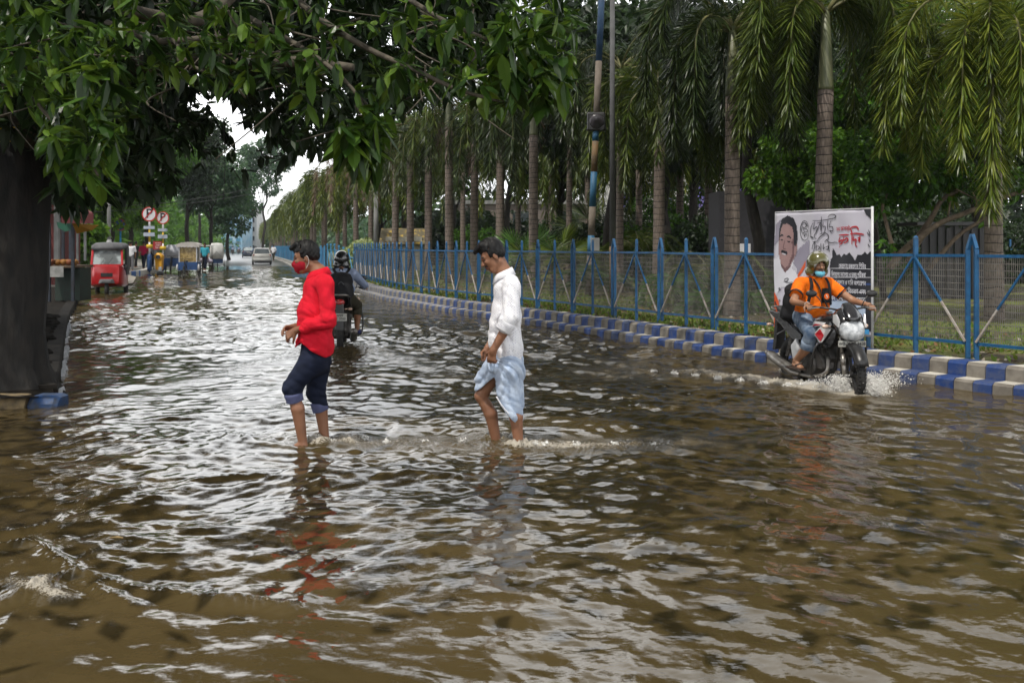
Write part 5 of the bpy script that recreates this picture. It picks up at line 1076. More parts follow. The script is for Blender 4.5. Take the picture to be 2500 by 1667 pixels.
    for i_,(x,hw,z) in enumerate(((1.285,.055,.865),(1.255,.085,.905),(1.20,.088,.965),(1.13,.075,1.02),(1.10,.05,1.045))): V.append([(x,hw,z),(x+.02,hw*.5,z+.01),(x+.027,0,z+.015),(x+.02,-hw*.5,z+.01),(x,-hw,z)])
    for i_ in range(4):
        for k in range(4): mb.quad(V[i_][k],V[i_][k+1],V[i_+1][k+1],V[i_+1][k])
    o=mb.build('fly_screen',GLB,t,True); o.modifiers.new('w','WELD').merge_threshold=.001; o.modifiers.new('s','SOLIDIFY').thickness=.008
    for sg in (1,-1): mb=MB(); mb.add([(1.235,sg*.13,.86),(1.19,sg*.152,.94),(1.12,sg*.165,.93),(1.14,sg*.172,.85),(1.24,sg*.148,.80)],[(0,1,2,3,4)]); o=mb.build('fairing_side',WPL if front else GLB,t); o.modifiers.new('s','SOLIDIFY').thickness=.012
    if front:
        mb=MB(); mb.box((1.245,0,.625),(.006,.30,.065)); mb.build('front_plate',PLT,t,bevel=.004); text_mesh('plate_lettering','WB-26AZ-8438',.052,PLB,t,frameM((1.2495,0,.625),(0,1,0),(0,0,1)),.001,.001,.85)
        mb=MB(); mb.tube([(1.21,-.08,.62),(1.21,.08,.62)],.012,6); mb.build('plate_bracket',BLKP,t)
GND=-.12
FRONT=('front_wheel','fork_leg','front_fender','fork_yoke','handlebar','hand_grip','brake_lever','mirror','headlamp_fairing','headlamp','fly_screen','fairing_side','front_plate','plate_lettering','plate_bracket')
def steer_front(t,a):
    """turn fork, wheel, bars and headlamp about the steering head"""
    M=Matrix.Translation((1.03,0,0))@Matrix.Rotation(a,4,'Z')@Matrix.Translation((-1.03,0,0))
    for o in t.children:
        if o.name.split('.')[0] in FRONT:
            if o.type=='MESH': o.data.transform(M)
            else: o.matrix_local=M@Matrix.Translation(o.location); 
STEER=R(-14)
ang=math.atan2(BD[1],BD[0])
bike=thing('motorcycle','black, white and red motorcycle ploughing through the flood beside the kerb','motorcycle',(*BR,GND),ang); motorcycle(bike); steer_front(bike,STEER)
bp=thing('motorcycle','motorcycle seen from behind driving away, half hidden by the man in the red shirt','motorcycle',(*SR,GND),math.atan2(SDI[1],SDI[0])); motorcycle(bp,False,False)
mb=MB(); mb.box((-.395,0,.60),(.006,.215,.115)); mb.build('rear_plate',PLT,bp,bevel=.004)
text_mesh('plate_lettering','AP09',.048,PLB,bp,frameM((-.4005,0,.626),(0,-1,0),(0,0,1)),.001,.001); text_mesh('plate_lettering','CC 5363',.048,PLB,bp,frameM((-.4005,0,.578),(0,-1,0),(0,0,1)),.001,.001)
def rider(t,shirt,trous,skin,sleeve_long,zoff=0,look=(1,0,-.05),bag=None,neckz=1.34,lean=0.0,barefoot=True,moust=True,beard=False,short=True,headc=(.50,0,1.455),steer=0):
    hcl=np.array(headc)
    lo,hi=(.0,-.62,.1),(1.25,.62,1.70)
    S=SDF(lo,hi,.0072); qh,RH=head(S,hcl,look,neck=(.44,0,1.30)); S.cone((.44,0,1.31),(.42,0,1.24),.058,.075,.03)
    S.cone((.40,0,1.17),(.36,0,.95),.085,.095,.05,w=SIDE,st=1.55); S.cone((.36,0,.95),(.32,0,.86),.10,.10,.04,w=SIDE,st=1.4); S.cone((.42,-.12,1.25),(.42,.12,1.25),.055,.055,.03)
    for sg in (1,-1):
        ca,sa=math.cos(steer),math.sin(steer); hx,hy=-.23,sg*.345; hx,hy=1.03+hx*ca-hy*sa,hx*sa+hy*ca; ex=.58+(hx-.80)*.45; ey=sg*.36+(hy-sg*.345)*.3
        S.cone((.42,sg*.19,1.235),(ex,ey,1.05),.05,.042,.02); S.cone((ex,ey,1.05),(hx,hy,1.015),.042,.027,.02)
        hand(S,(hx,hy,1.018),(.86*ca,.86*sa-sg*.05,-.12),(.25,-sg*.02,-.95),1.25,-sg*-1,.98)
        S.cone((.34,sg*.11,.84),(.74,sg*.235,.70),.085,.062,.03); S.cone((.74,sg*.235,.70),(.68,sg*.245,.54),.056,.058,.02); S.cone((.68,sg*.245,.54),(.40,sg*.235,.355) if False else (.44,sg*.245,.37),.058,.036,.02)
        foot(S,(.43,sg*.245,.365),(1,sg*.12,-.02))
    S.mesh('body',[skin,DARK,LIP],t,facemats(qh,RH,hcl,moust,1,beard))
    # shirt
    S=SDF((0,-.62,.72),(1.1,.62,1.5),.0072)
    S.cone((.41,0,1.20),(.38,0,.98),.112,.130,.05,w=SIDE,st=1.5); S.cone((.38,0,.98),(.34,0,.86),.130,.125,.05,w=SIDE,st=1.4); S.cone((.42,-.15,1.25),(.42,.15,1.25),.066,.066,.04); S.cone((.44,0,1.27),(.45,0,1.31),.075,.062,.02)
    for sg in (1,-1):
        if sleeve_long: S.cone((.42,sg*.19,1.235),(.58,sg*.36,1.05),.070,.058,.03); S.cone((.58,sg*.36,1.05),(.76,sg*.348,1.02),.056,.044,.02)
        else: S.cone((.42,sg*.19,1.235),(.52,sg*.295,1.12),.075,.070,.03)
    if not sleeve_long:
        dn=unit(np.array([[.16,.17,-.185]]))[0]
        S.cut(lambda g_: np.where(np.abs(g_[...,1])>.20,(g_[...,0]*dn[0]+np.abs(g_[...,1])*dn[1]+g_[...,2]*dn[2])-(.52*dn[0]+.295*dn[1]+1.12*dn[2]),-1))
    S.cut(lambda g_: .80-g_[...,2]); S.cut(lambda g_: -(np.linalg.norm(g_-np.array((.47,0,1.36)),axis=-1)-.058))
    S.disp(folds(61,.007,40,[(1,.3,.8),(.5,1,.6),(.4,-.9,1)],1.3),.05); S.mesh('shirt',shirt,t)
    S=SDF((.0,-.45,.2),(1.0,.45,1.0),.0075); S.cone((.33,-.05,.86),(.33,.05,.86),.12,.12,.05,w=SIDE,st=1.2)
    for sg in (1,-1): S.cone((.34,sg*.11,.85),(.74,sg*.235,.705),.105,.082,.04); S.cone((.74,sg*.235,.705),(.66,sg*.245,.51),.080,.072,.02)
    S.cut(lambda g_: np.where(g_[...,0]>.45,(.545-g_[...,2])+ (g_[...,0]-.68)*-.4,-1) if True else 0)
    S.disp(folds(62,.008,45,[(.5,.2,1),(1,.3,.4)],1.3),.05); S.mesh('trousers',trous,t)
    return qh,RH,hcl
ORG=cloth('orange polo cloth',(.85,.18,.008),(.75,.14,.006)); DEN=cloth('washed blue denim',(.06,.10,.17),(.22,.27,.34),.85); OLV=cloth('dark olive cloth',(.035,.032,.02),(.05,.045,.03)); LBL=cloth('light blue shirt',(.26,.31,.43),(.22,.27,.39)); BLKC=cloth('black bag cloth',(.012,.012,.014),(.022,.022,.024),.8)
r1=thing('person','man in an orange polo and olive helmet riding the motorcycle towards the camera','person',(*BR,GND),ang)
qh,RH,hcl=rider(r1,ORG,DEN,SKIN2,False,look=(.97,-.14,-.02),beard=True,steer=STEER)
r2=thing('person','rider in a light blue shirt and black helmet seen from behind','person',(*SR,GND),math.atan2(SDI[1],SDI[0])); qh2,RH2,hc2=rider(r2,LBL,OLV,SKIN,True,headc=(.50,0,1.44))
def helmet(t,qh,RH,hc_,m_,name='helmet',openf=True):
    S=SDF(np.array(hc_)-.19,np.array(hc_)+.2,.006); S.ell(qh(-.008,0,.035),(.135,.122,.132),RH,.01); S.cone(qh(-.04,.06,-.07),qh(-.04,-.06,-.07),.072,.072,.03)
    if openf: S.ell(qh(.13,0,-.055),(.125,.078,.105),RH,.01,'c'); S.ell(qh(.05,0,-.10),(.10,.066,.10),RH,.01,'c')
    S.cut(lambda g_: -(((g_-np.array(hc_))@RH)[...,2]+.125)); o=S.mesh(name,m_,t)
    return o
def helmat():
    m=mat('worn olive helmet paint',(.11,.10,.03),(.085,.08,.025),6,.22,.02,coat=.7); t=m.node_tree; b=t.nodes['Principled BSDF']
    tx=t.nodes.new('ShaderNodeTexCoord'); n=t.nodes.new('ShaderNodeTexNoise'); n.inputs['Scale'].default_value=9; n.inputs['Detail'].default_value=5; t.links.new(tx.outputs['Object'],n.inputs[0]); r=t.nodes.new('ShaderNodeValToRGB'); r.color_ramp.elements[0].position=.56; r.color_ramp.elements[1].position=.6; t.links.new(n.outputs[0],r.inputs[0])
    src=b.inputs['Base Color'].links[0].from_socket; mx=t.nodes.new('ShaderNodeMix'); mx.data_type='RGBA'; mx.inputs[7].default_value=(.35,.34,.32,1); t.links.new(r.outputs[0],mx.inputs[0]); t.links.new(src,mx.inputs[6]); t.links.new(mx.outputs[2],b.inputs['Base Color']); return m
helmet(r1,qh,RH,hcl,helmat()); helmet(r2,qh2,RH2,hc2,mat('black helmet shell',(.010,.010,.011),(.014,.014,.014),4,.16,0,coat=.8))
mb=MB(); mb.torus(qh(.09,0,.045),.078,.006,22,6,0,'x'); 
S=SDF(hcl-.17,hcl+.12,.005); S.ell(qh(.055,0,-.098),(.052,.05,.038),RH,.01); S.cone(qh(.05,.04,-.08),qh(.075,0,-.10),.022,.026,.02); S.cone(qh(.05,-.04,-.08),qh(.075,0,-.10),.022,.026,.02); S.mesh('lowered_face_mask',cloth('pale blue medical mask',(.16,.46,.58),(.12,.4,.52)),r1)
for sg in (1,-1):
    d=np.array((.16,sg*.17,-.185)); d/=np.linalg.norm(d); a=np.array((.515,sg*.290,1.128)); cuffm(r1,a-d*.006,a+d*.012,.077,.077,BLK,'sleeve_band'); 
    cuffm(r1,(.70,sg*.24,.60),(.665,sg*.245,.525),.083,.080,DEN,'rolled_cuff'); 
    mb=MB(); mb.tube(smooth([(.49,sg*.24,.32),(.55,sg*.235,.345),(.55,sg*.27,.34),(.50,sg*.29,.315)],4),.012,6); mb.box((.47,sg*.262,.285),(.27,.10,.018)); mb.build('sandal',mat('brown sandal',(.06,.035,.025)),r1)
mb=MB(); mb.tube(smooth([(.50,-.10,1.31),(.545,-.11,1.24),(.545,-.13,1.12),(.52,-.15,1.0)],5),.020,8,flat=.35); mb.build('bag_strap',BLKC,r1,True)
mb=MB(); mb.tube(smooth([(.50,.10,1.31),(.545,.11,1.24),(.545,.13,1.12),(.52,.15,1.0)],5),.020,8,flat=.35); mb.build('bag_strap',BLKC,r1,True)
mb=MB(); mb.tube(smooth([(.50,-.06,1.30),(.545,-.02,1.22),(.56,.02,1.1),(.55,.10,.96)],5),.018,8,flat=.35); mb.build('sling_strap',BLKC,r1,True)
mb=MB(); mb.box((.535,.085,1.11),(.012,.11,.17),0,Matrix.Rotation(R(6),3,'Y')); mb.build('chest_patch',BLKC,r1,bevel=.004)
mb=MB(); mb.lathe([(0,0),(.035,0),(.035,.003),(0,.003)],(.5435,.085,1.10),20,0,'x'); mb.build('round_badge',cloth('badge orange',(.8,.15,.02),(.7,.12,.02)),r1)
mb=MB(); mb.tube(smooth([(.5475,.085,1.118),(.5478,.075,1.105),(.5478,.095,1.098),(.5475,.082,1.083)],4),.004,6); mb.build('badge_mark',STRAP,r1,True)
mb=MB(); mb.torus((.735,-.285,1.018),.033,.005,16,6,0,'x'); mb.build('bracelet',mat('pale bracelet',(.6,.5,.45)),r1,True)
mb=MB()
for sg in (1,-1): mb.tube(smooth([(.475,sg*.02,1.285),(.505,sg*.05,1.30),(.47,sg*.078,1.335)],4),.014,6,flat=.4)
mb.build('polo_collar',ORG,r1,True)
def pack(name,label,loc,rz,w_,d_,h_,x0,z0,tilt,straps=True):
    t=thing(name,label,'backpack',loc,rz); S=SDF((x0-d_,-w_-.05,z0-h_*.75),(x0+d_,w_+.05,z0+h_*.75),.008)
    S.cone((x0,0,z0-h_*.28),(x0+tilt,0,z0+h_*.26),d_*.52,d_*.46,.03,w=SIDE,st=w_/(d_*.5)); S.cone((x0-d_*.42,0,z0-h_*.26),(x0-d_*.36,0,z0+.0),d_*.26,d_*.22,.015,w=SIDE,st=w_/(d_*.5)*.9); S.disp(folds(70,.006,45,[(.3,1,.4),(1,.2,1)],1.3),.05); S.mesh('bag_body',BLKC,t)
    mb=MB(); mb.tube(smooth([(x0-d_*.42,-w_*.36,z0-h_*.02),(x0-d_*.50,0,z0+h_*.12),(x0-d_*.42,w_*.36,z0-h_*.02)],6),.006,5); mb.build('zip',mat('grey zip',(.12,.12,.13)),t)
    mb=MB(); mb.tube(smooth([(x0,-.03,z0+h_*.42),(x0-.01,0,z0+h_*.52),(x0,.03,z0+h_*.42)],4),.009,6); mb.build('top_handle',BLKC,t,True)
    if straps:
        for sg in (1,-1): mb=MB(); mb.tube(smooth([(x0+d_*.3,sg*.08,z0+h_*.36),(.345,sg*.11,1.29),(.42,sg*.12,1.325),(.52,sg*.125,1.25)],6),.026,8,flat=.35); mb.build('shoulder_strap',BLKC,t,True)
    return t
pack('backpack','bulky black delivery backpack on the back of the rider in orange',(*BR,GND),ang,.24,.21,.55,.13,1.02,.03,False)
p2=pack('backpack','black backpack worn by the rider in the light blue shirt',(*SR,GND),math.atan2(SDI[1],SDI[0]),.185,.15,.56,.215,1.05,.03)
for sg in (1,-1): mb=MB(); mb.ell((.50,sg*.262,.305),(.14,.052,.05),16,9); mb.build('shoe',mat('blue canvas shoe',(.02,.035,.16),(.015,.02,.09),9,.7),r2,True)
mb=MB(); mb.ext([(-.02,.50),(.10,.60),(.15,.46),(.09,.32),(.03,.34)],.05,(0,-.17,0),(1,0,0),(0,0,1)); tag(mb.build('hanging_bag',mat('crumpled white plastic',(.55,.56,.58),(.4,.41,.43),9,.4,.5),None,bevel=.02),'crumpled white plastic bag hanging at the side of the near motorcycle','bag'); hb_=bpy.data.objects['hanging_bag']; hb_.location=(BR[0]+.28*BD[0]-.0,BR[1]+.28*BD[1],GND+.02); hb_.rotation_euler=(0,0,ang)

# =============== campaign banner ===============
BNC=offset(KR,.66); SB=arclen(BNC); pxs=CX+F*BNC[:,0]/BNC[:,1]; m_=BNC[:,1]<60
def at_px(px): s=np.interp(-px,-pxs[m_],SB[m_]); return at_s(BNC,SB,s)
bl,brr=at_px(1892),at_px(2130); zb,zt=.40,2.03; W_=np.linalg.norm(brr-bl); HB=zt-zb; bu_=np.array((*(brr-bl)/W_,0)); bn=np.array((bu_[1],-bu_[0],0))
banner=thing('banner','printed banner with a smiling man and Bengali writing tied to the blue fence','banner',(*bl,zb))
def bq(u,v,o=0): # metres along, up, proud of the cloth
    o=o+.003 if o>0 else o
    bulge=.012*math.sin(u*4.2+v*2)+.008*math.sin(u*9-v*5)+.02*math.exp(-((v-HB)/.25)**2)*math.sin(u*11)*.5
    return bu_*u+np.array((0,0,v))+bn*(bulge+o)
def bc(x,y): u=(x-160)/1150.; h=1385+u*150; return u*W_,HB*(1-(y-100)/h)
mb=MB(); nx,ny=40,36
G_=[[bq(W_*i_/nx,HB*j_/ny) for j_ in range(ny+1)] for i_ in range(nx+1)]
for i_ in range(nx):
    for j_ in range(ny): mb.quad(G_[i_][j_],G_[i_+1][j_],G_[i_+1][j_+1],G_[i_][j_+1])
o=mb.build('cloth',mat('banner vinyl',(.50,.48,.56),(.58,.57,.63),2.5,.45,.1),banner,True); o.modifiers.new('w','WELD').merge_threshold=.0005; q9=o.modifiers.new('s','SOLIDIFY'); q9.thickness=.002; q9.offset=0
def print_(name,poly,m_,o=.004,sub=26,raw=False):
    """a printed area of the banner: polygon triangulated over the rippled cloth"""
    P2=np.array([bc(*p) for p in poly]) if not raw else np.array(poly); x0,y0=P2.min(0); x1,y1=P2.max(0); st=max((x1-x0),(y1-y0))/sub; st=max(st,.008); mb=MB(); X=np.arange(x0,x1,st);Yv=np.arange(y0,y1,st)
    cx,cy=np.meshgrid(X+st/2,Yv+st/2,indexing='ij'); r=inpoly(cx,cy,[tuple(p) for p in P2])
    for a,b in np.argwhere(r): mb.quad(bq(X[a],Yv[b],o),bq(X[a]+st,Yv[b],o),bq(X[a]+st,Yv[b]+st,o),bq(X[a],Yv[b]+st,o))
    if mb.n: o=mb.build(name,m_,banner); return o
def stroke(name,lines,w_,m_,o=.008):
    mb=MB()
    for ln in lines:
        Q_=smooth([bc(*p) for p in ln],5); T_=np.gradient(Q_,axis=0); T_/=np.linalg.norm(T_,axis=1)[:,None]+1e-9; N_=np.stack([-T_[:,1],T_[:,0]],1); n=len(Q_)
        wd=w_*(.35+.65*np.sin(np.linspace(.25,math.pi-.25,n)))/2
        for k in range(n-1):
            a,b,c,d=Q_[k]-N_[k]*wd[k],Q_[k+1]-N_[k+1]*wd[k+1],Q_[k+1]+N_[k+1]*wd[k+1],Q_[k]+N_[k]*wd[k]; mb.quad(bq(*a,o),bq(*b,o),bq(*c,o),bq(*d,o))
    return mb.build(name,m_,banner)
pk=lambda n,c,c2=None: mat('print '+n,c,c2 or tuple(v*.9 for v in c),3,.45)
BK=pk('black',(.012,.012,.018)); BO=pk('orange',(.62,.09,.015)); BG=pk('green',(.02,.16,.07)); BR_=pk('red',(.42,.01,.02)); BS=pk('shade',(.27,.25,.32)); BF_=pk('face',(.36,.23,.22),(.29,.18,.18)); BFd=pk('face shade',(.15,.08,.085)); BW=pk('white',(.68,.68,.74)); BB=pk('navy',(.02,.05,.17)); BLb=pk('pale blue',(.42,.52,.68))
print_('printed_shadow',[(175,240),(250,180),(230,420),(165,500)],BS,.003); print_('printed_shadow',[(440,560),(600,430),(590,800),(520,760),(455,860),(380,780)],BS,.003)
print_('printed_shirt',[(165,660),(235,640),(300,760),(380,700),(440,780),(455,880),(430,1000),(330,1000),(240,1010),(170,1100)],BW,.003)
el=lambda cx,cy,rx,ry,n=22,t0=0: [(cx+rx*math.cos(a),cy+ry*math.sin(a)) for a in np.linspace(t0,t0+2*math.pi,n,endpoint=False)]
print_('printed_neck',[(240,640),(380,640),(365,760),(300,830),(255,760)],BFd,.004)
print_('printed_face',[(232,330),(262,240),(330,205),(395,250),(425,360),(435,480),(410,640),(365,745),(300,770),(250,720),(228,600),(224,460)],BF_,.005,40)
print_('printed_hair',[(230,440),(228,300),(258,180),(330,138),(400,175),(440,280),(446,420),(430,520),(405,500),(405,380),(385,280),(330,235),(275,245),(248,300),(240,400)],BK,.0065,40)
print_('printed_ear',[(408,500),(438,470),(440,560),(418,640),(404,610)],BF_,.0065); print_('printed_cheek_shade',[(405,380),(425,480),(405,640),(355,745),(330,760),(385,600),(380,460)],BFd,.0058)
print_('printed_moustache',[(255,575),(262,552),(290,560),(325,575),(332,605),(318,612),(288,590),(262,592)],BK,.0072); print_('printed_teeth',[(266,592),(290,597),(316,610),(300,613),(276,604)],BW,.0072); stroke('printed_brow',[[(245,388),(262,372),(282,380)],[(325,398),(350,392),(372,418)]],.022,BK,.0075); stroke('printed_eye',[[(250,425),(265,432),(278,428)],[(330,450),(348,458),(364,452)]],.016,BK,.0075); stroke('printed_nose',[[(300,440),(282,520),(290,540),(312,540)]],.012,BFd,.0075)
print_('printed_black_field',[(875,545),(900,590),(925,640),(955,630),(985,665),(1010,630),(1045,640),(1075,615),(1105,650),(1140,715),(1165,640),(1205,650),(1240,610),(1262,645),(1310,590),(1310,1180),(1000,1185),(845,1185),(840,800),(836,780),(850,690),(870,660)],BK,.004,70)
print_('printed_black_corner',[(1215,108),(1308,108),(1306,240),(1270,190),(1245,170)],BK,.004); print_('printed_black_strip',[(1255,1180),(1310,1180),(1310,1560),(1130,1560),(1140,1500),(1250,1420)],BK,.004); print_('printed_blue_band',[(845,990),(1300,1000),(1300,1012),(845,1005)],BB,.006); print_('printed_blue_band',[(835,1120),(960,1120),(940,1190),(835,1185)],BB,.006); print_('printed_pale_field',[(830,1190),(1250,1190),(1250,1420),(1000,1420),(830,1380)],BLb,.004)
print_('printed_blue_box',[(1120,1540),(1290,1545),(1290,1600),(1110,1600)],pk('sky blue',(.05,.30,.62)),.006)
print_('printed_orange',[(552,690),(548,770),(515,830),(470,885),(452,872)],BO,.004); print_('printed_orange_corner',[(160,1050),(215,1170),(262,1330),(240,1440),(215,1492),(150,1480)],BO,.004,40); print_('printed_black_stripe',[(160,1180),(172,1165),(262,1375),(245,1400)],BK,.006,50); print_('printed_green_corner',[(262,1390),(300,1360),(300,1500),(215,1498)],BG,.006)
stroke('printed_emblem',[el(535,330,56,118,16)+[(591,330)],[(500,250),(530,230),(560,260),(540,290),(505,285),(500,250)],[(515,300),(550,310),(575,330),(555,350),(530,340),(515,300)],[(505,380),(525,350),(530,400),(550,370),(570,395)],[(500,290),(495,330),(510,360)],[(545,245),(575,280)]],.011,BK)
stroke('printed_title',[[(600,400),(655,420)],[(650,240),(620,290),(612,350),(622,410),(648,432)],[(640,212),(700,216),(780,214),(860,202),(905,195),(925,178),(915,158),(880,150),(845,160),(832,185)],[(668,225),(660,270),(652,320),(690,290),(700,310),(672,380)],[(742,225),(745,290),(742,340)],[(700,250),(735,240),(715,300),(690,350),(660,400),(690,440)],[(752,170),(753,240),(755,370)],[(775,240),(770,290),(800,290),(795,340),(780,385)],[(830,215),(828,300),(835,350)],[(870,220),(845,290),(885,300),(885,350),(850,340),(880,380)],[(735,380),(800,370),(835,400),(830,440),(790,470)],[(700,470),(720,430),(760,395),(790,380)]],.0125,BK)
stroke('printed_title',[[(632,560),(645,500),(670,480),(665,540),(650,590)],[(690,500),(685,560),(700,590)],[(700,520),(730,540),(700,570)],[(745,490),(742,600)],[(775,495),(770,560),(790,540)],[(835,490),(838,600)],[(800,540),(830,530),(820,570),(800,560)],[(792,480),(815,450),(835,480),(870,490),(905,485),(938,490)],[(640,470),(700,465)]],.0125,BK)
stroke('printed_red_title',[[(955,402),(1020,400),(1068,402)],[(1080,392),(1140,388),(1200,398),(1232,405)],[(968,420),(952,480),(990,460),(985,500),(955,515)],[(958,540),(962,548)],[(1010,415),(1005,470),(1040,440),(1060,460),(1035,490),(1010,500)],[(1080,330),(1100,312),(1145,308),(1168,335),(1165,350)],[(1080,330),(1100,380),(1105,520)],[(1125,415),(1118,470),(1150,460),(1145,520),(1165,550)],[(1190,410),(1188,500)],[(1165,440),(1185,450),(1170,480)]],.021,BR_)
stroke('printed_sketch_lines',[[(1275,350),(1290,400),(1285,440)],[(1280,460),(1296,500)],[(1262,380),(1285,420)],[(1270,520),(1290,560)]],.012,BK)
stroke('printed_signature',[[(290,940),(300,905),(340,900),(330,930),(300,935),(345,950),(400,945)],[(215,1020),(235,1010),(225,1040),(250,1030)],[(215,1150),(240,1160),(225,1180)]],.011,BK)
def btext(txt,x0,x1,y,h_,m_=BW):
    (ua,va),(ub,vb)=bc(x0,y),bc(x1,y); o=text_mesh('printed_line',txt,h_,m_,banner,Matrix.Identity(4),.0008,.0008); n=len(o.data.vertices); v=np.zeros(n*3,np.float32); o.data.vertices.foreach_get('co',v); v=v.reshape(-1,3); w0=np.ptp(v[:,0])+1e-6; v[:,0]=(v[:,0]-v[:,0].min())/w0*(ub-ua)+ua; v[:,1]+=va; out=np.array([bq(a,b,.009+c) for a,b,c in v],np.float32); o.data.vertices.foreach_set('co',out.ravel()); o.data.update()
for txt,x0,x1,y in (('স্বেচ্ছায় রক্তদান শিবির',955,1250,775),('বিনামূল্যে স্বাস্থ্য ও চক্ষু পরীক্ষা',860,1250,870),('চশমা প্রদান ও ছানি অপারেশন',860,1250,965),('হুইল চেয়ার বিতরণ এবং',865,1250,1062),('অনাথদের সহায়তা প্রদান',850,1248,1155)):
    t2=[]; ch=list(txt); k=0   # left-hand vowel signs are written before their consonant
    for c in ch:
        if c in 'িে':
            j=len(t2)-1
            while j>=2 and t2[j-1]=='্': j-=2
            if j>0 and t2[j]=='়': j-=1
            t2.insert(max(j,0),c)
        else: t2.append(c)
    btext(''.join(c for c in t2 if c!='্'),x0,x1,y,.085)
btext('২৫ আগস্ট',930,1078,325,.075,BR_)
for ln_ in ([(845,797),(1070,805),(1305,822)],[(845,905),(1070,912),(1305,922)],[(845,1085),(1070,1092),(1305,1102)]): stroke('printed_rule',[ln_],.010,BW,.007)
PO=mat('white plastic pole',(.6,.6,.62),(.5,.5,.5),6,.5)
mb=MB(); mb.tube([bq(W_+.01,-.25,.01),bq(W_+.01,HB+.03,.01)],.017,8); mb.build('pole',PO,banner,True); mb=MB(); mb.tube([bq(0,-.0,-.012),bq(0,HB+.01,-.012)],.014,8); mb.build('pole',PO,banner,True); mb=MB(); mb.tube([bq(W_*k/12,HB+.006,0) for k in range(13)],.009,6); mb.build('top_batten',PO,banner,True)
# =============== vehicles, signs, stalls and people down the road ===============
def gp(px,Y,z=0): return ((px-CX)/F*Y,Y,z)
REDB=mat('red body paint',(.42,.012,.014),(.34,.01,.012),3,.28,0,coat=.4); GREYC=mat('grey canvas',(.12,.12,.125),(.08,.08,.085),6,.8,.4); GLASS=mat('dark window glass',(.03,.04,.045),(.06,.07,.075),2,.08,0,spec=.8); PALEG=mat('bright window glass',(.42,.46,.47),(.25,.3,.3),1.5,.1)
BLUEP=mat('cart blue paint',(.02,.07,.20),(.015,.045,.13),6,.5,.2); WCAN=mat('white canvas hood',(.62,.62,.60),(.5,.5,.48),4,.8,.3); YEL=mat('yellow plastic',(.72,.36,.02),(.6,.28,.01),5,.45); WOOD=mat('old wood',(.14,.09,.05),(.07,.045,.03),6,.8,.4,sx=(1,1,4)); WP=mat('white sign paint',(.68,.68,.70),(.6,.6,.62),5,.5); RP=mat('sign red paint',(.50,.02,.02),(.42,.02,.02),5,.4); BP=mat('sign blue paint',(.03,.07,.55),(.025,.05,.45),5,.4); CON=mat('concrete pole',(.26,.26,.25),(.17,.17,.165),4,.9,.3,sx=(1,1,.4))
def spokew(t,x,y,r,name='wheel',n=14,w=.022,m_=None):
    mb=MB(); mb.torus((x,y,r),r-w,w,26,6,0,'y'); mb.cyl((x,y-.04,r),(x,y+.04,r),.03,n=8)
    for k in range(n): a=k/n*6.283; mb.tube([(x,y,r),(x+math.cos(a)*(r-w),y,r+math.sin(a)*(r-w))],.006,4)
    mb.build(name,m_ or TYR,t)
def pedestrian(name,label,loc,rz,shirt,pants,skin=SKIN,walk=.18,bagm=None,h=1.0):
    t=thing(name,label,'person',loc,rz); S=SDF((-.45,-.36,-.02),(.45,.36,1.78),.014); qh,RH=head(S,(.02,0,1.60),(1,0,-.05),neck=(0,0,1.42)); S.cone((0,0,1.42),(0,0,1.36),.055,.07,.03); S.cone((0,0,1.28),(0,0,.98),.09,.10,.05,w=SIDE,st=1.45)
    for sg in (1,-1): S.cone((0,sg*.20,1.37),(-.03*sg,sg*.26,1.10),.05,.042,.02); S.cone((-.03*sg,sg*.26,1.10),(.10+.06*sg,sg*.25,.86),.040,.028,.02); hand(S,(.10+.06*sg,sg*.25,.86),(.2,0,-1),(.3,-sg*.9,0),.5,sg,1.0); S.cone((0,sg*.09,.90),(walk*sg*.6,sg*.10,.50),.08,.055,.03); S.cone((walk*sg*.6,sg*.10,.50),(walk*sg-.04,sg*.10,.10),.052,.036,.02); foot(S,(walk*sg-.04,sg*.10,.085),(1,0,0))
    S.mesh('body',[skin,DARK,LIP],t,facemats(qh,RH,(.02,0,1.60)))
    S=SDF((-.15,-.2,1.4),(.2,.2,1.85),.012); hairshape(S,np.array((.02,0,1.60)),(1,0,-.05),(0,0,1),1.0); S.mesh('hair',HAIRM,t,sm=0)
    S=SDF((-.3,-.42,.8),(.3,.42,1.5),.014); S.cone((0,0,1.30),(0,0,.92),.115,.125,.05,w=SIDE,st=1.45); S.cone((0,-.15,1.37),(0,.15,1.37),.065,.065,.04)
    for sg in (1,-1): S.cone((0,sg*.20,1.37),(-.03*sg,sg*.26,1.13),.07,.062,.03)
    S.cut(lambda g_: .84-g_[...,2]); S.disp(folds(71,.007,35,[(1,.3,.8),(.5,1,.6)],1.3),.05); S.mesh('shirt',shirt,t)
    S=SDF((-.4,-.28,.05),(.4,.28,1.0),.014)
    for sg in (1,-1): S.cone((0,sg*.09,.92),(walk*sg*.6,sg*.10,.50),.105,.075,.03); S.cone((walk*sg*.6,sg*.10,.50),(walk*sg-.04,sg*.10,.13),.075,.06,.02)
    S.mesh('trousers',pants,t); return t
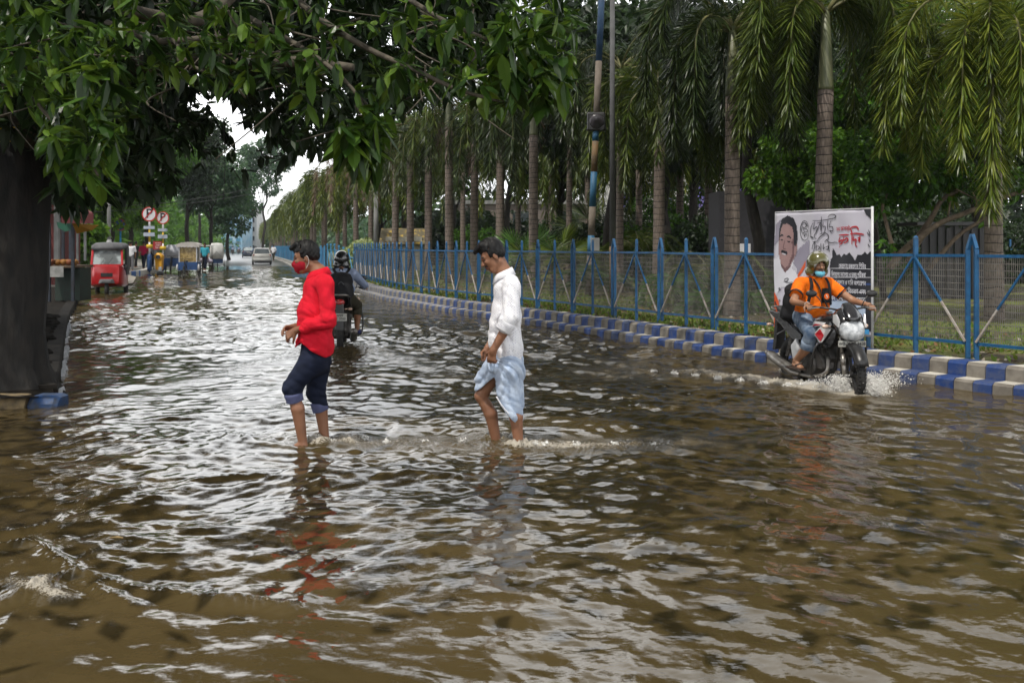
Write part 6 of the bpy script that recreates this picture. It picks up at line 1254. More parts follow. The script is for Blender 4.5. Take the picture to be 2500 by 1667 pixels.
# red three wheeler
rk=thing('auto_rickshaw','bright red three wheeled rickshaw with grey canvas roof driving out of the flooded side street','rickshaw',gp(268,33.8,-.10),math.atan2(-.95,.30))
mb=MB(); prof=lambda hw,z0,z1,r=.06:[(-hw,z0+r),(-hw+r,z0),(hw-r,z0),(hw,z0+r),(hw,z1-r),(hw-r,z1),(-hw+r,z1),(-hw,z1-r)]
mb.loft([[(x,y,z) for y,z in prof(hw,z0,z1)] for x,hw,z0,z1 in ((-1.3,.50,.35,.80),(-.6,.54,.28,.78),(.1,.54,.28,.72),(.75,.52,.32,1.02),(1.05,.47,.36,1.06),(1.22,.38,.42,1.02))]); mb.build('body',REDB,rk,True,bevel=.01)
mb=MB(); # windscreen surround
for a,b in (((1.12,-.47,1.02),(.85,-.44,1.66)),((1.12,.47,1.02),(.85,.44,1.66)),((.85,-.44,1.66),(.85,.44,1.66)),((1.14,-.47,1.03),(1.14,.47,1.03))): bar3(mb,a,b,.07)
mb.build('windscreen_frame',REDB,rk,bevel=.015)
mb=MB(); mb.quad((1.11,-.44,1.06),(1.11,.44,1.06),(.86,.41,1.63),(.86,-.41,1.63)); mb.build('windscreen',mat('clear windscreen',(.10,.11,.11),(.32,.36,.36),1.6,.05,0,spec=.8,lo=.48,hi=.56),rk)
mb=MB(); mb.loft([[(x,*p) for p in ((-w_,z-.12),(-w_*.97,z-.02),(-w_*.8,z+.05),(0,z+.075),(w_*.8,z+.05),(w_*.97,z-.02),(w_,z-.12))] for x,w_,z in ((1.0,.46,1.66),(.8,.51,1.70),(0,.54,1.73),(-1.2,.54,1.72),(-1.35,.5,1.66))]); mb.build('canvas_roof',GREYC,rk,True)
for sg in (1,-1):
    mb=MB(); mb.ell((1.06,sg*.36,.72),(.10,.085,.08),14,8); mb.build('headlight',GLASS,rk,True)
    mb=MB(); mb.box((-.55,sg*.53,1.15),(1.3,.02,.95)); mb.build('side_curtain',mat('black curtain',(.01,.01,.011),(.02,.02,.02),5,.8,.3),rk)
    mb=MB(); bar3(mb,(.1,sg*.5,.7),(.1,sg*.5,1.66),.04); mb.build('side_post',BLKP,rk)
    mb=MB(); mb.ell((1.0,sg*.57,.95),(.03,.06,.09),10,7); mb.build('wing_mirror',BLKP,rk,True)
    w_=MB(); w_.torus((-.85,sg*.46,.25),.19,.06,24,8,0,'y',1.1); w_.lathe([(0,-.05),(.15,-.05),(.15,.05),(0,.05)],(-.85,sg*.46,.25),16,0,'y'); w_.build('rear_wheel',TYR,rk,True)
mb=MB(); mb.torus((1.12,0,.25),.20,.055,26,8,0,'y',1.1); mb.lathe([(0,-.05),(.15,-.05),(.15,.05),(0,.05)],(1.12,0,.25),16,0,'y'); mb.build('front_wheel',TYR,rk,True)
mb=MB(); mb.loft([[(x,y,z) for y,z in ((-w_,z0),(w_,z0),(w_*.8,z1),(-w_*.8,z1))] for x,w_,z0,z1 in ((1.0,.30,.42,.60),(1.30,.24,.44,.58),(1.40,.16,.46,.55))]); mb.build('front_mudguard',GREYC,rk,bevel=.02)
mb=MB(); mb.box((1.215,0,.72),(.03,.36,.13)); mb.build('front_grille',BLKP,rk,bevel=.01); mb=MB(); mb.box((1.20,0,.93),(.02,.20,.10)); mb.build('number_plate',mat('green number plate',(.02,.14,.09),(.015,.1,.07)),rk)
mb=MB(); mb.tube([(1.16,.0,1.03),(1.13,.18,1.28)],.006,5); mb.tube([(1.16,-.2,1.03),(1.13,-.05,1.3)],.006,5); mb.build('wiper',BLKP,rk)
mb=MB(); mb.box((-.9,0,.95),(.5,.95,.2)); mb.box((.0,0,.85),(.4,.9,.16)); mb.build('seat',SEAT,rk,bevel=.03)
dr=thing('person','driver in a grey shirt behind the windscreen of the red rickshaw','person',rk.location,math.atan2(-.95,.30)); S=SDF((-.3,-.4,.7),(.75,.4,1.65),.014); qh,RH=head(S,(.12,0,1.46),(1,0,0),neck=(.06,0,1.30))
for sg in (1,-1): S.cone((.06,sg*.19,1.22),(.28,sg*.27,1.02),.05,.042,.02); S.cone((.28,sg*.27,1.02),(.52,sg*.2,1.08),.042,.028,.02); hand(S,(.52,sg*.2,1.08),(1,0,.1),(0,0,-1),1.1,sg)
S.cone((.05,0,1.2),(.0,0,.92),.1,.11,.05,w=SIDE,st=1.4); S.mesh('body',[SKIN,DARK,LIP],dr,facemats(qh,RH,(.12,0,1.46)))
S=SDF((-.3,-.4,.75),(.5,.4,1.45),.014); S.cone((.05,0,1.2),(.0,0,.90),.12,.13,.05,w=SIDE,st=1.45); S.cone((.06,-.14,1.24),(.06,.14,1.24),.06,.06,.04); [S.cone((.06,sg*.19,1.22),(.22,sg*.26,1.07),.068,.06,.03) for sg in (1,-1)]; S.mesh('shirt',cloth('grey shirt',(.16,.17,.19),(.12,.13,.15)),dr)
# signs
def pole_striped(t,h,r,bands,mats):
    for k,(z0,z1,mi) in enumerate(bands): mb=MB(); mb.tube([(0,0,z0),(0,0,z1)],r*(1+.002*k),12); mb.build('pole_band',mats[mi],t,True)
STR=[BLUEP,WP,mat('sign yellow paint',(.62,.42,.03),(.5,.33,.02)),mat('bright pole blue',(.03,.25,.55),(.02,.2,.45))]
def disc(t,z,r,o,m_,name,d=.02,y0=0): mb=MB(); mb.lathe([(0,0),(r,0),(r,d),(0,d)],(0,o,z),32,0,'y'); o_=mb.build(name,m_,t); return o_
def npsign(px,Y,py,d,label,lean=0,plates=True,blue=False,zg=.12):
    t=thing('no_parking_sign',label,'road sign',gp(px,Y,zg),0); zc=H-(py-HY)/F*Y-zg; r=d/2/F*Y
    h=zc-r*.6
    pole_striped(t,h,.055,[(-.1,h*.30,0),(h*.30,h*.55,1 if not blue else 3),(h*.55,h*.8,2 if not blue else 3),(h*.8,h,1 if not blue else 3)],STR)
    disc(t,zc,r,-.06,RP,'sign_rim',.02); disc(t,zc,r*.84,-.065,BP if blue else WP,'sign_face',.004)
    if not blue: text_mesh('letter','P',r*1.75,PLB,t,frameM((.0,-.072,zc+.02),(1,0,0),(0,0,1)),.002,.012)
    mb=MB(); mb.box((0,-.079,zc),(r*1.72,.006,r*.15),0,Matrix.Rotation(R(-48),3,'Y')); mb.build('red_slash',RP,t)
    if plates:
        for dz in (.35,.75): mb=MB(); mb.box((0,-.07,zc-r-dz),(r*1.5,.012,.17 if dz<.5 else .22)); mb.build('arrow_plate',mat('grey blue plate',(.42,.46,.55),(.33,.37,.46)),t)
        mb=MB(); mb.lathe([(0,0),(.16,0),(.2,.1),(.16,.22),(0,.22)],(0,0,zc-r-1.55),12); mb.build('yellow_box',STR[2],t,True); mb=MB(); mb.lathe([(.07,0),(.13,.05),(.13,.9),(.07,1.0)],(0,0,.0),12); mb.build('pole_sleeve',STR[0],t,True)
    return t
npsign(365,58,523,36,'taller of the two white no parking signs with red rim'); npsign(398,60,532,31,'smaller white no parking sign just right of the taller one'); npsign(294,60,549,29,'blue and red no parking sign above the red rickshaw',plates=False,blue=True)
npsign(676,190,596,7,'tiny far road sign near the parked cars',plates=False)
t=thing('utility_pole','grey concrete pole with a white poster behind the red rickshaw','pole',gp(266,58,.1)); mb=MB(); mb.tube([(0,0,-.1),(0,0,6.5)],[.13,.09],12); mb.build('shaft',CON,t,True); mb=MB(); mb.lathe([(.137,0),(.137,.4)],(0,0,1.45),14,caps=False); mb.build('poster',WP,t)
tp=thing('litter_bin','tall yellow litter bin with round hooded opening on the far pavement','bin',gp(389,58.5,.16)); mb=MB(); mb.box((0,0,.38),(.34,.32,.72),0,None,1.25); mb.build('bin_body',YEL,tp,bevel=.02); mb=MB(); mb.tube([(0,-.21,.78),(0,.2,.78)],.24,20); mb.build('hood',YEL,tp,True); mb=MB(); mb.tube([(0,-.217,.78),(0,-.2,.78)],.13,16); mb.build('opening',BLKP,tp)
t=thing('notice_board','red notice board on two posts standing behind the yellow bin','sign',gp(387,60,.16)); mb=MB(); mb.box((0,0,1.45),(.66,.04,.50)); mb.build('board',mat('board red',(.34,.02,.02),(.28,.015,.015)),t,bevel=.01)
for sg in (1,-1): mb=MB(); mb.tube([(sg*.3,.04,0),(sg*.3,.04,1.75)],.025,8); mb.build('post',BLKP,t)
for k in range(4): mb=MB(); mb.box((0,-.024,1.60-.1*k),(.38-.05*(k%2),.004,.025)); mb.build('text_line',WP,t)
t=thing('bollard','stubby dirty white bollard standing in the water at the kerb corner','bollard',gp(391,54.5,-.05)); mb=MB(); mb.lathe([(0,0),(.19,.02),(.20,.15),(.12,.24),(.0,.26)],(0,0,0),16); mb.build('rubber_base',BLKP,t,True); mb=MB(); mb.lathe([(.10,.2),(.085,.48),(.0,.5)],(0,0,0),14); mb.build('post',WP,t,True)
for px,Y,z,lab,sh_,pn_,rz in ((319,57.5,.14,'man in a white t shirt walking away on the far pavement',WHP,cloth('grey trousers',(.12,.12,.13),(.09,.09,.1)),1.9),(351,62,.16,'person with a crimson top and dark trousers near the no parking signs',cloth('crimson top',(.50,.02,.08),(.4,.015,.06)),NAVY,1.5),(377,64,.16,'person in a grey shirt left of the yellow bin',cloth('grey top',(.25,.25,.26),(.2,.2,.21)),NAVY,2.2),(332,66,.16,'shadowy person in black behind the man in the white t shirt',BLKC,BLKC,1.2),(668,107,.03,'man in a white shirt and dark trousers walking beside the silver car',WHP,OLV,1.4),(500,63,-.02,'person in a cyan shirt on the loaded cart',cloth('cyan shirt',(.05,.35,.45),(.04,.3,.4)),NAVY,-1.6)):
    pedestrian('person',lab,gp(px,Y,z if px!=500 else .05),rz,sh_,pn_)
# cycle carts
def tricycle(t,hood=None):
    for sg in (1,-1): spokew(t,0,sg*.48,.33)
    spokew(t,1.35,0,.33,'front_wheel'); mb=MB(); mb.tube([(1.35,0,.33),(1.22,0,.95)],.02,6); mb.tube([(1.22,0,.85),(.6,0,.4),(0,0,.35)],.02,6); mb.tube([(1.1,-.25,1.0),(1.2,0,.97),(1.1,.25,1.0)],.014,6); mb.tube([(.7,0,.4),(.72,0,.85)],.018,6); mb.tube([(0,-.48,.33),(0,.48,.33)],.02,6); mb.build('frame',BLKP,t); mb=MB(); mb.ell((.72,0,.88),(.13,.08,.04),10,6); mb.build('saddle',SEAT,t,True)
c1=thing('food_cart','glass fronted food cart with scalloped grey awning on three wheels in the middle distance','food cart',gp(463,50.2,-.05),math.atan2(-1,.12)); tricycle(c1); c1.scale=(1,1,1)
mb=MB(); mb.box((.0,0,.62),(.95,.92,.40)); mb.build('cart_box',BLUEP,c1,bevel=.01)
for x in (-.44,.44):
    for y in (-.42,.42): mb=MB(); bar3(mb,(x,y,.82),(x,y,1.72),.035); mb.build('glass_post',WP,c1)
mb=MB(); mb.box((0,0,1.24),(.84,.80,.80)); mb.build('glass_case',mat('snack case glass',(.20,.14,.05),(.34,.25,.10),9,.1,lo=.45,hi=.55),c1)
mb=MB(); n=26
for k in range(n):
    y0,y1=-.56+1.12*k/n,-.56+1.12*(k+1)/n; a=.05*abs(math.sin(k*.8)); b=.05*abs(math.sin((k+1)*.8)); mb.quad((.52,y0,1.60-a),(.52,y1,1.60-b),(.50,y1,1.72),(.50,y0,1.72))
mb.loft([[(x,*p) for p in ((-.56,1.70),(-.3,1.80),(0,1.83),(.3,1.80),(.56,1.70))] for x in (-.55,.5)]); mb.build('awning',mat('grey awning cloth',(.42,.39,.37),(.33,.31,.29),4,.8),c1)
for sg in (1,-1): mb=MB(); mb.ell((.40,sg*.52,.56),(.10,.05,.17),12,8); mb.build('white_mudguard',WP,c1,True)
c2=thing('cargo_cart','blue cargo cart under a pale grey cover left of the food cart','cart',gp(424,62,-.02),math.atan2(-1,.2)); tricycle(c2); mb=MB(); mb.box((-.1,0,.62),(1.2,.9,.5)); mb.build('cart_box',BLUEP,c2,bevel=.01); mb=MB(); mb.loft([[(x,*p) for p in ((-.47,.9),(-.45,1.5),(-.3,1.68),(.3,1.68),(.45,1.5),(.47,.9))] for x in (-.75,.55)]); mb.build('cover',mat('grey plastic cover',(.42,.43,.47),(.34,.35,.39),3,.6,.3),c2,True)
c3=thing('cycle_rickshaw','cycle rickshaw with tall white hood seen from behind','cycle rickshaw',gp(529,66.5,-.03),math.atan2(1,-.25)); tricycle(c3); mb=MB(); mb.box((.05,0,.62),(.62,.8,.30)); mb.build('passenger_box',BLUEP,c3,bevel=.02); mb=MB(); mb.loft([[(x,*p) for p in ((-w_,z0),(-w_*1.02,z0+.55),(-w_*.8,z1),(0,z1+.03),(w_*.8,z1),(w_*1.02,z0+.55),(w_,z0))] for x,w_,z0,z1 in ((-.34,.40,.78,1.70),(-.28,.43,.76,1.76),(.25,.44,.9,1.80),(.42,.42,1.1,1.74))]); mb.build('hood',WCAN,c3,True); mb=MB(); bar3(mb,(-.36,-.35,.86),(-.36,.0,1.25),.015); bar3(mb,(-.36,.35,.86),(-.36,.0,1.25),.015); mb.build('hood_seam',GREYC,c3)
c4=thing('loaded_cart','white roofed cart heaped with pale bundles behind the food cart','cart',gp(500,64,-.02),math.atan2(-1,.2)); tricycle(c4); mb=MB(); mb.box((-.3,0,1.62),(1.0,.95,.06)); mb.build('roof',WP,c4,bevel=.02)
for k in range(7): mb=MB(); mb.ell((.2+.1*math.sin(k*2),-.35+.12*k,.72+.12*math.cos(k*1.7)),(.19,.15,.14),10,7); mb.build('bundle',mat('pale bundle',(.5,.45,.55),(.36,.32,.4),6,.8,.4),c4,True)
for sg in (1,-1): mb=MB(); bar3(mb,(-.7,sg*.42,.5),(-.7,sg*.42,1.6),.03); bar3(mb,(.1,sg*.42,.5),(.1,sg*.42,1.6),.03); mb.build('roof_post',BLKP,c4)
# cars seen from behind
def car(name,label,loc,rz,paint,hatch=False,glass=None):
    t=thing(name,label,'car',loc,rz); L_=4.2 if not hatch else 3.5; mb=MB()
    def sec(x,w_,z0,z1,r=.1): return [(x,-w_+r,z0),(x,-w_,z0+r),(x,-w_,z1-r),(x,-w_+r,z1),(x,w_-r,z1),(x,w_,z1-r),(x,w_,z0+r),(x,w_-r,z0)]
    mb.loft([sec(-L_/2,.70,.42,.86),sec(-L_/2+.1,.80,.26,.93),sec(-L_*.28,.83,.22,.95),sec(L_*.1,.83,.22,.95),sec(L_*.42,.80,.24,.80),sec(L_/2,.66,.32,.66)]); mb.build('body',paint,t,True,bevel=.01)
    g0,g1=(-L_*.42,-L_*.26) if not hatch else (-L_*.49,-L_*.40)
    mb=MB(); mb.loft([[(g0,-.70,.93),(g0,.70,.93),(g0+.02,.68,.95),(g0+.02,-.68,.95)],[(g1,-.60,1.36),(g1,.60,1.36),(g1+.05,.56,1.42),(g1+.05,-.56,1.42)]][:0] or [[(g0,-.72,.92),(g1,-.58,1.38),(g1,.58,1.38),(g0,.72,.92)],[(g0+.3,-.74,.92),(g1+.2,-.60,1.42),(g1+.2,.60,1.42),(g0+.3,.74,.92)],[(L_*.2,-.74,.92),(L_*.06,-.60,1.42),(L_*.06,.60,1.42),(L_*.2,.74,.92)],[(L_*.28,-.72,.88),(L_*.10,-.58,1.38),(L_*.10,.58,1.38),(L_*.28,.72,.88)]]); mb.build('cabin',paint,t,False,bevel=.03)
    d=unit(np.array([[g1-g0,0,.46]]))[0]; nrm=np.array((-d[2],0,d[0]))*.012; a=np.array((g0,0,.92))+d*.05+nrm; b=np.array((g1,0,1.38))-d*.04+nrm
    mb=MB(); mb.quad(a+(0,-.64,0),a+(0,.64,0),b+(0,.54,0),b+(0,-.54,0)); mb.build('rear_window',glass or GLASS,t)
    for sg in (1,-1):
        mb=MB(); mb.quad((g0+.35,sg*.755,.96),(L_*.2,sg*.755,.96),(L_*.07,sg*.615,1.37),(g1+.2,sg*.615,1.37)); o=mb.build('side_window',GLASS,t); o.modifiers.new('s','SOLIDIFY').thickness=.02
        mb=MB(); mb.box((-L_/2+.03,sg*.64,.80),(.05,.20,.17)); mb.build('tail_lamp',TL,t,bevel=.01)
        for x in (-L_*.31,L_*.30): mb=MB(); mb.torus((x,sg*.74,.28),.22,.075,22,8,0,'y',1.0); mb.lathe([(0,-.06),(.17,-.06),(.17,.06),(0,.06)],(x,sg*.74,.28),16,0,'y'); mb.build('wheel',TYR,t,True)
        mb=MB(); mb.ell((L_*.14,sg*.90,.98),(.06,.09,.06),10,7); mb.build('wing_mirror',paint,t,True)
    mb=MB(); mb.loft([sec(-L_/2-.06,.72,.34,.56,.06),sec(-L_/2+.08,.80,.30,.58,.06)]); mb.build('bumper',paint,t,True,bevel=.02); mb=MB(); mb.box((-L_/2-.02,0,.74),(.02,.46,.11)); mb.build('number_plate',PLT,t); mb=MB(); mb.box((-L_/2+.2,0,.22),(.3,1.2,.14)); mb.build('underside',BLKP,t)
    return t
SILV=mat('silver car paint',(.46,.45,.42),(.38,.37,.35),2,.28,0,metal=.4,coat=.5); DKB=mat('dark blue car paint',(.05,.06,.10),(.04,.05,.08),2,.25,0,metal=.3,coat=.5)
rdv=math.atan2(1,-.262); car('parked_car','silver saloon car driving away in the right half of the far road','car' and gp(639,86,.0),rdv,SILV); car('parked_car','small dark blue hatchback ahead of the silver saloon','car' and gp(606,138,.03),rdv,DKB,True,PALEG)
# far motorcyclists (copies of the near riders' bodies and machines)
for px,Y,lab1,lab2 in ((624,108,'far motorcyclist in a light shirt between the dark and the silver car','far motorcycle between the dark and the silver car'),(612,165,'distant motorcyclist ahead of the dark hatchback','distant motorcycle ahead of the dark hatchback'),(583,200,'distant motorcyclist near the road vanishing point','distant motorcycle near the road vanishing point'),(568,185,'farthest rider on the left side of the road','farthest motorcycle on the left side of the road')):
    l_=gp(px,Y,.03); copy_tree(r2,l_,rdv,label=lab1); copy_tree(bp,l_,rdv,label=lab2)
# far buildings
def building(name,label,loc,w_,d_,h_,wm,rz=0,storeys=4,cols=4,wmat=GLASS,extra=None):
    t=thing(name,label,'building',loc,rz); mb=MB(); mb.box((0,0,h_/2-.3),(w_,d_,h_+.6)); mb.build('wall',wm,t)
    mb=MB(); mb.box((0,0,h_+.15),(w_+.4,d_+.4,.3)); mb.build('roof_slab',CON,t)
    for s in range(storeys):
        for c in range(cols):
            x=-w_/2+w_*(c+.5)/cols; z=h_*(s+.55)/storeys; mb=MB(); mb.box((x,-d_/2-.02,z),(w_/cols*.5,.08,h_/storeys*.45)); o=mb.build('window',wmat,t); mb=MB(); mb.box((0,0,0),(w_/cols*.6,.3,.12)); q=mb.build('sill',CON,o); q.location=(x,-d_/2-.15,z-h_/storeys*.27)
    return t
building('office_building','tall building wrapped in pale blue sheeting at the end of the road',gp(566,255,0),8,10,12.5,mat('pale blue sheeting',(.20,.42,.60),(.40,.55,.66),.5,.6,.3),storeys=6,cols=4,wmat=mat('blue glass',(.08,.22,.38),(.1,.28,.42),2,.2))
b2=building('office_building','white building with dark windows and an orange roof sign at the end of the road',gp(606,265,0),6.5,8,12.0,mat('white facade',(.62,.62,.60),(.5,.5,.5),.6,.8),storeys=5,cols=3)
mb=MB(); mb.box((1.6,-4.0,11.3),(2.4,.4,1.6)); mb.build('roof_sign',mat('orange red sign',(.70,.12,.05),(.6,.1,.04)),b2)
building('apartment_building','pale building with purple panels glimpsed high between the palms',gp(1690,78,0),14,8,13.5,mat('cream facade',(.55,.54,.50),(.45,.44,.42),.6,.8),storeys=4,cols=5,wmat=mat('purple panel',(.16,.13,.36),(.12,.10,.30),1,.5))
building('apartment_building','low dark building behind the striped pole',gp(1380,85,0),18,8,5,mat('brown grey facade',(.16,.13,.11),(.11,.09,.08),.6,.8),storeys=2,cols=5)
bl_=building('roadside_building','dark red building with white columns behind the fruit stall','x' and gp(108,40,0),2.2,1.6,5.0,mat('dark red wall',(.12,.018,.015),(.08,.012,.01),2,.8,.3),storeys=2,cols=1)
for x,w_ in ((.95,.18),(1.75,.07),(2.05,.08)): mb=MB(); mb.box((x,-.95,2.3),(w_,w_,3.6 if x<1 else 2.6)); mb.build('white_column',CON,bl_)
# closing belts of trees
def belt(name,label,pts,n,size,lm,h0,h1,seed,thick=3):
    g=np.random.default_rng(seed); c=smooth(pts,8); S_=arclen(c); q=g.uniform(0,S_[-1],n); base=np.stack([np.interp(q,S_,c[:,0]),np.interp(q,S_,c[:,1])],1); k=70; cq=np.sort(g.uniform(0,S_[-1],k)); ch=g.uniform(h0*.5,h1,k); hh=np.interp(q,cq,ch)
    z=g.uniform(0,1,n)**.8*hh; pos=np.c_[base+g.normal(size=(n,2))*thick*(.4+.6*np.sin(z*1.7+q*.6)[:,None]**2),z]; sz=size*g.uniform(.6,1.4,n); V,Q=blades(pos,rdir(n,g),rdir(n,g),sz,sz*.6,.2,'diamond'); return tag(npmesh(name,V,Q,lm),label,'trees',kind='stuff')
belt('far_trees','dense mass of park trees closing the view behind the palms',[(-6,100),(6,95),(25,85),(50,70),(70,45),(75,15)],60000,.75,T3,4.5,10.5,201)
belt('far_trees','dense mass of roadside trees beyond the left pavement',[(-28,44),(-34,62),(-40,90),(-54,150),(-86,290)],42000,.75,T1,5,11,202)
belt('far_trees','shaded undergrowth filling the park behind the second palm row',[(-14,112),(-4,70),(6,58),(18,48),(32,42),(50,30)],42000,.42,T3,1.6,4.4,203,1.6)
belt('far_trees','hazy tree line where the road ends',[(-110,300),(-80,300),(-60,290),(-30,220),(-10,150)],26000,1.2,T4,5,11,204,5)
# right: poles, shed, hut
t=thing('signal_pole','blue and yellow striped pole with round signal head leaning slightly among the palms','pole',gp(1437,26,.25)); 
zz=lambda py:H-(py-HY)/F*26-.25; xx=lambda py:(np.interp(py,[-80,745],[1472,1436])-1437)/F*26
ORP=mat('faded orange paint',(.15,.085,.03),(.10,.07,.04),7,.7); BL3=mat('faded sky blue paint',(.02,.10,.19),(.015,.08,.15),7,.6); GB=mat('grey brown pole paint',(.16,.13,.10),(.11,.09,.07),7,.8)
for a,b,m_ in ((745,625,GB),(625,575,BL3),(575,505,GB),(505,420,BL3),(420,345,ORP),(345,315,BL3),(315,150,GB),(150,-80,mat('deep blue pole paint',(.015,.05,.11),(.01,.035,.08)))): mb=MB(); mb.tube([(xx(a),0,zz(a)),(xx(b),0,zz(b))],.085 if a<520 else .088,12); mb.build('pole_band',m_,t,True)
mb=MB(); mb.box((xx(300),-.02,zz(298)),(.48,.2,.50)); mb.build('signal_housing',BLKP,t,bevel=.05); mb=MB(); mb.lathe([(0,-.16),(.16,-.15),(.19,-.12),(.19,-.10)],(xx(300),0,zz(298)),22,0,'y'); mb.build('signal_lens',mat('unlit signal lens',(.05,.045,.05),(.04,.035,.04),5,.25),t,True)
mb=MB(); mb.box((xx(595)+.1,-.12,zz(597)),(.22,.16,.34)); mb.build('junction_box',CON,t,bevel=.01)
t=thing('utility_pole','plain grey pole with an orange foot right beside the dark thin palm','pole',gp(1495,25,.25)); mb=MB(); mb.tube([(0,0,.0),(0,0,1.3)],.075,10); mb.build('painted_foot',ORP,t,True); mb=MB(); mb.tube([(0,0,1.3),(0,0,8)],[.072,.06],10); mb.build('shaft',mat('dark grey pole paint',(.09,.09,.09),(.06,.06,.06),4,.8),t,True)
t=thing('utility_pole','grey concrete pole with an orange base beside the pale bush','pole',gp(918,44,.25)); mb=MB(); mb.tube([(0,0,.9),(0,0,4.2)],[.12,.09],10); mb.build('shaft',CON,t,True); mb=MB(); mb.tube([(0,0,0),(0,0,.9)],.122,10); mb.build('painted_base',ORP,t,True)
hut=thing('park_hut','small hut with a mossy yellow roof behind the palms','hut',gp(990,54,.2)); hut.scale=(.75,.75,.85); mb=MB(); mb.box((0,0,1.1),(2.6,2.2,2.2)); mb.build('wall',mat('hut wall',(.34,.33,.28),(.2,.19,.16),3,.9),hut); mb=MB(); mb.loft([[(x,-1.35,1.75),(x,0,2.75),(x,1.35,1.75),(x,1.3,1.65),(x,-1.3,1.65)] for x in (-1.75,1.6)]); mb.build('roof',mat('mossy yellow roof',(.42,.28,.05),(.10,.085,.05),3,.9,.5,lo=.32,hi=.47),hut); mb=MB(); mb.box((.5,-1.12,.9),(.6,.06,.7)); mb.build('window',BLUEP,hut); mb=MB(); mb.box((-.6,-1.12,.7),(.7,.06,1.4)); mb.build('door',GLASS,hut)
shd=thing('park_shed','black corrugated shed wall behind the slanting limbs','shed',gp(2330,24,.2)); mb=MB()
for k in range(16): mb.box((-.75+.1*k,.05*(k%2),.9),(.098,.05,1.8+.1*(k%3)))
mb.build('wall',mat('black sheet metal',(.010,.010,.013),(.02,.017,.016),5,.5,.3,sx=(5,1,.3)),shd); mb=MB(); mb.box((0,.5,1.9),(1.9,1.3,.08)); mb.build('roof',BLKP,shd)
kk=thing('park_kiosk','dark kiosk with a white box on its counter beside the thick palm','kiosk',gp(1830,30,.2)); mb=MB(); mb.box((0,.4,1.5),(2.0,1.6,3.0)); mb.build('wall',mat('dark kiosk wall',(.03,.028,.035),(.02,.02,.024)),kk); mb=MB(); mb.box((-.35,-.6,1.05),(1.1,.3,.06)); mb.build('counter',WOOD,kk); mb=MB(); mb.box((-.3,-.58,1.26),(.34,.22,.34)); mb.build('white_box',WP,kk,bevel=.01)
ff=thing('far_fence','thin dark blue fence on the far side of the park seen under the limbs','fence',gp(2300,38,.25)); 
for k in range(14): mb=MB(); bar3(mb,(-3+.8*k,0,0),(-3+.8*k,0,1.45+.12*(k%2)),.06); mb.build('post',FB,ff)
mb=MB(); bar3(mb,(-3.2,0,1.2),(8,0,1.2),.05); mb.build('top_rail',FB,ff); mb=MB(); bar3(mb,(-3.2,0,.2),(8,0,.2),.05); mb.build('bottom_rail',FB,ff)
vn=thing('parked_van','white and blue van parked beyond the far fence at the right edge','van',gp(2490,44,.1),.1); mb=MB(); mb.loft([[(x,-.85,.4),(x,-.88,1.0),(x,-.78,z),(x,.78,z),(x,.88,1.0),(x,.85,.4)] for x,z in ((-2,1.5),(-1.7,1.95),(1.4,2.0),(2.1,1.2))]); mb.build('body',WPL,vn,True,bevel=.02)
mb=MB(); mb.box((-.2,-.875,1.45),(2.6,.05,.5)); mb.build('side_window',GLASS,vn); mb=MB(); mb.box((0,-.9,.85),(3.9,.04,.16)); mb.build('blue_band',BP,vn)
for x in (-1.3,1.3): mb=MB(); mb.torus((x,-.8,.33),.24,.08,20,8,0,'y'); mb.build('wheel',TYR,vn,True)
# left: fruit stall, kiosk, rubbish
st=thing('fruit_stall','dark fruit stall with a red awning on the left kerb','stall',(-12.6,26.6,.1)); so_=np.array(st.location)
lq=lambda px,py,Y: P(px,py,Y)-so_
DR=mat('dark red awning cloth',(.10,.010,.010),(.07,.008,.008),4,.7,.2); DG=mat('dark green cloth',(.01,.09,.05),(.008,.06,.035),4,.7); DY=mat('mustard cloth',(.34,.18,.01),(.28,.14,.01),4,.7)
mb=MB(); a,b,c,d=lq(150,545,25.6),lq(228,546,25.6),lq(228,520,25.6),lq(150,520,25.6); e_,f_=lq(172,487,27.5),lq(137,482,27.5); mb.quad(a,b,c,d); mb.quad(d,c,e_,f_); o=mb.build('awning',DR,st); o.modifiers.new('s','SOLIDIFY').thickness=.01
mb=MB(); mb.add([lq(175,544,25.7),lq(240,550,26.2),lq(224,562,26.1),lq(187,570,26)],[(0,1,2,3)]); o=mb.build('yellow_flap',DY,st); o.modifiers.new('s','SOLIDIFY').thickness=.01
mb=MB(); mb.add([lq(138,542,26),lq(178,546,26),lq(178,560,26),lq(160,566,26),(lq(142,556,26))],[(0,1,2,3,4)]); o=mb.build('green_flap',DG,st); o.modifiers.new('s','SOLIDIFY').thickness=.01
for px,Y in ((178,25.9),(154,26.6),(120,25.9),(172,29)): mb=MB(); a=lq(px,545,Y); bar3(mb,(a[0],a[1],-.0),(a[0],a[1],a[2]),.07); mb.build('post',mat('dark stall post',(.02,.03,.045),(.015,.015,.02)),st)
mb=MB(); a=lq(116,648,26); b=lq(184,648,26); mb.box(((a[0]+b[0])/2,a[1]+.5,a[2]-.03),(b[0]-a[0],1.2,.06)); mb.build('counter',WOOD,st)
mb=MB(); mb.box(((a[0]+b[0])/2-.14,a[1]-.12,a[2]-.16),(.5,.02,.28)); mb.build('counter_cloth',mat('dirty white cloth',(.30,.30,.28),(.18,.18,.17)),st)
mb=MB(); mb.box(((a[0]+b[0])/2,a[1]+.7,a[2]/2-.03),((b[0]-a[0])*.9,.7,a[2]-.1)); mb.build('stall_base',mat('dark green crate wood',(.012,.03,.02),(.015,.02,.015)),st)
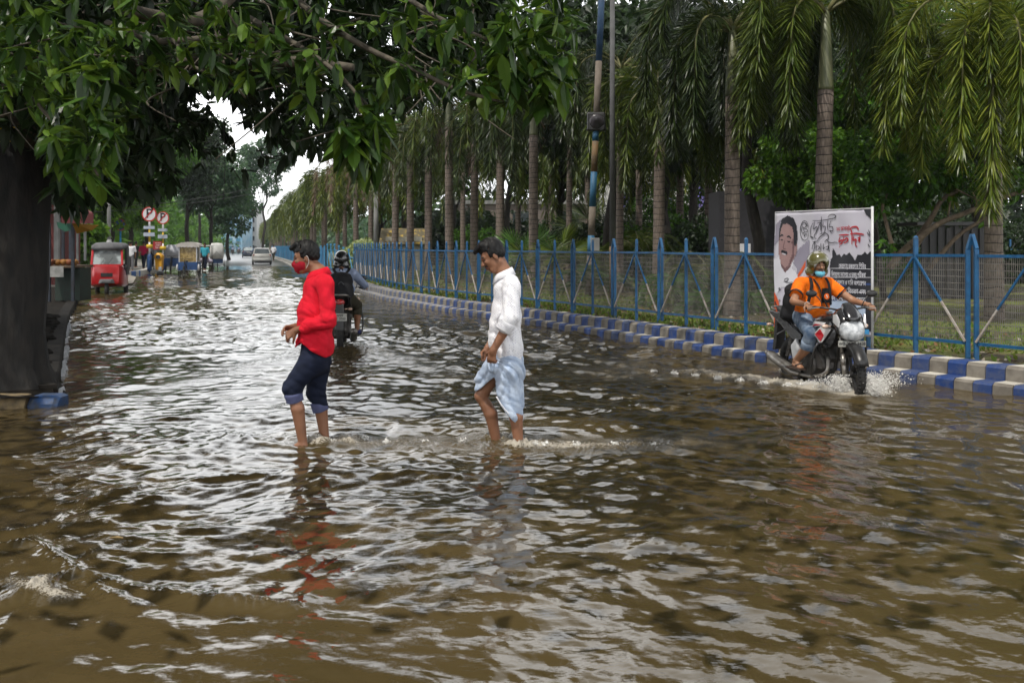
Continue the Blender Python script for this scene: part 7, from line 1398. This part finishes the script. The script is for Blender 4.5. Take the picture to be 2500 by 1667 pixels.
for k in range(9): tag(MB().ell((0,0,0),(.085,.085,.08),12,8).build('orange_fruit',mat('dull orange fruit',(.30,.13,.01),(.2,.08,.01)) if k%3 else mat('ripe fruit',(.22,.06,.01),(.15,.04,.01)),None,True),'round orange fruit in the row on the dark stall counter','fruit','fruits on the stall counter').location=[float(v) for v in (so_+np.array((a[0]+.09+.075*k,a[1]+.08+.06*(k%2),a[2]+.08)))]
kd=thing('covered_kiosk','closed kiosk of dark boards and hanging sacks between the tree and the fruit stall','kiosk',(-9.75,17.6,.1)); 
WD=mat('sooty boards',(.016,.012,.010),(.007,.006,.005),5,.85,.5,sx=(6,6,.4)); mb=MB()
for k in range(12): mb.box((-1.2+.13*k,-.9+.03*(k%2),.95),(.125,.05,1.9+.12*(k%3)))
for k in range(14): mb.box((.42+.02*(k%2),-.8+.2*k,.95),(.05,.19,1.9))
mb.build('board_wall',WD,kd); mb=MB(); mb.box((-.45,.5,2.05),(2.2,3.2,.08),0,Matrix.Rotation(R(-6),3,'Y')); mb.build('roof',WD,kd)
for k,(x,y,z,m_) in enumerate(((.50,-.9,1.35,DR),(.52,-.3,1.1,WD),(.5,.5,1.3,DG),(.5,1.1,.9,DR),(.35,-1.0,.8,WD))): mb=MB(); mb.ell((x,y,z),(.10,.12,.26),10,8); mb.build('hanging_sack',m_,kd,True)
mb=MB(); g=np.random.default_rng(9)
tk=thing('street_tree','second dark trunk standing behind the big tree at the left','tree',(-9.9,14.0,.1)); ringtrunk(mb,[(0,0,-.1),(0,0,.5),(.05,0,2),(.1,0,4.5),(.2,0,7)],[.5,.34,.30,.27,.2]); mb.build('trunk',bark2,tk,True); mb=MB()
for k in range(14): a=g.uniform(-1.9,.5); mb.tube(smooth([(0,0,.9),(math.cos(a)*.5,math.sin(a)*.5,.4),(math.cos(a)*1.2,math.sin(a)*1.3,.1),(math.cos(a+.2)*2.0,math.sin(a+.2)*1.9,-.05)],4),np.linspace(.08,.02,13),6)
mb.build('roots',bark2,tk,True)
V,Q=crown([(.2,0,5.5),(1,1,5),(-1,0,5)],[2.0,1.6,1.6],5000,.25,g); npmesh('crown',V,Q,T3,tk)
mb=MB()
for k in range(70):
    s=g.uniform(2.5,12); p=at_s(KL,arclen(KL),s); r=g.uniform(.05,.16); mb.ell((p[0]-g.uniform(.2,.9),p[1],.13),(r,r*.8,r*.6),7,5)
tag(mb.build('rubble',KLc),'dark broken stones and roots heaped along the left kerb','rubble',kind='stuff')
mb=MB(); V=[]
for k in range(26):
    s=g.uniform(.6,11.5); p=at_s(KL,arclen(KL),s); w_=g.uniform(.03,.09); l_=g.uniform(.05,.2); mb.add([(p[0]+.01,p[1],.0),(p[0]+.012,p[1]+l_,.0),(p[0]+.005,p[1]+l_*.8,w_*1.2),(p[0]+.003,p[1]+.02,w_)],[(0,1,2,3)])
tag(mb.build('peeling_paint',mat('peeling white paint',(.5,.52,.55),(.3,.32,.34),20,.6)),'flakes of peeling white paint left on the left kerb','paint flakes',kind='stuff')
# sign on the trunk, scraps of cloth, wires
sg_=thing('tree_sign','torn yellow paper notice with dark Bengali letters nailed on the big trunk','sign',P(12,330,9.86),0); mb=MB(); mb.add([(-.14,0,-.075),(.122,-.004,-.065),(.128,-.004,.085),(-.14,0,.06)],[(0,1,2,3)]); o=mb.build('paper',mat('yellow notice paper',(.62,.40,.02),(.52,.32,.02),6,.8),sg_); o.modifiers.new('s','SOLIDIFY').thickness=.003
text_mesh('lettering','\u09b8\u09c7\u0995\u09cd\u09b8 ?'.replace('\u09b8\u09c7','\u09c7\u09b8',1) if False else 'েসক্স ?',.075,PLB,sg_,frameM((.0,-.012,.032),(1,0,.05),(0,0,1)),.001,.001); text_mesh('lettering','সমস্যার সমাধান',.040,PLB,sg_,frameM((-.0,-.012,-.035),(1,0,.03),(0,0,1)),.001,.001,.8)
CR=mat('cream rag',(.42,.36,.28),(.3,.25,.19),6,.9); GRG=mat('green rag',(.01,.20,.12),(.008,.14,.09),6,.9)
for pts,Y,m_,lab,nm in (([(131,15),(137,25),(138,35),(131,42),(126,30)],8.6,GRG,'small green rag tied high on the tree, the upper one','cloth_rag'),([(140,42),(150,45),(147,62),(136,66)],8.6,GRG,'green rag knotted just above the cream rag','cloth_rag'),([(140,70),(143,90),(142,108),(134,112),(126,118),(115,106),(128,90)],8.6,CR,'large cream rag hanging from the branch','cloth_rag'),([(163,55),(179,53),(178,72),(172,88),(165,75)],8.8,mat('dim brown rag',(.16,.12,.10),(.1,.08,.07)),'dim brown rag right of the green one','cloth_rag'),([(100,118),(107,138),(90,148),(80,140)],8.5,CR,'cream rag lowest of all, above the leaves by the trunk','cloth_rag')):
    mb=MB(); c_=P(*pts[0],Y); mb.add([P(x,y,Y+.03*math.sin(k*2.1))-c_ for k,(x,y) in enumerate(pts)],[tuple(range(len(pts)))]); o=mb.build(nm,m_); o.location=[float(v) for v in c_]; o.modifiers.new('s','SOLIDIFY').thickness=.006; tag(o,lab,'rag','rags caught on the tree')
for k,(a,b,lab) in enumerate(((P(-100,520,55),P(640,470,62),'upper overhead cable crossing in front of the far trees'),(P(100,500,55),P(640,455,62),'second overhead cable just above the first'))):
    t_=np.linspace(0,1,20)[:,None]; pts=a+(b-a)*t_; pts[:,2]-=np.sin(t_[:,0]*math.pi)*.5; mb=MB(); mb.tube(pts,.02,5); tag(mb.build('overhead_cable',BLKP),lab,'cable')
mb=MB(); mb.tube(smooth([P(548,215,10),P(546,300,10),P(549,400,10),P(545,490,10)],5),.004,5); tag(mb.build('hanging_wire',BLKP),'thin loose wire dangling in front of the bright gap','wire')
lf_=MB(); lf_.add([(0,0,0),(.035,-.012,.006),(.07,0,.0),(.035,.014,.004)],[(0,1,2,3)]); o=lf_.build('floating_leaf',mat('yellow wet leaf',(.40,.28,.12),(.3,.2,.08))); o.location=(*gpt(268,1325),.03); o.modifiers.new('s','SOLIDIFY').thickness=.004; tag(o,'small yellow leaf floating in the left foreground','leaf')
# =============== splashes ===============
DROP=mat('splash drops',(.80,.79,.76),(.66,.64,.60),30,.12,0,spec=.8,coat=.5)
def drops(name,label,P0,r_):
    n=len(P0); o6=np.array([(1,0,0),(-1,0,0),(0,1,0),(0,-1,0),(0,0,1),(0,0,-1)],float); V=(P0[:,None]+o6[None]*(r_[:,None,None])*np.array((1,1,1.25))).reshape(-1,3); f=np.array([(0,2,4),(2,1,4),(1,3,4),(3,0,4),(2,0,5),(1,2,5),(3,1,5),(0,3,5)]); o=npmesh(name,V,[(np.arange(n)[:,None,None]*6+f[None]).reshape(-1,3)],DROP,None,True); return tag(o,label,'splash',kind='stuff')
g=np.random.default_rng(77)
def jet(c,n,sp,up,dirn,dsp,t1=.22,z0=0):
    th=g.uniform(0,6.283,n); v=np.c_[np.cos(th)*sp*g.uniform(.2,1,n),np.sin(th)*sp*g.uniform(.2,1,n),up*g.uniform(.25,1,n)]+np.array(dirn)*g.uniform(.2,1,n)[:,None]*dsp; t_=g.uniform(0,1,n)*2*v[:,2]/9.81*.9; p=np.array(c)+v*t_[:,None]; p[:,2]+=-4.905*t_**2+z0; p+=g.normal(size=(n,3))*.012; return p[p[:,2]>-.01]
fw=np.array((*BF,0.)); lat=np.array((BD[1],-BD[0],0)); bk_=np.array((BD[0],BD[1],0))
PS=[jet(fw+lat*.10,4200,.5,1.9,-lat*.0+lat,1.5),jet(fw-lat*.10,4800,.55,2.0,-lat,1.7),jet(fw+bk_*.22,3600,.55,1.8,bk_,1.0),jet(fw-bk_*.3-lat*.3,3000,.5,1.2,-lat-bk_*.5,1.2),jet(fw-bk_*.3+lat*.3,3000,.5,1.2,lat-bk_*.5,1.2),jet(np.array((*BR,0))-bk_*.15,900,.5,1.1,-bk_,1.2)]
for k in range(9): PS.append(jet(fw-bk_*(.25*k)+lat*(.2+.16*k),900,.35,.75,lat,.5)); PS.append(jet(fw-bk_*(.25*k)-lat*(.2+.16*k),900,.35,.75,-lat,.5))
PS=np.concatenate(PS); drops('wheel_splash','white spray thrown up around the wheels of the near motorcycle',PS,g.gamma(1.6,.0015,len(PS))+.001)
PL=[]
for (fx,fy),a in zip(RF+WF,(1.1,.7,.8,1)): PL+= [jet((fx,fy,0),int(260*a),.35,1.0*a,(.5,0,0),.5),jet((fx+.12,fy,0),160,.4,.6,(1,0,0),.6)]
for cx in (.25,.5,.8,1.1): PL.append(jet((cx,7.76,0),130,.35,.5,(1,0,0),.3)); 
for cx in (-1.0,-.7,-.4): PL.append(jet((cx,7.9,0),60,.3,.4,(1,0,0),.3))
PL=np.concatenate(PL); drops('wading_splash','small drops splashing round the legs of the two wading men',PL,g.gamma(2,.0013,len(PL))+.001)
PT_=np.concatenate([jet((*SR,0),500,.5,1.0,(.1,-1,0),.8)]); drops('tail_splash','spray behind the rear wheel of the motorcycle driving away',PT_,g.gamma(2,.003,len(PT_))+.002)
# =============== air ===============
mb=MB(); mb.box((10,125,8.5),(330,330,19.5)); hz=mb.build('haze',None); hz.data.materials.clear(); hm=bpy.data.materials.new('haze'); hm.use_nodes=True; t=hm.node_tree; t.nodes.remove(t.nodes['Principled BSDF']); pv=t.nodes.new('ShaderNodeVolumePrincipled'); pv.inputs['Color'].default_value=(.86,.93,1,1); pv.inputs['Density'].default_value=.00028; pv.inputs['Anisotropy'].default_value=.3
t.links.new(pv.outputs[0],t.nodes['Material Output'].inputs['Volume']); hz.data.materials.append(hm); tag(hz,kind='stuff')
